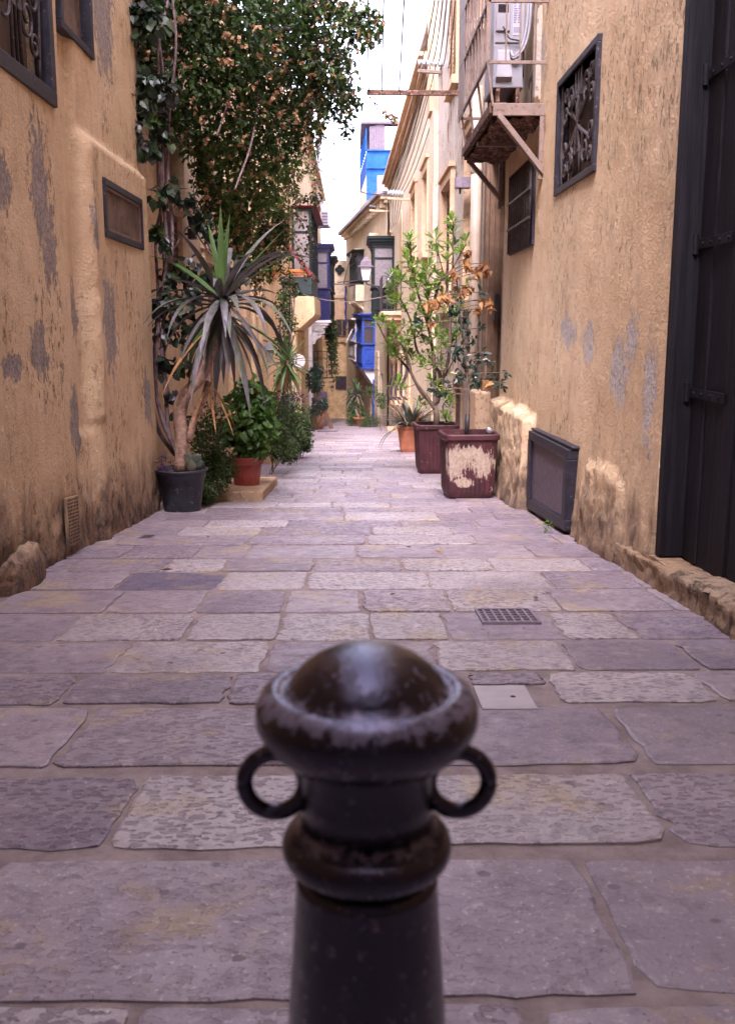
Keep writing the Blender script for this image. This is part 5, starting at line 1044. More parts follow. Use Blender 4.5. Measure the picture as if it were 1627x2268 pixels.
wn = ob('mesh_window', None, tF); mb = MB(); mb.box(wx0, wx1, YE - 0.04, YE - 0.03, wz0, wz1); mb.build('pane', 'dark', wn)
for i in range(9):
    for s_ in (-1, 1):
        x = wx0 + (wx1 - wx0) * i / 9; mb = MB(); w = (wx1 - wx0); a = Vector((wx0 + w * i / 9, YE - 0.045, wz0)); 
        xa = wx0 + w * i / 9; L_ = min(wx1 - xa, wz1 - wz0) if s_ > 0 else min(xa - wx0 + w / 9, wz1 - wz0)
        st = xa if s_ > 0 else xa + w / 9
        mb.bar((st, YE - 0.05, wz0), (st + s_ * L_, YE - 0.05, wz0 + L_), 0.015); mb.build('mesh_bar', 'purplegrey', wn)
        mb = MB(); mb.bar((st, YE - 0.05, wz1), (st + s_ * L_, YE - 0.05, wz1 - L_), 0.015); mb.build('mesh_bar', 'purplegrey', wn)
wn = ob('brown_window', None, tF); mb = MB(); mb.box(bx0, bx1, YE - 0.07, YE - 0.06, bz0, bz1); mb.build('pane', 'darkglass', wn)
for (a, b, c, d) in ((bx0 - 0.04, bx1 + 0.04, bz0 - 0.06, bz0), (bx0 - 0.04, bx1 + 0.04, bz1, bz1 + 0.06), (bx0 - 0.04, bx0 + 0.03, bz0, bz1), (bx1 - 0.03, bx1 + 0.04, bz0, bz1), ((bx0 + bx1) / 2 - 0.04, (bx0 + bx1) / 2 + 0.04, bz0, bz1)): mb = MB(); mb.box(a, b, YE - 0.10, YE - 0.065, c, d); mb.build('frame_bar', 'brownwood', wn)
qx, qz = xz(752, 597); wn = ob('quatrefoil_window', None, tF)
mb = MB(); r_ = 0.17
pts = []
for k in range(4):
    c = (qx + 0.17 * math.cos(k * math.pi / 2), qz + 0.17 * math.sin(k * math.pi / 2))
    for i in range(9): a = k * math.pi / 2 - R(90) + R(180) * i / 8; pts.append((c[0] + 0.14 * math.cos(a), YE - 0.08, c[1] + 0.14 * math.sin(a)))
mb.prism(pts, (0, 0.05, 0)); mb.build('green_shutter', 'greenpaint', wn)
for (a, b) in (((qx - 0.3, qz), (qx + 0.3, qz)), ((qx, qz - 0.3), (qx, qz + 0.3))): mb = MB(); mb.bar((a[0], YE - 0.09, a[1]), (b[0], YE - 0.09, b[1]), 0.02); mb.build('glazing_bar', 'slategreen', wn)
# tall pale mast beyond
pm = at(739, 305, 92)
t = thing('light_mast', 'tall thin pale mast with a lamp head against the white sky', 'mast', (pm.x, 92, -6))
mb = MB(); mb.tube([(pm.x, 92, -6.6), (pm.x, 92, pm.z - 0.3)], [0.17, 0.12], 12); mb.build('pole', 'mast', t, smooth=True)
mb = MB(); mb.lathe((pm.x, 92, pm.z - 0.42), [(0.30, 0), (0.32, 0.1), (0.30, 0.12), (0.30, 0.22), (0.38, 0.28), (0.36, 0.5), (0.2, 0.62)], 14); mb.build('lamp_head', 'lampglass', t, smooth=True)

# ================================================================ street lantern
p = at(810, 598, 37.5); k = 37.5 / 2180
t = thing('street_lantern', 'four-sided street lantern with pale glass and purple-grey hood on a wall bracket', 'lantern', p)
def sq(mb, prof, c):
    n0 = len(mb.v)
    for (r_, z) in prof:
        for (a, b) in ((-1, -1), (1, -1), (1, 1), (-1, 1)): mb.v.append(Vector((c.x + a * r_, c.y + b * r_, z)))
    for i in range(len(prof) - 1):
        for j in range(4): mb.f.append((n0 + i * 4 + j, n0 + i * 4 + (j + 1) % 4, n0 + (i + 1) * 4 + (j + 1) % 4, n0 + (i + 1) * 4 + j))
    mb.f.append((n0 + 3, n0 + 2, n0 + 1, n0)); e = n0 + (len(prof) - 1) * 4; mb.f.append((e, e + 1, e + 2, e + 3)); return mb
zl = lambda py: zat(py, 37.5)
mb = MB(); sq(mb, [(0.125, zl(620)), (0.215, zl(592))], p); mb.build('glass', 'lampglass', t)
mb = MB(); sq(mb, [(0.30, zl(591.8)), (0.30, zl(590)), (0.21, zl(588.5)), (0.19, zl(579)), (0.10, zl(574)), (0.09, zl(571)), (0.03, zl(569)), (0.02, zl(564))], p); mb.build('hood', 'purplegrey', t)
for (a, b) in ((-1, -1), (1, -1), (1, 1), (-1, 1)): mb = MB(); mb.bar((p.x + a * 0.127, p.y + b * 0.127, zl(620)), (p.x + a * 0.218, p.y + b * 0.218, zl(592)), 0.025); mb.build('glazing_bar', 'purplegrey', t)
mb = MB(); sq(mb, [(0.06, zl(624)), (0.14, zl(622)), (0.14, zl(620.2))], p); mb.build('base', 'purplegrey', t)
mb = MB(); mb.tube(bez([(p.x, p.y, zl(624)), (p.x + 0.1, p.y, zl(630)), (p.x + 0.6, p.y, zl(634)), (1.62, p.y, zl(640))], 6), 0.025, 6); mb.tube(bez([(p.x + 0.35, p.y, zl(632)), (p.x + 0.6, p.y, zl(645)), (1.62, p.y, zl(658))], 6), 0.02, 6); mb.build('bracket', 'iron', t)

# ================================================================ beams, insulators, cables
t = thing('wire_beam', 'rusty horizontal steel beam jutting over the street carrying wires', 'beam', (1.0, 18, 5.5))
p0, p1 = at(812, 204, 18), Vector((1.87, 18, at(1000, 206, 18).z))
mb = MB(); mb.bar(p0, p1, 0.05, 0.085); mb.build('beam', 'rust', t, bevel=0.006)
for px in (816, 845, 884): q = at(px, 199, 18); mb = MB(); mb.tube([q + Vector((0, 0, -0.02)), q + Vector((0, 0, 0.06))], 0.014, 6); mb.build('hook', 'rust', t)
def insulators(label, pa, pb, n, Y, xw, r_, mat, armmat):
    a, b = at(*pa, Y), at(*pb, Y); t = thing('insulator_rack', label, 'insulators', (b.x, Y, b.z))
    mb = MB(); mb.bar(Vector((a.x, Y, a.z - 0.16)), Vector((xw, Y, b.z - 0.16)), 0.07, 0.07); mb.build('arm', armmat, t, bevel=0.01)
    mb = MB(); mb.tube([a, b], 0.012, 6); mb.build('rod', 'iron', t)
    for k in range(n):
        c = a + (b - a) * ((k + 0.5) / n); mb = MB(); w = (b - a).length / n * 0.42
        mb.lathe((0, 0, 0), [(0.02, -w), (r_, -w * 0.75), (r_ * 0.55, 0), (r_, w * 0.75), (0.02, w)], 12); mb.v = [Vector((c.x + v.z, c.y + v.x, c.z + v.y)) for v in mb.v]; mb.build('insulator', mat, t, smooth=True)
    for k in (0.2, 0.8): c = a + (b - a) * k; mb = MB(); mb.bar(c, c + Vector((0, 0, -0.16)), 0.02); mb.build('bracket', 'iron', t)
    return a, b
ia, ib = insulators('upper rack of grey insulators by the tall house corner', (925, 138), (995, 142), 8, 21.8, 1.82, 0.075, 'porcelain', 'paintediron')
ic, idd = insulators('lower rack of white insulators on a wooden arm on the cream house', (857, 426), (893, 430), 6, 31, 1.72, 0.11, 'porcelain', 'stone')
ie, if_ = insulators('far small rack of dark insulators below the heavy eaves cornice', (818, 457), (832, 459), 3, 44.2, 1.5, 0.1, 'iron', 'stone')
def cable(pts, r_, sag, label, group=None, mat='cable'):
    out = []
    for k in range(len(pts) - 1):
        a, b = Vector(pts[k]), Vector(pts[k + 1]); n = 10
        for i in range(n + (k == len(pts) - 2)): f_ = i / n; out.append(a + (b - a) * f_ - Vector((0, 0, sag * 4 * f_ * (1 - f_))))
    mb = MB(); mb.tube(out, r_, 5); tag(mb.build('overhead_cable', mat, None), label, 'cable', group)
for k, (pu, pb) in enumerate((((814, 14), (816, 196)), ((849, 8), (845, 196)), ((894, 8), (884, 196)))):
    a, b = at(*pb, 18), at(*pu, 14.5); d = b - a
    cable([a, a + d * 2.2], 0.012, 0.0, ['leftmost thin vertical-looking wire rising from the steel beam', 'middle thin vertical-looking wire rising from the steel beam', 'rightmost thin vertical-looking wire rising from the steel beam'][k])
G = 'cables strung along the cream house cornice'
for k in range(6):
    u = (k + 0.5) / 6; A = ia + (ib - ia) * u; Bq = ic + (idd - ic) * u
    st = at(962 + 9 * k, 0, 15.5)
    cable([st, A, Bq, (1.42 + 0.05 * k, 43.5, 5.0 + 0.12 * k)], 0.010, 0.12 + 0.05 * k, 'black cable running over the insulator racks along the cream house', G)
for k in range(7):
    zc_ = 6.6 + 0.16 * k; cable([(1.70 - 0.03 * (k % 2), 23.6, zc_), (1.60, 33, zc_ - 0.25 - 0.04 * k), (1.44, 44.2, zc_ - 0.2)], 0.010, 0.1, 'black cable clipped below the cornice of the cream house', 'cables clipped below the cream cornice')
cable([at(664, 338, 30), at(780, 414, 30.6), ic], 0.014, 0.12, 'long black cable sagging across the sky from left to the white insulators')
cable([at(640, 640, 33), at(770, 668, 37), at(930, 632, 34)], 0.012, 0.1, 'thin pale cable crossing the street in front of the lantern', mat='pvc')
cable([at(704, 742, 47), at(782, 724, 50)], 0.02, 0.05, 'dark cable hanging between the navy and blue balconies')
cable([at(688, 652, 40), at(768, 664, 45), at(850, 655, 41)], 0.012, 0.15, 'second dark cable crossing low behind the street lantern')
a, b = at(738, 629, 50), at(795, 629, 52)
mb = MB(); mb.bar(a, b, 0.06, 0.05); tag(mb.build('washing_pole', 'purplegrey', None), 'upper dark washing pole sticking out over the street far off', 'pole')
mb = MB(); mb.bar(at(748, 625, 52), at(790, 621, 53), 0.06, 0.05); tag(mb.build('washing_pole', 'iron', None), 'shorter dark washing pole just above the other far off', 'pole')
mb = MB(); q = at(765, 633, 50.9); mb.tube([q + Vector((0.02 * math.sin(i * 2.1), 0, -i * 0.26)) for i in range(9)], [0.05, 0.06, 0.04, 0.06, 0.05, 0.06, 0.04, 0.05, 0.02], 5); tag(mb.build('hanging_rag', 'navyblue', None), 'dark twisted cloth hanging from the far washing pole', 'cloth')
p = at(905, 352, 22.5)
q = at(1016, 404, 16.6); t = thing('wall_box', 'small grey sheet metal bracket box high on the peeling wall', 'box', q)
mb = MB(); mb.box(q.x - 0.05, 1.88, q.y, q.y + 0.25, q.z - 0.07, q.z + 0.09); mb.build('case', 'lead', t); mb = MB(); mb.bar((q.x + 0.03, q.y + 0.1, q.z - 0.07), (q.x + 0.03, q.y + 0.1, q.z - 0.16), 0.03); mb.build('stub', 'iron', t)
# ================================================================ plants and pots
def blade(c, az, el, L, w, droop, mat, parent, name='leaf', n=8, start=0.03, vee=0.22):
    d = Vector((math.cos(az) * math.cos(el), math.sin(az) * math.cos(el), math.sin(el))); p = c + d * start; side = Vector((-math.sin(az), math.cos(az), 0)); mb = MB(); ds = L / n
    for i in range(n + 1):
        f_ = i / n; ww = w * (0.55 + 1.9 * f_ if f_ < 0.24 else 1.0 if f_ < 0.45 else max(0.03, 1 - ((f_ - 0.45) / 0.55) ** 1.6)) / 2; up = side.cross(d).normalized()
        if up.z < 0 and el > -0.3: up = -up
        mb.v += [p - side * ww + up * ww * vee * 2, p.copy(), p + side * ww + up * ww * vee * 2]
        d = (d + Vector((0, 0, -droop * ds * (0.3 + f_)))).normalized(); p = p + d * ds
    for i in range(n):
        k = i * 3; mb.f += [(k, k + 1, k + 4, k + 3), (k + 1, k + 2, k + 5, k + 4)]
    return mb.build(name, mat, parent, smooth=True)
def yucca(parent, c, n, L, w, rnd, lim=None, mats=('yucca', 'yuccagreen', 'yuccadead'), rng=None):
    ga = 2.39996
    for i in range(n):
        f_ = i / n; az = i * ga + random.uniform(-0.25, 0.25); el = R(88 - 150 * f_ ** 0.85) + random.uniform(-0.12, 0.12)
        l = L * random.uniform(0.72, 1.08) * (0.85 if f_ < 0.1 else 1); dr = (0.25 + 3.4 * max(0, f_ - 0.15)) * random.uniform(0.5, 1.3) * rnd / L
        m = mats[1] if f_ < 0.12 or random.random() < 0.10 else mats[0]
        if f_ > 0.9 and random.random() < 0.45: m = mats[2]
        if lim and c.x + math.cos(az) * l * math.cos(el) < lim: l *= 0.72
        if lim and c.x + math.cos(az) * l * math.cos(el) < lim - 0.1: continue
        blade(c + Vector((0, 0, -0.12 * f_ * L)), az, el, l, w * random.uniform(0.8, 1.15), dr, m, parent)
def clump(mb, c, rad, n, L, Wd, kind='leaf', shell=0.55, hang=0.3, flat=0.0):
    c = Vector(c); rx, ry, rz = rad if isinstance(rad, (tuple, list)) else (rad,) * 3
    for _ in range(n):
        d = rdir(); r_ = (shell + (1 - shell) * random.random()) if random.random() < 0.8 else random.random()
        p = c + Vector((d.x * rx, d.y * ry, d.z * rz)) * r_
        ld = (d * 0.7 + rdir() * 0.9 + Vector((0, 0, -hang))).normalized(); nn = (d + rdir() * 0.6 + Vector((0, 0, 0.5 + flat))).normalized(); s_ = random.uniform(0.65, 1.15)
        (mb.leaf if kind == 'leaf' else mb.heart)(p, ld, nn, L * s_, Wd * s_)
    return mb
def potpart(t, c, prof, mat, n=28, name='pot', smooth=True): mb = MB(); mb.lathe(c, prof, n, cap=False); return mb.build(name, mat, t, smooth=smooth)
def soil(t, c, r_, z): mb = MB(); mb.lathe((c[0], c[1], z), [(r_, 0), (r_ * 0.6, 0.015), (r_ * 0.05, 0.02)], 20); return mb.build('soil', 'soil', t)

# ---- black pot with the big yucca
yc = 10.47; xc = -1.86; g0 = gz(yc); zt = at(400, 1038, yc).z; h = zt - g0
t = thing('plant_pot', 'dusty black plastic pot holding the tall spiky yucca on the left', 'pot', (xc, yc, g0))
potpart(t, (xc, yc, g0), [(0.185, 0), (0.19, 0.012), (0.255, h - 0.05), (0.262, h - 0.045), (0.284, h - 0.015), (0.288, h), (0.276, h + 0.006), (0.262, h - 0.01), (0.255, h - 0.06)], 'blackplastic', 40)
soil(t, (xc, yc), 0.257, zt - 0.05)
t = thing('yucca_plant', 'tall yucca with drooping dusty sword leaves in the black pot', 'plant', (xc, yc, zt - 0.04))
tr = bez([at(400, 1040, yc), at(402, 965, yc), at(397, 905, yc), at(415, 868, yc), at(447, 832, yc), at(470, 760, yc), at(490, 690, yc), at(493, 660, yc)], 5)
mb = MB(); mb.tube(tr, [0.085] + [0.068] * 14 + [0.062] * 12 + [0.05] * (len(tr) - 27), 12)
for v in mb.v: v += Vector((noise.noise(v * 25), noise.noise(v * 25 + Vector((5, 5, 5))), 0)) * 0.008
mb.build('trunk', 'bark', t, smooth=True)
mb = MB(); mb.tube(bez([at(418, 975, yc - 0.02), at(430, 930, yc), at(448, 890, yc + 0.05), at(462, 845, yc + 0.1)], 5), 0.036, 9); mb.build('side_trunk', 'bark', t, smooth=True)
cr = at(492, 662, yc); random.seed(5)
for i in range(44):
    az = i * 2.39996 + random.uniform(-.5, .5); f_ = i / 44
    el = random.uniform(15, 60) if f_ < 0.3 else random.uniform(-15, 25) if f_ < 0.6 else random.uniform(-60, -10)
    L = random.uniform(.75, 1.3); dr = random.uniform(.5, 1.6) if f_ < 0.3 else random.uniform(1.0, 3.2)
    reach = cr.x + math.cos(az) * L * math.cos(R(el)) * 0.8
    if reach < -2.15: L *= 0.8
    if cr.x + math.cos(az) * L * math.cos(R(el)) * 0.8 < -2.25: continue
    blade(cr + Vector((0, 0, -0.16 * f_)), az, R(el), L, random.uniform(.075, .105), dr, 'yuccagreen' if random.random() < .12 else 'yuccadead' if f_ > .9 and random.random() < .5 else 'yucca', t)
for (az, el, L, dr) in ((1.45, 88, 0.92, 0.05), (1.0, 80, 0.85, 0.1), (2.2, 72, 0.82, 0.15), (0.3, 48, 0.98, 0.1), (0.15, 35, 1.05, 0.15), ):
    blade(cr, az, R(el), L, 0.075, dr, 'yuccagreen', t)
for (az, el, L, dr) in ((-1.6, -70, 0.75, 0.5), (-1.3, -60, 0.85, 0.9), (-1.0, -50, 0.95, 1.6), (-2.0, -55, 0.9, 1.4), (-2.5, -30, 0.95, 2.4), (-0.5, -30, 1.0, 2.4), (-1.8, -15, 0.85, 3.0), (-1.4, 10, 0.8, 3.6), (-0.8, 15, 0.9, 3.2), (-2.3, 12, 0.9, 3.0)):
    blade(cr, az, R(el), L, 0.085, dr, 'yucca', t)
for (px, py, az, L) in ((462, 850, -1.2, 0.55), (470, 850, -0.6, 0.6), (455, 860, -2.2, 0.5), (466, 845, 0.5, 0.6)): blade(at(px, py, yc + 0.05), az, R(-55), L, 0.03, 1.5, 'yuccadead', t)
t = thing('cactus', 'small paddle cactus growing in the black yucca pot', 'cactus', at(425, 1035, yc - 0.1)); p = ORG[t.name]
for (dx, dz, a, s_) in ((0, 0.03, 0, 0.06), (0.05, 0.09, 0.5, 0.055), (-0.03, 0.10, -0.4, 0.05), (0.08, 0.04, 0.9, 0.045)):
    mb = MB(); mb.lathe((0, 0, 0), [(s_ * math.sin(R(18 * i)), -s_ * 1.2 * math.cos(R(18 * i))) for i in range(11)], 12)
    mb.v = [p + Vector((dx, -0.02, dz)) + Matrix.Rotation(a, 3, 'Y') @ Vector((v.x, v.y * 0.25, v.z)) for v in mb.v]; mb.build('paddle', 'agave', t, smooth=True)
mb = MB(); clump(mb, at(365, 1030, yc - 0.1), (0.09, 0.08, 0.11), 60, 0.09, 0.014); tag(mb.build('succulent', 'purpleleaf', None), 'dark spiny succulent at the rim of the black yucca pot', 'plant')

# ---- ivy / climbing stems by the corner
t = thing('climbing_ivy', 'dark big-leaved ivy with twisted grey stems climbing the left corner', 'ivy', at(385, 1010, 10.95)); random.seed(8)
X0 = 10.85
for k, pts in enumerate(([(395, 1010), (360, 930), (345, 850), (352, 700), (370, 560), (358, 400), (362, 260), (350, 120), (372, 0)], [(400, 1012), (375, 960), (368, 880), (358, 760), (372, 640), (382, 520), (372, 380), (376, 240), (390, 100), (380, -20)],
                         [(392, 1010), (405, 950), (395, 900), (370, 860), (362, 760), (366, 620), (356, 480), (350, 330), (362, 180), (345, 40)], [(388, 1008), (350, 950), (338, 880), (342, 780), (350, 650), (345, 520), (366, 420), (366, 300)],
                         [(380, 560), (420, 500), (450, 540), (490, 590)], [(358, 420), (420, 470), (470, 560)])):
    mb = MB(); P = [at(a, b, X0 + 0.05 * k) for a, b in pts]; P = [Vector((max(q.x, -2.25), q.y, q.z)) for q in P]
    c = bez(P, 7); mb.tube(c, [0.026 - 0.014 * i / len(c) for i in range(len(c))] if k < 4 else 0.008, 7); mb.build('stem', 'vinebark', t, smooth=True)
mb = MB()
for (px, py, r_, n, Y) in ((290, 60, .15, 50, 10.5), (300, 25, .16, 60, 10.5), (340, 45, .2, 60, 10.6), (270, 205, .12, 34, 10.4), (325, 170, .16, 40, 10.6), (300, 290, .12, 34, 10.5), (315, 230, .15, 50, 10.6), (345, 270, .15, 50, 10.7), (310, 330, .1, 24, 10.5), (340, 330, .1, 24, 10.7), (365, 200, .15, 50, 10.7), (360, 300, .12, 40, 10.8),
                         (350, 440, .1, 26, 10.7), (380, 420, .12, 26, 10.8), (415, 450, .12, 30, 10.9), (430, 480, .12, 30, 11), (350, 510, .08, 22, 10.7), (365, 540, .08, 20, 10.7), (455, 500, .1, 26, 11), (480, 530, .12, 30, 11.2),
                         (380, 620, .18, 40, 10.9), (415, 600, .18, 46, 11), (350, 660, .14, 36, 10.8), (390, 680, .2, 60, 10.95), (430, 650, .16, 40, 11), (460, 620, .15, 36, 11.1), (370, 730, .16, 40, 10.9), (420, 740, .18, 46, 11), (360, 800, .14, 30, 10.9), (400, 810, .14, 30, 11), (380, 880, .1, 20, 10.9), (400, 930, .1, 16, 10.9), (500, 640, .18, 50, 11.2), (530, 600, .18, 50, 11.4)):
    clump(mb, at(px, py, Y), (r_, r_ * 0.7, r_ * 1.2), int(n * 0.8), 0.10, 0.10, 'heart', 0.2, 0.8)
for v in mb.v: v.x = max(v.x, -2.27)
stuff(mb.build('foliage', 'ivyleaf', t))

# ---- bougainvillea
t = thing('bougainvillea_vine', 'huge bougainvillea with dried beige bracts hanging over the left of the street', 'vine', (-2.2, 13, gz(13))); random.seed(21)
BL = [(300, 20, 11.2, .45), (330, 50, 11.3, .42), (420, 50, 11.5, .55), (520, 50, 12, .62), (610, 60, 13, .6), (670, 40, 13.5, .42), (350, 170, 11.3, .38), (430, 150, 11.7, .52), (520, 165, 12.3, .6), (605, 170, 13.4, .6), (670, 140, 14, .42),
      (400, 250, 11.7, .36), (470, 260, 12.2, .5), (555, 270, 13, .58), (630, 270, 14.2, .55), (685, 230, 15, .34), (450, 330, 12.6, .30), (510, 350, 13.2, .46), (580, 370, 14.2, .55), (628, 365, 15.6, .36), (540, 440, 14.2, .42), (590, 450, 15.4, .42),
      (525, 520, 14.8, .36), (575, 530, 15.8, .38), (540, 585, 15.6, .28), (590, 590, 17, .28), (500, 470, 13.6, .3), (400, -60, 11.6, .7), (550, -60, 12.5, .8), (660, -60, 13.4, .6)]
lf, lf3, br = MB(), MB(), MB()
for (px, py, Y, r_) in BL:
    c = at(px, py, Y); V = int(2050 * r_ ** 1.8)
    clump(lf3 if py > 300 else lf, c, (r_, r_ * 0.8, r_), V, 0.088, 0.062, 'leaf', 0.35, 0.5)
    for _ in range(int(V * 0.03)):
        d = rdir(); q = c + Vector((d.x * r_, d.y * r_ * 0.9, d.z * r_)) * random.uniform(0.8, 1.03)
        for _k in range(random.randint(3, 8)): br.leaf(q + rv(0.035), (rdir() + Vector((0, 0, -0.9))).normalized(), rdir(), 0.055, 0.05)
def sprig(pts, Y, dens=1.0, size=0.07, r_=0.05, brp=0.12, dY=0.0):
    P = bez([at(a, b, Y + dY * i) for i, (a, b) in enumerate(pts)], 8); st = MB(); st.tube(P, 0.005, 4); st.build('twig', 'darkstem', t)
    for i in range(len(P) - 1):
        for _ in range(int(dens * (2 + 2 * random.random()))):
            q = P[i] + (P[i + 1] - P[i]) * random.random() + rv(r_); s_ = random.uniform(0.6, 1.2) * size
            (br if random.random() < brp else lf).leaf(q, (rdir() + Vector((0, 0, -0.7))).normalized(), rdir(), s_, s_ * 0.68)
sprig([(690, 70), (735, 105), (775, 160), (812, 204), (842, 240), (870, 263)], 14, 0.35, 0.06, 0.02, 0.3); sprig([(850, 246), (868, 255), (876, 266)], 14, 1.0, 0.07, 0.04, 0.5)
for pts in ([(740, 15), (780, 25), (812, 60), (834, 88)], [(700, 10), (760, 30), (800, 70)], [(640, 40), (700, 70), (750, 110), (785, 165)], [(690, 110), (740, 150), (765, 190)], [(680, 160), (735, 190), (775, 215), (790, 232)], [(700, 60), (740, 120), (752, 180), (770, 235)],
            [(690, 190), (725, 225), (745, 262)], [(740, 180), (760, 240), (776, 300)], [(650, 100), (700, 150), (720, 200)], [(640, 230), (690, 270), (700, 310)], [(660, 20), (720, 30), (770, 12)], [(700, 100), (760, 120), (784, 150)]):
    sprig(pts, 13.2 + random.random() * 1.5, 2.8, 0.085, 0.08, 0.14)
for pts in ([(700, -20), (770, 8), (820, 30), (838, 50)], [(680, -10), (740, 30), (790, 60), (830, 85)], [(720, 40), (765, 75), (800, 100)], [(690, 130), (745, 175), (785, 190)]):
    sprig(pts, 12.8, 3.0, 0.085, 0.09, 0.12)
for pts in ([(650, 340), (690, 380), (702, 436)], [(640, 420), (680, 440), (706, 442)], [(650, 470), (680, 500), (690, 560)], [(640, 500), (664, 560), (684, 620)], [(600, 560), (640, 620), (660, 650)], [(560, 600), (575, 640), (570, 690)], [(660, 300), (700, 330), (690, 370)], [(450, 300), (475, 350), (470, 420)], [(470, 380), (500, 430), (505, 470)]):
    sprig(pts, 15.5 + random.random() * 2, 2.2, 0.068, 0.08, 0.2)
for k in range(46):   # loose hanging shoots along the lower fringe
    px = random.uniform(420, 660); py = 330 + max(0, 150 - abs(px - 560)) * 1.2 + random.uniform(-60, 60); ln = random.uniform(40, 130); Yk = 12.2 + (px - 420) / 55
    sprig([(px, py), (px + random.uniform(-8, 14), py + ln * 0.5), (px + random.uniform(-14, 24), py + ln)], Yk, 1.6, 0.072, 0.05, 0.22)
for k in range(22):
    px = random.uniform(600, 740); py = random.uniform(30, 230); ln = random.uniform(40, 110)
    sprig([(px, py), (px + 15, py + ln * 0.5), (px + random.uniform(10, 40), py + ln)], 13.4 + random.random(), 1.5, 0.072, 0.05, 0.18)
# trailing growth down to the yellow house
for (px, py, r_, n, Y) in ((610, 560, .3, 260, 20), (625, 500, .25, 200, 20)): clump(lf, at(px, py, Y), r_, n, 0.08, 0.055)
for b in (lf, lf3, br):
    for v in b.v: v.x = max(v.x, -2.29)
stuff(lf.build('foliage', 'bougleaf', t)); stuff(lf3.build('young_foliage', 'bougleaf2', t)); stuff(br.build('dried_bracts', 'bract', t))
for pts in ([(372, 180), (430, 60), (520, -20)], [(380, 240), (470, 180), (600, 120)], [(376, 150), (480, 90), (650, 60)], [(520, 420), (560, 300), (580, 120), (600, -10)], [(480, 300), (520, 180), (560, 40)]):
    mb = MB(); mb.tube(bez([at(a, b, 11.6 + i * 0.6) for i, (a, b) in enumerate(pts)], 8), 0.013, 6); mb.build('branch', 'vinebark', t, smooth=True)

# ---- stone tray, red pot and leafy shrub
mb = MB(); ya, yb = 11.5, 13.7; xa, xb = -2.15, -1.09; h = 0.125
mb.add([(x, y, gz(y) + z) for z in (-0.02, h) for y in (ya, yb) for x in (xa, xb)], [(0, 2, 3, 1), (4, 5, 7, 6), (0, 1, 5, 4), (2, 6, 7, 3), (0, 4, 6, 2), (1, 3, 7, 5)])
tag(mb.build('stone_plinth', 'stone', None, bevel=0.02), 'low worn stone plinth under the red pot on the left', 'plinth')
yc, xc = 12.35, -1.37; g0 = gz(yc) + h; zt = at(540, 1010, yc).z; hh = zt - g0
t = thing('plant_pot', 'ribbed terracotta-red pot on the low stone plinth', 'pot', (xc, yc, g0))
mb = MB(); n = 48
pr = [(0.15, 0), (0.155, 0.01), (0.195, hh - 0.10), (0.197, hh - 0.095), (0.222, hh - 0.09), (0.228, hh - 0.02), (0.236, hh - 0.015), (0.236, hh), (0.215, hh), (0.2, hh - 0.05)]
for (r_, z) in pr:
    for j in range(n): a = 2 * math.pi * j / n; rr = r_ * (1 + (0.022 if j % 2 else 0) * (0.005 < z < hh - 0.11)); mb.v.append(Vector((xc + rr * math.cos(a), yc + rr * math.sin(a), g0 + z)))
for i in range(len(pr) - 1):
    for j in range(n): j2 = (j + 1) % n; mb.f.append((i * n + j, i * n + j2, (i + 1) * n + j2, (i + 1) * n + j))
mb.build('pot', 'redplastic', t); soil(t, (xc, yc), 0.2, zt - 0.05)
t = thing('leafy_shrub', 'bushy green broad-leaved shrub with red flowers in the red pot', 'shrub', (xc, yc, zt - 0.05)); random.seed(3)
for k in range(9): mb = MB(); a = k * 0.7; mb.tube(bez([(xc + 0.05 * math.cos(a), yc + 0.05 * math.sin(a), zt - 0.06), (xc + 0.14 * math.cos(a), yc + 0.14 * math.sin(a), zt + 0.3), (xc + 0.2 * math.cos(a + .3), yc + 0.2 * math.sin(a + .3), zt + 0.75)], 5), 0.008, 5); mb.build('stem', 'stem', t)
mb = MB()
for (px, py, r_, n) in ((540, 960, .26, 210), (565, 930, .26, 210), (535, 910, .26, 190), (580, 960, .2, 140), (550, 870, .22, 150), (575, 890, .2, 120), (505, 960, .2, 110), (560, 990, .2, 120)): clump(mb, at(px, py, yc - 0.05), (r_, r_, r_), n, 0.095, 0.075, 'heart', 0.6, 0.4)
stuff(mb.build('foliage', 'hydleaf', t)); mb = MB()
for (px, py) in ((566, 860), (568, 872), (563, 866)): clump(mb, at(px, py, yc - 0.1), 0.045, 30, 0.03, 0.025)
stuff(mb.build('flowers', 'redflower', t))
# ---- low growth between the pots
random.seed(17)
def bush(name, label, blobs, mat, L, Wd, kind='leaf', stems=6, group=None, hang=0.3, shell=0.4):
    c = at(*blobs[0][:3]); base = Vector((c.x, c.y, gz(c.y))); t = thing(name, label, 'plant', base, group); mb = MB()
    for (px, py, Y, r_, n) in blobs: clump(mb, at(px, py, Y), r_, n, L, Wd, kind, shell, hang)
    for v in mb.v:
        v.z = max(v.z, gz(v.y) + 0.01); v.x = max(v.x, -2.29)
    stuff(mb.build('foliage', mat, t))
    for k in range(stems):
        q = at(*blobs[k % len(blobs)][:3]) + rv(0.05); mb = MB(); mb.tube(bez([base + Vector((random.uniform(-.05, .05), random.uniform(-.05, .05), 0)), (base + q) / 2 + rv(0.06), q], 5), 0.007, 5); mb.build('stem', 'stem', t)
    return t
bush('low_shrub', 'dark straggly low shrub between the black pot and the red pot', [(470, 1060, 11.3, .22, 900), (485, 1020, 11.4, .2, 700), (460, 1000, 11.4, .2, 600), (455, 1090, 11.0, .14, 420), (500, 1040, 11.5, .16, 420), (440, 960, 11.5, .2, 440), (470, 930, 11.6, .24, 460)], 'mossleaf', 0.045, 0.03)
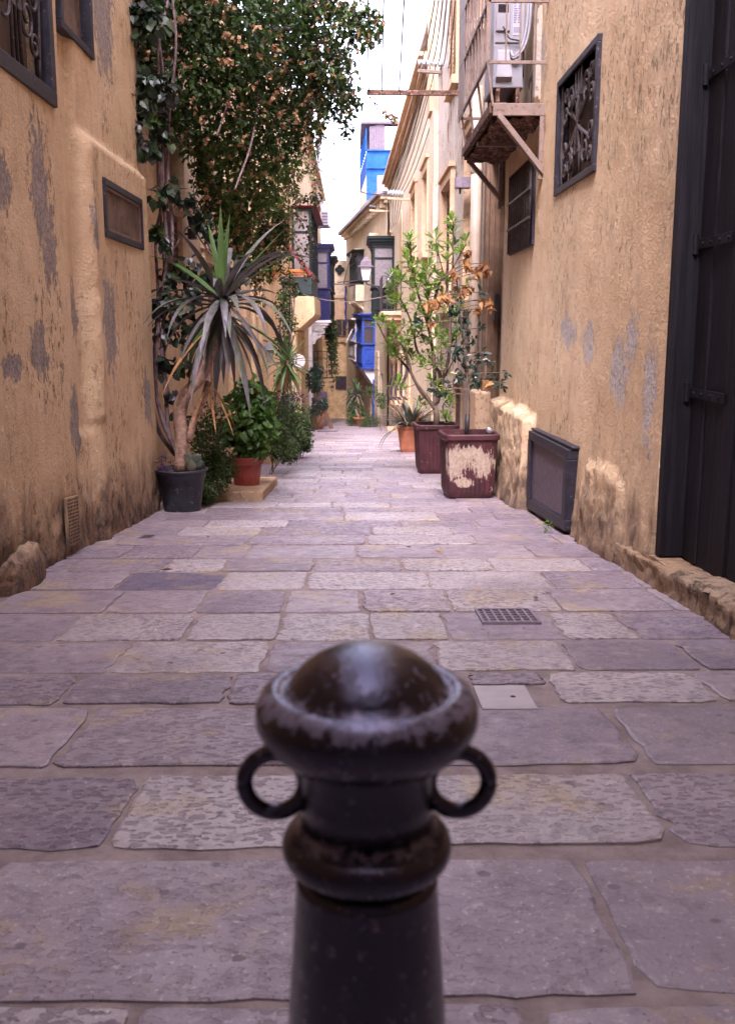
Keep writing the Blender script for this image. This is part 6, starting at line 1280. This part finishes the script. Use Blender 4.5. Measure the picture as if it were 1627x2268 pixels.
bush('low_shrub', 'thick trailing green shrub spilling from behind the red pot', [(600, 950, 15.5, .28, 800), (620, 990, 15.6, .25, 760), (640, 1000, 16, .2, 500), (600, 900, 16, .3, 640), (630, 930, 16.4, .25, 500), (580, 900, 15.5, .25, 400)], 'mossleaf', 0.06, 0.042)
bush('low_shrub', 'light green straggling shrub by the far edge of the left plants', [(665, 970, 20, .28, 700), (668, 940, 20, .25, 560), (650, 960, 19.5, .25, 560), (655, 920, 20, .3, 500), (676, 985, 20, .16, 250)], 'mossleaf', 0.068, 0.045)
mb = MB(); p = gnd(600, 1030); mb.box(p.x - 0.14, p.x + 0.1, p.y, p.y + 0.5, p.z - 0.02, p.z + 0.36); tag(mb.build('stone_planter', 'stone', None, bevel=0.015), 'plain square stone planter box half hidden by trailing shrub', 'planter')
p = gnd(633, 1000); zt = p.z + 0.3
t = thing('plant_pot', 'small terracotta pot with a purple plant on the left side', 'pot', (p.x, p.y, p.z)); potpart(t, p, [(0.1, 0), (0.14, 0.24), (0.165, 0.245), (0.165, 0.31), (0.15, 0.31), (0.14, 0.26)], 'terracotta'); soil(t, (p.x, p.y), 0.145, zt - 0.04)
t = thing('purple_plant', 'purple-leaved trailing plant in the small terracotta pot', 'plant', (p.x, p.y, zt - 0.04)); mb = MB()
for (px, py, r_, n) in ((628, 930, .18, 90), (645, 900, .16, 70), (664, 878, .14, 46), (630, 895, .18, 70)): clump(mb, at(px, py, p.y), r_, n, 0.13, 0.03)
stuff(mb.build('foliage', 'purpleleaf', t))
for (px, py) in ((662, 880), (630, 905), (650, 895)): mb = MB(); mb.tube(bez([Vector((p.x, p.y, zt - 0.04)), at(635, 935, p.y), at(px, py, p.y)], 5), 0.009, 5); mb.build('stem', 'purpleleaf', t)
# second yucca deeper on the left
b = Vector((-1.83, 21.5, gz(21.5))); c = at(634, 800, 21.5)
t = thing('yucca_plant', 'smaller green yucca deeper along the left wall', 'plant', b); random.seed(9)
mb = MB(); mb.tube(bez([b, b + Vector((0.05, 0, 0.9)), Vector((c.x, 21.5, c.z - 0.1)), c], 5), 0.05, 8); mb.build('trunk', 'bark', t, smooth=True); yucca(t, c, 44, 0.78, 0.07, 0.7, lim=-2.3, mats=('yuccagreen', 'yuccagreen', 'yuccadead'))
# creeper column
t = thing('climbing_creeper', 'tangled leafy creeper column hanging beside the orange shutter', 'vine', (-2.2, 25.5, gz(25.5))); random.seed(30); mb = MB()
for i in range(26):
    py = 612 + i * 12; px = 632 + 10 * math.sin(i * 0.9); clump(mb, at(px, py, 25.5), (0.24, 0.2, 0.22), 80, 0.085, 0.06)
for v in mb.v: v.x = max(v.x, -2.26)
stuff(mb.build('foliage', 'bougleaf', t))
for k in range(7):
    mb = MB(); P = [at(622 + 4 * k + 6 * math.sin(k + i * 1.3), 610 + i * 40, 25.5) for i in range(9)]; mb.tube(bez(P, 4), 0.018, 5); mb.build('stem', 'vinebark', t, smooth=True)
# round mirror-like hood lamp on wall
p = at(661, 800, 33); t = thing('round_sign', 'small round pale sign on the left wall above the purple plant', 'sign', p)
mb = MB(); mb.lathe((0, 0, 0), [(0.20, 0), (0.22, 0.02), (0.22, 0.05), (0.2, 0.06)], 20); mb.v = [Vector((p.x + v.x, p.y + v.z, p.z + v.y * 1.05)) for v in mb.v]; mb.build('disc', 'whitepaint', t)
mb = MB(); mb.bar(p + Vector((-0.1, 0.1, 0)), Vector((-2.3, p.y + 0.1, p.z)), 0.04); mb.build('bracket', 'iron', t)
p = onx(596, 775, -2.1); t = thing('wall_lantern', 'small black wall lantern partly hidden behind the yucca leaves', 'lantern', p); mb = MB(); sq(mb, [(0.05, p.z - 0.3), (0.12, p.z)], p); mb.build('glass', 'glass', t); mb = MB(); sq(mb, [(0.16, p.z + 0.002), (0.14, p.z + 0.04), (0.02, p.z + 0.22)], p); mb.build('hood', 'iron', t)
mb = MB(); mb.bar(p + Vector((0, 0, 0.2)), Vector((-2.3, p.y, p.z + 0.25)), 0.03); mb.build('bracket', 'iron', t)

# ---- far left clay pot, shrub, hanging creepers
p = gnd(703, 951); k = p.y / 2180
t = thing('plant_pot', 'big round weathered clay pot far down the left side', 'pot', p); potpart(t, p, [(13 * k * 0.8, 0), (14 * k, 0.1), (17 * k, 0.42), (16.5 * k, 0.62), (15 * k, 0.70), (17.5 * k, 0.74), (17.5 * k, 0.82), (15 * k, 0.82), (14 * k, 0.7)], 'clay'); soil(t, (p.x, p.y), 14.5 * k, p.z + 0.76)
mb = MB(); mb.lathe((p.x - 0.03, p.y, p.z + 0.78), [(0.16, 0), (0.2, 0.45), (0.22, 0.5), (0.15, 0.5)], 20); tag(mb.build('inner_pot', 'lead', None, smooth=True), 'smaller grey pot standing inside the big clay pot', 'pot')
bush('dark_shrub', 'dark leafy shrub growing from the big clay pot far left', [(700, 905, 38.6, .35, 260), (697, 850, 38.8, .36, 420), (693, 830, 39, .3, 300), (716, 895, 38.5, .22, 200), (704, 820, 39, .25, 180)], 'darkleaf', 0.11, 0.08)
t = thing('hanging_creeper', 'thin leafy creepers hanging from the dark green balcony on the far left', 'vine', (-1.2, 52, gz(52))); random.seed(4); lf2 = MB()
for k in range(14):
    px = 724 + k * 1.55; ln = random.uniform(40, 150) if k > 3 else random.uniform(20, 60); P = [at(px + 2 * math.sin(i + k), 714 + ln * i / 8, 51.5) for i in range(9)]; mb = MB(); mb.tube(P, 0.012, 4); mb.build('strand', 'stem', t)
    for q in P:
        for _ in range(9): lf2.leaf(q + rv(0.12), (rdir() + Vector((0, 0, -0.8))).normalized(), rdir(), 0.13, 0.09)
clump(lf2, at(733, 735, 51.5), (.3, .3, .4), 260, 0.12, 0.09); stuff(lf2.build('foliage', 'mossleaf', t))
mb = MB(); q = gnd(719, 945); mb.box(q.x - 0.22, q.x + 0.12, q.y, q.y + 0.3, q.z, q.z + 1.55); tag(mb.build('wooden_board', 'purplegrey', None, bevel=0.02), 'dark upright wooden board standing beside the far clay pot', 'board')
mb = MB(); q = gnd(729, 950); mb.bar(q + Vector((0.1, 0, 0.0)), q + Vector((-0.25, 0.2, 0.9)), 0.06, 0.16); tag(mb.build('leaning_plank', 'brownwood', None), 'short plank leaning against the dark board far down the street', 'plank')
mb = MB(); q = gnd(720, 957); mb.add([(q.x + a, q.y + b, gz(q.y + b) + z) for z in (0.0, 0.03) for b in (0, 0.9) for a in (-0.3, 0.45)], [(0, 2, 3, 1), (4, 5, 7, 6), (0, 1, 5, 4), (2, 6, 7, 3), (0, 4, 6, 2), (1, 3, 7, 5)]); tag(mb.build('door_mat', 'purplegrey', None), 'flat dark doormat on the paving far left', 'mat')
# far end potted yuccas and bush
random.seed(12)
for (px, py, hpy, Y, lab, n, L) in ((795, 947, 872, 44.5, 'tall spiky dracaena nearest the blue balcony at the street end', 46, 0.62), (781, 938, 880, 48, 'spiky dracaena standing left of the other two at the street end', 40, 0.6), (790, 938, 858, 49, 'highest spiky dracaena at the back of the street end', 36, 0.6)):
    b = at(px, py, Y); b.z = gz(Y) + 0.34; c = at(px - 4, hpy, Y); t = thing('dracaena_plant', lab, 'plant', b, 'dracaenas at the street end')
    mb = MB(); mb.tube(bez([b, (b + c) / 2 + Vector((0.06, 0, 0)), c], 6), 0.045, 7); mb.build('trunk', 'bark', t, smooth=True); yucca(t, c, n, L, 0.07, 0.55, mats=('agave', 'yuccagreen', 'yuccadead'))
    if Y < 49: c2 = at(px - 8, hpy + 26, Y); mb = MB(); mb.tube(bez([b, (b + c2) / 2, c2], 5), 0.035, 6); mb.build('trunk', 'bark', t, smooth=True); yucca(t, c2, 26, L * 0.8, 0.06, 0.5, mats=('agave', 'yuccagreen', 'yuccadead'))
    b.z = gz(Y); pt = thing('plant_pot', lab.replace('spiky dracaena', 'terracotta pot of the dracaena'), 'pot', b); potpart(pt, b, [(0.16, 0), (0.24, 0.33), (0.28, 0.335), (0.28, 0.42), (0.25, 0.42), (0.24, 0.36)], 'terracotta', 18); soil(pt, (b.x, b.y), 0.25, b.z + 0.38)
bush('dark_shrub', 'round green shrub between the dracaenas at the street end', [(790, 915, 46.5, .4, 420), (788, 898, 46.5, .3, 260), (784, 930, 46, .3, 220)], 'hydleaf', 0.13, 0.09)
bush('low_shrub', 'pale variegated grassy plant at the foot of the dracaenas', [(780, 941, 44.5, .28, 220)], 'agave', 0.2, 0.03, hang=0.1)
bush('brown_shrub', 'low brown-green feathery bush on the right side far off', [(817, 932, 42.5, .42, 900), (805, 938, 42.3, .3, 420), (830, 935, 42.6, .3, 420)], 'mossleaf', 0.09, 0.02)
bush('window_box_plant', 'trailing plant hanging from a caged window far right', [(843, 880, 37, .22, 160), (845, 895, 37, .16, 90), (824, 865, 42, .3, 160)], 'mossleaf', 0.09, 0.06, stems=3)
bush('balcony_plant', 'bright green potted plant behind the black iron balcony railing', [(868, 665, 36.6, .2, 160)], 'shrubleaf', 0.13, 0.07, stems=0)
random.seed(77); bush('terrace_plant', 'wild green plants growing on the white roof terrace top left', [(672, 190, 55, .8, 420), (690, 205, 55, .7, 380), (708, 225, 55.5, .55, 420), (712, 250, 55, .3, 160), (660, 210, 55, .6, 250)], 'mossleaf', 0.2, 0.12, stems=0)

# ================================================================ right planters
def planter(name, label, cx, cy, w0, w1, h, rot, mat, flutes=True):
    g0 = gz(cy) + 0.0; t = thing(name, label, 'planter', (cx, cy, g0)); n = 72; mb = MB()
    pr = [(w0 * 0.90, -0.02), (w0 * 0.90, 0.05), (w0 * 0.94, 0.055), (w0, 0.11), (w1 * 0.93, h - 0.09), (w1 * 0.95, h - 0.075), (w1, h - 0.06), (w1 * 1.0, h - 0.012), (w1 * 0.975, h), (w1 * 0.86, h), (w1 * 0.84, h - 0.1)]
    ca, sa = math.cos(rot), math.sin(rot)
    for (r_, z) in pr:
        for j in range(n):
            a = 2 * math.pi * j / n; c_, s_ = math.cos(a), math.sin(a); k = (abs(c_) ** 7 + abs(s_) ** 7) ** (-1 / 7); rr = r_ * k
            if flutes and 0.1 < z < h - 0.08: rr *= 1 - 0.018 * (math.cos(a * 36) > 0.2)
            x, y = rr * c_, rr * s_; mb.v.append(Vector((cx + x * ca - y * sa, cy + x * sa + y * ca, g0 + z)))
    for i in range(len(pr) - 1):
        for j in range(n): j2 = (j + 1) % n; mb.f.append((i * n + j, i * n + j2, (i + 1) * n + j2, (i + 1) * n + j))
    mb.build('pot', mat, t, smooth=False)
    mb = MB(); mb.box(-1, 1, -1, 1, 0, 0.02); mb.v = [Vector((cx + (v.x * ca - v.y * sa) * w1 * 0.86, cy + (v.x * sa + v.y * ca) * w1 * 0.86, g0 + h - 0.09 + v.z)) for v in mb.v]; mb.build('soil', 'soil', t); return t, g0 + h
ca_ = at(1040, 1105, 11.95)
h1 = zat(963, 11.6) - gz(11.9)
tP1, zt1 = planter('square_planter', 'front maroon square planter with large flaked patches on the right', 1.38, 11.93, 0.295, 0.345, h1, R(4), 'maroon')
h2_ = zat(943, 15.5) - gz(15.9)
tP2, zt2 = planter('square_planter', 'rear maroon square planter holding the light green shrub', 1.31, 15.95, 0.30, 0.36, h2_, R(3), 'maroon')
p = gnd(910, 1001); zt3 = zat(944, 22.1)
t = thing('plant_pot', 'square terracotta pot with spiky grey plant behind the maroon planters', 'planter', (p.x, 22.4, gz(22.4)))
tP3, zt3 = planter('square_planter', 'terracotta square pot of spiky leaves behind the maroon planters', p.x, 22.4, 0.26, 0.34, zat(944, 22.1) - gz(22.4), R(-3), 'terracotta', False)
bpy.data.objects.remove(t)
t = thing('agave_plant', 'grey spiky agave with drooping dead leaves in the terracotta square pot', 'plant', (p.x, 22.4, zt3 - 0.08)); random.seed(2); c = Vector((p.x, 22.35, zt3 - 0.05))
for i in range(110):
    f_ = i / 110; az = i * 2.4; o = Vector((math.cos(az), math.sin(az), 0)) * 0.2 * random.random()
    blade(c + o, az, R(random.uniform(15, 80)), random.uniform(0.4, 0.8), 0.065, random.uniform(0.3, 3.0), 'yuccadead' if i % 9 == 0 else 'agave', t, n=6)
for az in (3.3, 3.0, 3.6): blade(c + Vector((-0.25, -0.1, 0)), az, R(-10), 0.75, 0.045, 3.5, 'agave', t)

def zp(zx, zy, Y): return at(781 + 0.3013 * zx, 455.5 + 0.3013 * zy, Y)
# shrub with leaf rosettes
random.seed(6); YS = 15.9
t = thing('potted_shrub', 'tall airy light green shrub with leaf rosettes in the rear maroon planter', 'shrub', (1.31, YS, zt2 - 0.08))
base = Vector((1.31, YS, zt2 - 0.08)); base = zp(615, 1600, YS)
def rosette(n, L, Wd, up):
    mb = MB()
    for i in range(n):
        az = i * 2.4 + random.uniform(-.2, .2); el = R(up - 95 * (i / n) + random.uniform(-12, 12)); d = Vector((math.cos(az) * math.cos(el), math.sin(az) * math.cos(el), math.sin(el))); s_ = random.uniform(.75, 1.1)
        side = Vector((-math.sin(az), math.cos(az), 0)); nn = side.cross(d); l, w = L * s_, Wd * s_ / 2; p0 = Vector((0, 0, -0.05 * i / n))
        mb.add([p0, p0 + d * l * .3 - side * w * .45, p0 + d * l * .7 - side * w - nn * -.008, p0 + d * l + Vector((0, 0, -.02)), p0 + d * l * .7 + side * w, p0 + d * l * .3 + side * w * .45, p0 + d * l * .4 - nn * -.012, p0 + d * l * .75 - nn * -.012], [(0, 1, 6), (1, 2, 7, 6), (2, 3, 7), (3, 4, 7), (4, 5, 6, 7), (5, 0, 6)])
    return mb
RM = [rosette(12, .21, .068, 82).mesh('leaf_rosette', 'shrubleaf') for _ in range(5)]
def putmesh(me, name, parent, p, sc, tilt=0.4):
    r0 = parent
    while r0.parent: r0 = r0.parent
    o = ob(name, me, parent); o.location = p - ORG[r0.name]; o.rotation_euler = (random.uniform(-tilt, tilt), random.uniform(-tilt, tilt), random.uniform(0, 6.28)); o.scale = (sc,) * 3; return o
TIPS = [(420, 250), (735, 110), (735, 200), (730, 300), (610, 240), (620, 340), (830, 260), (430, 330), (440, 430), (460, 500), (400, 390), (300, 520), (270, 600), (265, 665), (330, 690), (380, 760), (470, 640), (500, 560), (535, 480), (180, 850), (225, 850), (290, 900), (400, 960), (270, 1010), (300, 1060), (410, 1020), (470, 760),
        (550, 700), (600, 600), (650, 530), (570, 800), (620, 940), (660, 1000), (620, 1070), (560, 1090), (500, 900), (430, 1080), (480, 1130), (700, 960), (690, 560), (750, 660), (640, 1160), (580, 1280), (680, 1400), (720, 1460), (690, 1540), (490, 1440), (330, 1310), (350, 540), (420, 580), (560, 620), (440, 700), (360, 1000), (520, 1000), (740, 820), (760, 940), (590, 1150), (690, 1230), (800, 720), (520, 780), (310, 960), (380, 880), (450, 860), (540, 560), (680, 780), (620, 860), (280, 1090), (460, 960), (900, 560), (790, 330), (690, 400), (660, 640), (560, 440), (390, 1100), (510, 1180)]
limbs = {}
LIMB = [[(615, 1600), (600, 1480), (500, 1370), (420, 1220), (330, 1110), (260, 1020), (180, 860)], [(605, 1500), (540, 1400), (440, 1260), (400, 1100), (300, 930)], [(600, 1480), (600, 1250), (585, 1050), (540, 840), (470, 620), (430, 420), (420, 260)], [(620, 1450), (660, 1280), (705, 1100), (715, 850), (730, 600), (735, 400), (735, 120)], [(610, 1460), (640, 1260), (600, 1180), (480, 1080), (440, 900), (390, 760), (300, 600)], [(715, 850), (690, 600), (640, 400), (610, 250)], [(585, 1050), (540, 960), (480, 960), (400, 1000)], [(690, 1590), (660, 1480), (700, 1420), (720, 1440)], [(540, 840), (580, 760), (640, 560), (720, 480), (830, 280)], [(660, 1280), (740, 1120), (760, 940), (750, 660)]]
allp = []
for pts in LIMB:
    dy = random.uniform(-.15, .15); P = bez([zp(a, b, YS + dy * i / 3) for i, (a, b) in enumerate(pts)], 6); n = len(P); mb = MB(); mb.tube(P, [(0.035 if len(pts) > 4 else 0.016) * (1 - 0.75 * i / n) for i in range(n)], 7); mb.build('limb', 'stem', t, smooth=True); allp += P
mb = MB(); mb.tube([base + Vector((0, 0, -0.08)), zp(615, 1540, YS), zp(604, 1470, YS)], [0.055, 0.048, 0.04], 9); mb.build('trunk', 'stem', t, smooth=True)
for (a, b) in TIPS:
    p = zp(a, b, YS + random.uniform(-.28, .2)); q = min([x for x in allp if x.z < p.z + 0.02] or allp, key=lambda x: (x - p).length)
    mb = MB(); mb.tube(bez([q, (q + p) / 2 + Vector((0, 0, -0.05)), p], 4), [0.009, 0.008, 0.008, 0.007, 0.007, 0.006, 0.006, 0.005, 0.005], 5); mb.build('twig', 'stem', t)
    putmesh(random.choice(RM), 'leaf_rosette', t, p, random.uniform(.62, 1.0) if b > 560 else random.uniform(.85, 1.08))
    for k in range(random.choice((0, 1, 1, 2))):
        r_ = q + (p - q) * random.uniform(.35, .95) + rv(0.09); putmesh(random.choice(RM), 'leaf_rosette', t, r_, random.uniform(.35, .62))
# slim dark tree with dried leaves in the front planter
YD = 11.95; random.seed(14)
t = thing('potted_tree', 'slim dark-leaved sapling with dried orange leaves in the front maroon planter', 'tree', (zp(835, 1690, YD).x, YD, zt1 - 0.09))
P = bez([zp(835, 1715, YD), zp(842, 1540, YD), zp(845, 1350, YD), zp(825, 1100, YD), zp(800, 900, YD), zp(780, 720, YD), zp(765, 560, YD), zp(745, 440, YD)], 5); mb = MB(); mb.tube(P, [0.019 - 0.013 * i / len(P) for i in range(len(P))], 8); mb.build('trunk', 'stem', t, smooth=True)
mb = MB(); Q = [zp(835, 1695, YD), zp(838, 1620, YD), zp(843, 1535, YD)]; mb.tube(Q, 0.029, 10); mb.build('trunk_wrap', 'cable', t, smooth=True)
def sprig_mesh(n, L, Wd, hang, mat, curl=0.0):
    mb = MB()
    for i in range(n): d = (rdir() + Vector((0, 0, -hang))).normalized(); mb.leaf(rv(0.03), d, (rdir() + Vector((0, 0, 0.8))).normalized(), L * random.uniform(.7, 1.15), Wd * random.uniform(.8, 1.1), 0.2 + curl)
    return mb.mesh('leaf_sprig', mat)
DM = [sprig_mesh(7, .125, .062, .15, 'darkleaf') for _ in range(4)]; OM = [sprig_mesh(9, .10, .055, 1.3, 'deadleaf', .5) for _ in range(4)]
def twigto(p, r_=0.006):
    q = min([x for x in P if x.z < p.z + 0.05] or P, key=lambda x: (x - p).length); mb = MB(); mb.tube(bez([q, (q + p) / 2 + Vector((0, 0, 0.02)), p], 4), r_, 5); mb.build('twig', 'stem', t)
for (a, b) in ((800, 860), (860, 940), (760, 800), (930, 900), (960, 1080), (1000, 1150), (830, 1260), (880, 1290), (930, 1290), (1040, 1270), (1090, 1300), (1130, 1230), (640, 1390), (690, 1360), (580, 1345), (740, 1090), (820, 1110), (780, 1040), (850, 1020), (890, 980), (780, 900), (830, 830), (720, 760), (790, 690), (800, 1180), (870, 1180), (940, 1140), (500, 860), (1100, 1340), (960, 640), (700, 1300), (760, 1250), (900, 1240), (1010, 1230)):
    p = zp(a, b, YD + random.uniform(-.12, .12)); twigto(p); putmesh(random.choice(DM), 'leaf_sprig', t, p, random.uniform(.6, 1.0), .9)
for (a, b) in ((840, 330), (830, 390), (850, 430), (920, 450), (970, 420), (900, 490), (985, 490), (740, 480), (745, 510), (650, 650), (600, 700), (690, 660), (560, 720), (790, 610), (860, 600), (1000, 690), (930, 760), (1000, 730), (640, 680), (1000, 1290), (580, 860), (970, 700)):
    p = zp(a, b, YD + random.uniform(-.1, .1)); twigto(p, 0.005); putmesh(random.choice(OM), 'leaf_sprig', t, p, random.uniform(.75, 1.1), .25)
# can on the rim
p = zp(1000, 1680, 11.8); p.z = zt1 + 0.036
mb = MB(); mb.lathe((0, 0, 0), [(0.026, -0.06), (0.033, -0.055), (0.033, 0.05), (0.029, 0.058), (0.027, 0.06), (0.026, 0.056)], 20); mb.v = [Vector((p.x + v.x * 1.0, p.y + v.z, p.z + v.y)) for v in mb.v]; mb.v = [v for v in mb.v]
o = mb.build('drink_can', 'tin', None, smooth=True); tag(o, 'crushed silver drink can lying on the front planter rim', 'can')
# hose scrap behind the planter
mb = MB(); mb.tube(bez([(1.66, 12.3, gz(12.3) + 0.02), (1.72, 12.0, gz(12) + 0.05), (1.76, 12.2, gz(12.2) + 0.22)], 8), 0.014, 7); tag(mb.build('hose', 'lead', None, smooth=True), 'short grey hose end behind the front maroon planter', 'hose')
# weed by the vent
mb = MB(); clump(mb, at(1225, 1163, 8.6) + Vector((-0.05, 0, 0)), (0.035, 0.05, 0.05), 40, 0.05, 0.012); o = mb.build('weed', 'shrubleaf', None); tag(o, 'tiny bright green weed growing on the vent cover rail', 'weed')

# ---------------------------------------------------------------- fallen leaves and petals
random.seed(40); LMs = []
for k in range(4):
    mb = MB(); mb.add([(0, -0.5, 0), (0.28, -0.05, 0.12), (0.05, 0.5, 0.05), (-0.28, 0.0, 0.16), (0, 0, 0.0)], [(0, 1, 4), (1, 2, 4), (2, 3, 4), (3, 0, 4)])
    for v in mb.v: v += rv(0.06)
    for v in mb.v: v.z = max(v.z, 0)
    LMs.append([mb.mesh('fallen_leaf', m) for m in ('yellowleaf', 'stem', 'yellowleaf')])
spots = [(370, 1270, .09, 1), (870, 1325, .05, 1), (1185, 1333, .06, 1), (970, 1228, .08, 0), (1540, 1372, .05, 0), (665, 1160, .05, 1), (590, 1165, .05, 0), (905, 1218, .06, 1), (460, 1195, .06, 1), (1120, 1165, .04, 1), (1000, 1155, .04, 1)]
for _ in range(75): spots.append((random.gauss(720, 70), random.uniform(985, 1110), random.uniform(.025, .055), random.choice((0, 0, 2, 1))))
for _ in range(20): spots.append((random.uniform(200, 1400), random.uniform(1110, 1500), random.uniform(.015, .035), random.choice((1, 1, 2))))
for (px, py, s_, m) in spots:
    p = gnd(px, py)
    if not -2.05 < p.x < 1.75: continue
    o = ob('fallen_leaf', LMs[random.randrange(4)][m]); o.location = (p.x, p.y, gz(p.y) + 0.022); o.scale = (s_,) * 3; o.rotation_euler = (0, 0, random.uniform(0, 6.28))
    tag(o, 'small dry fallen leaf or petal on the paving', 'leaf', 'fallen leaves on the paving')
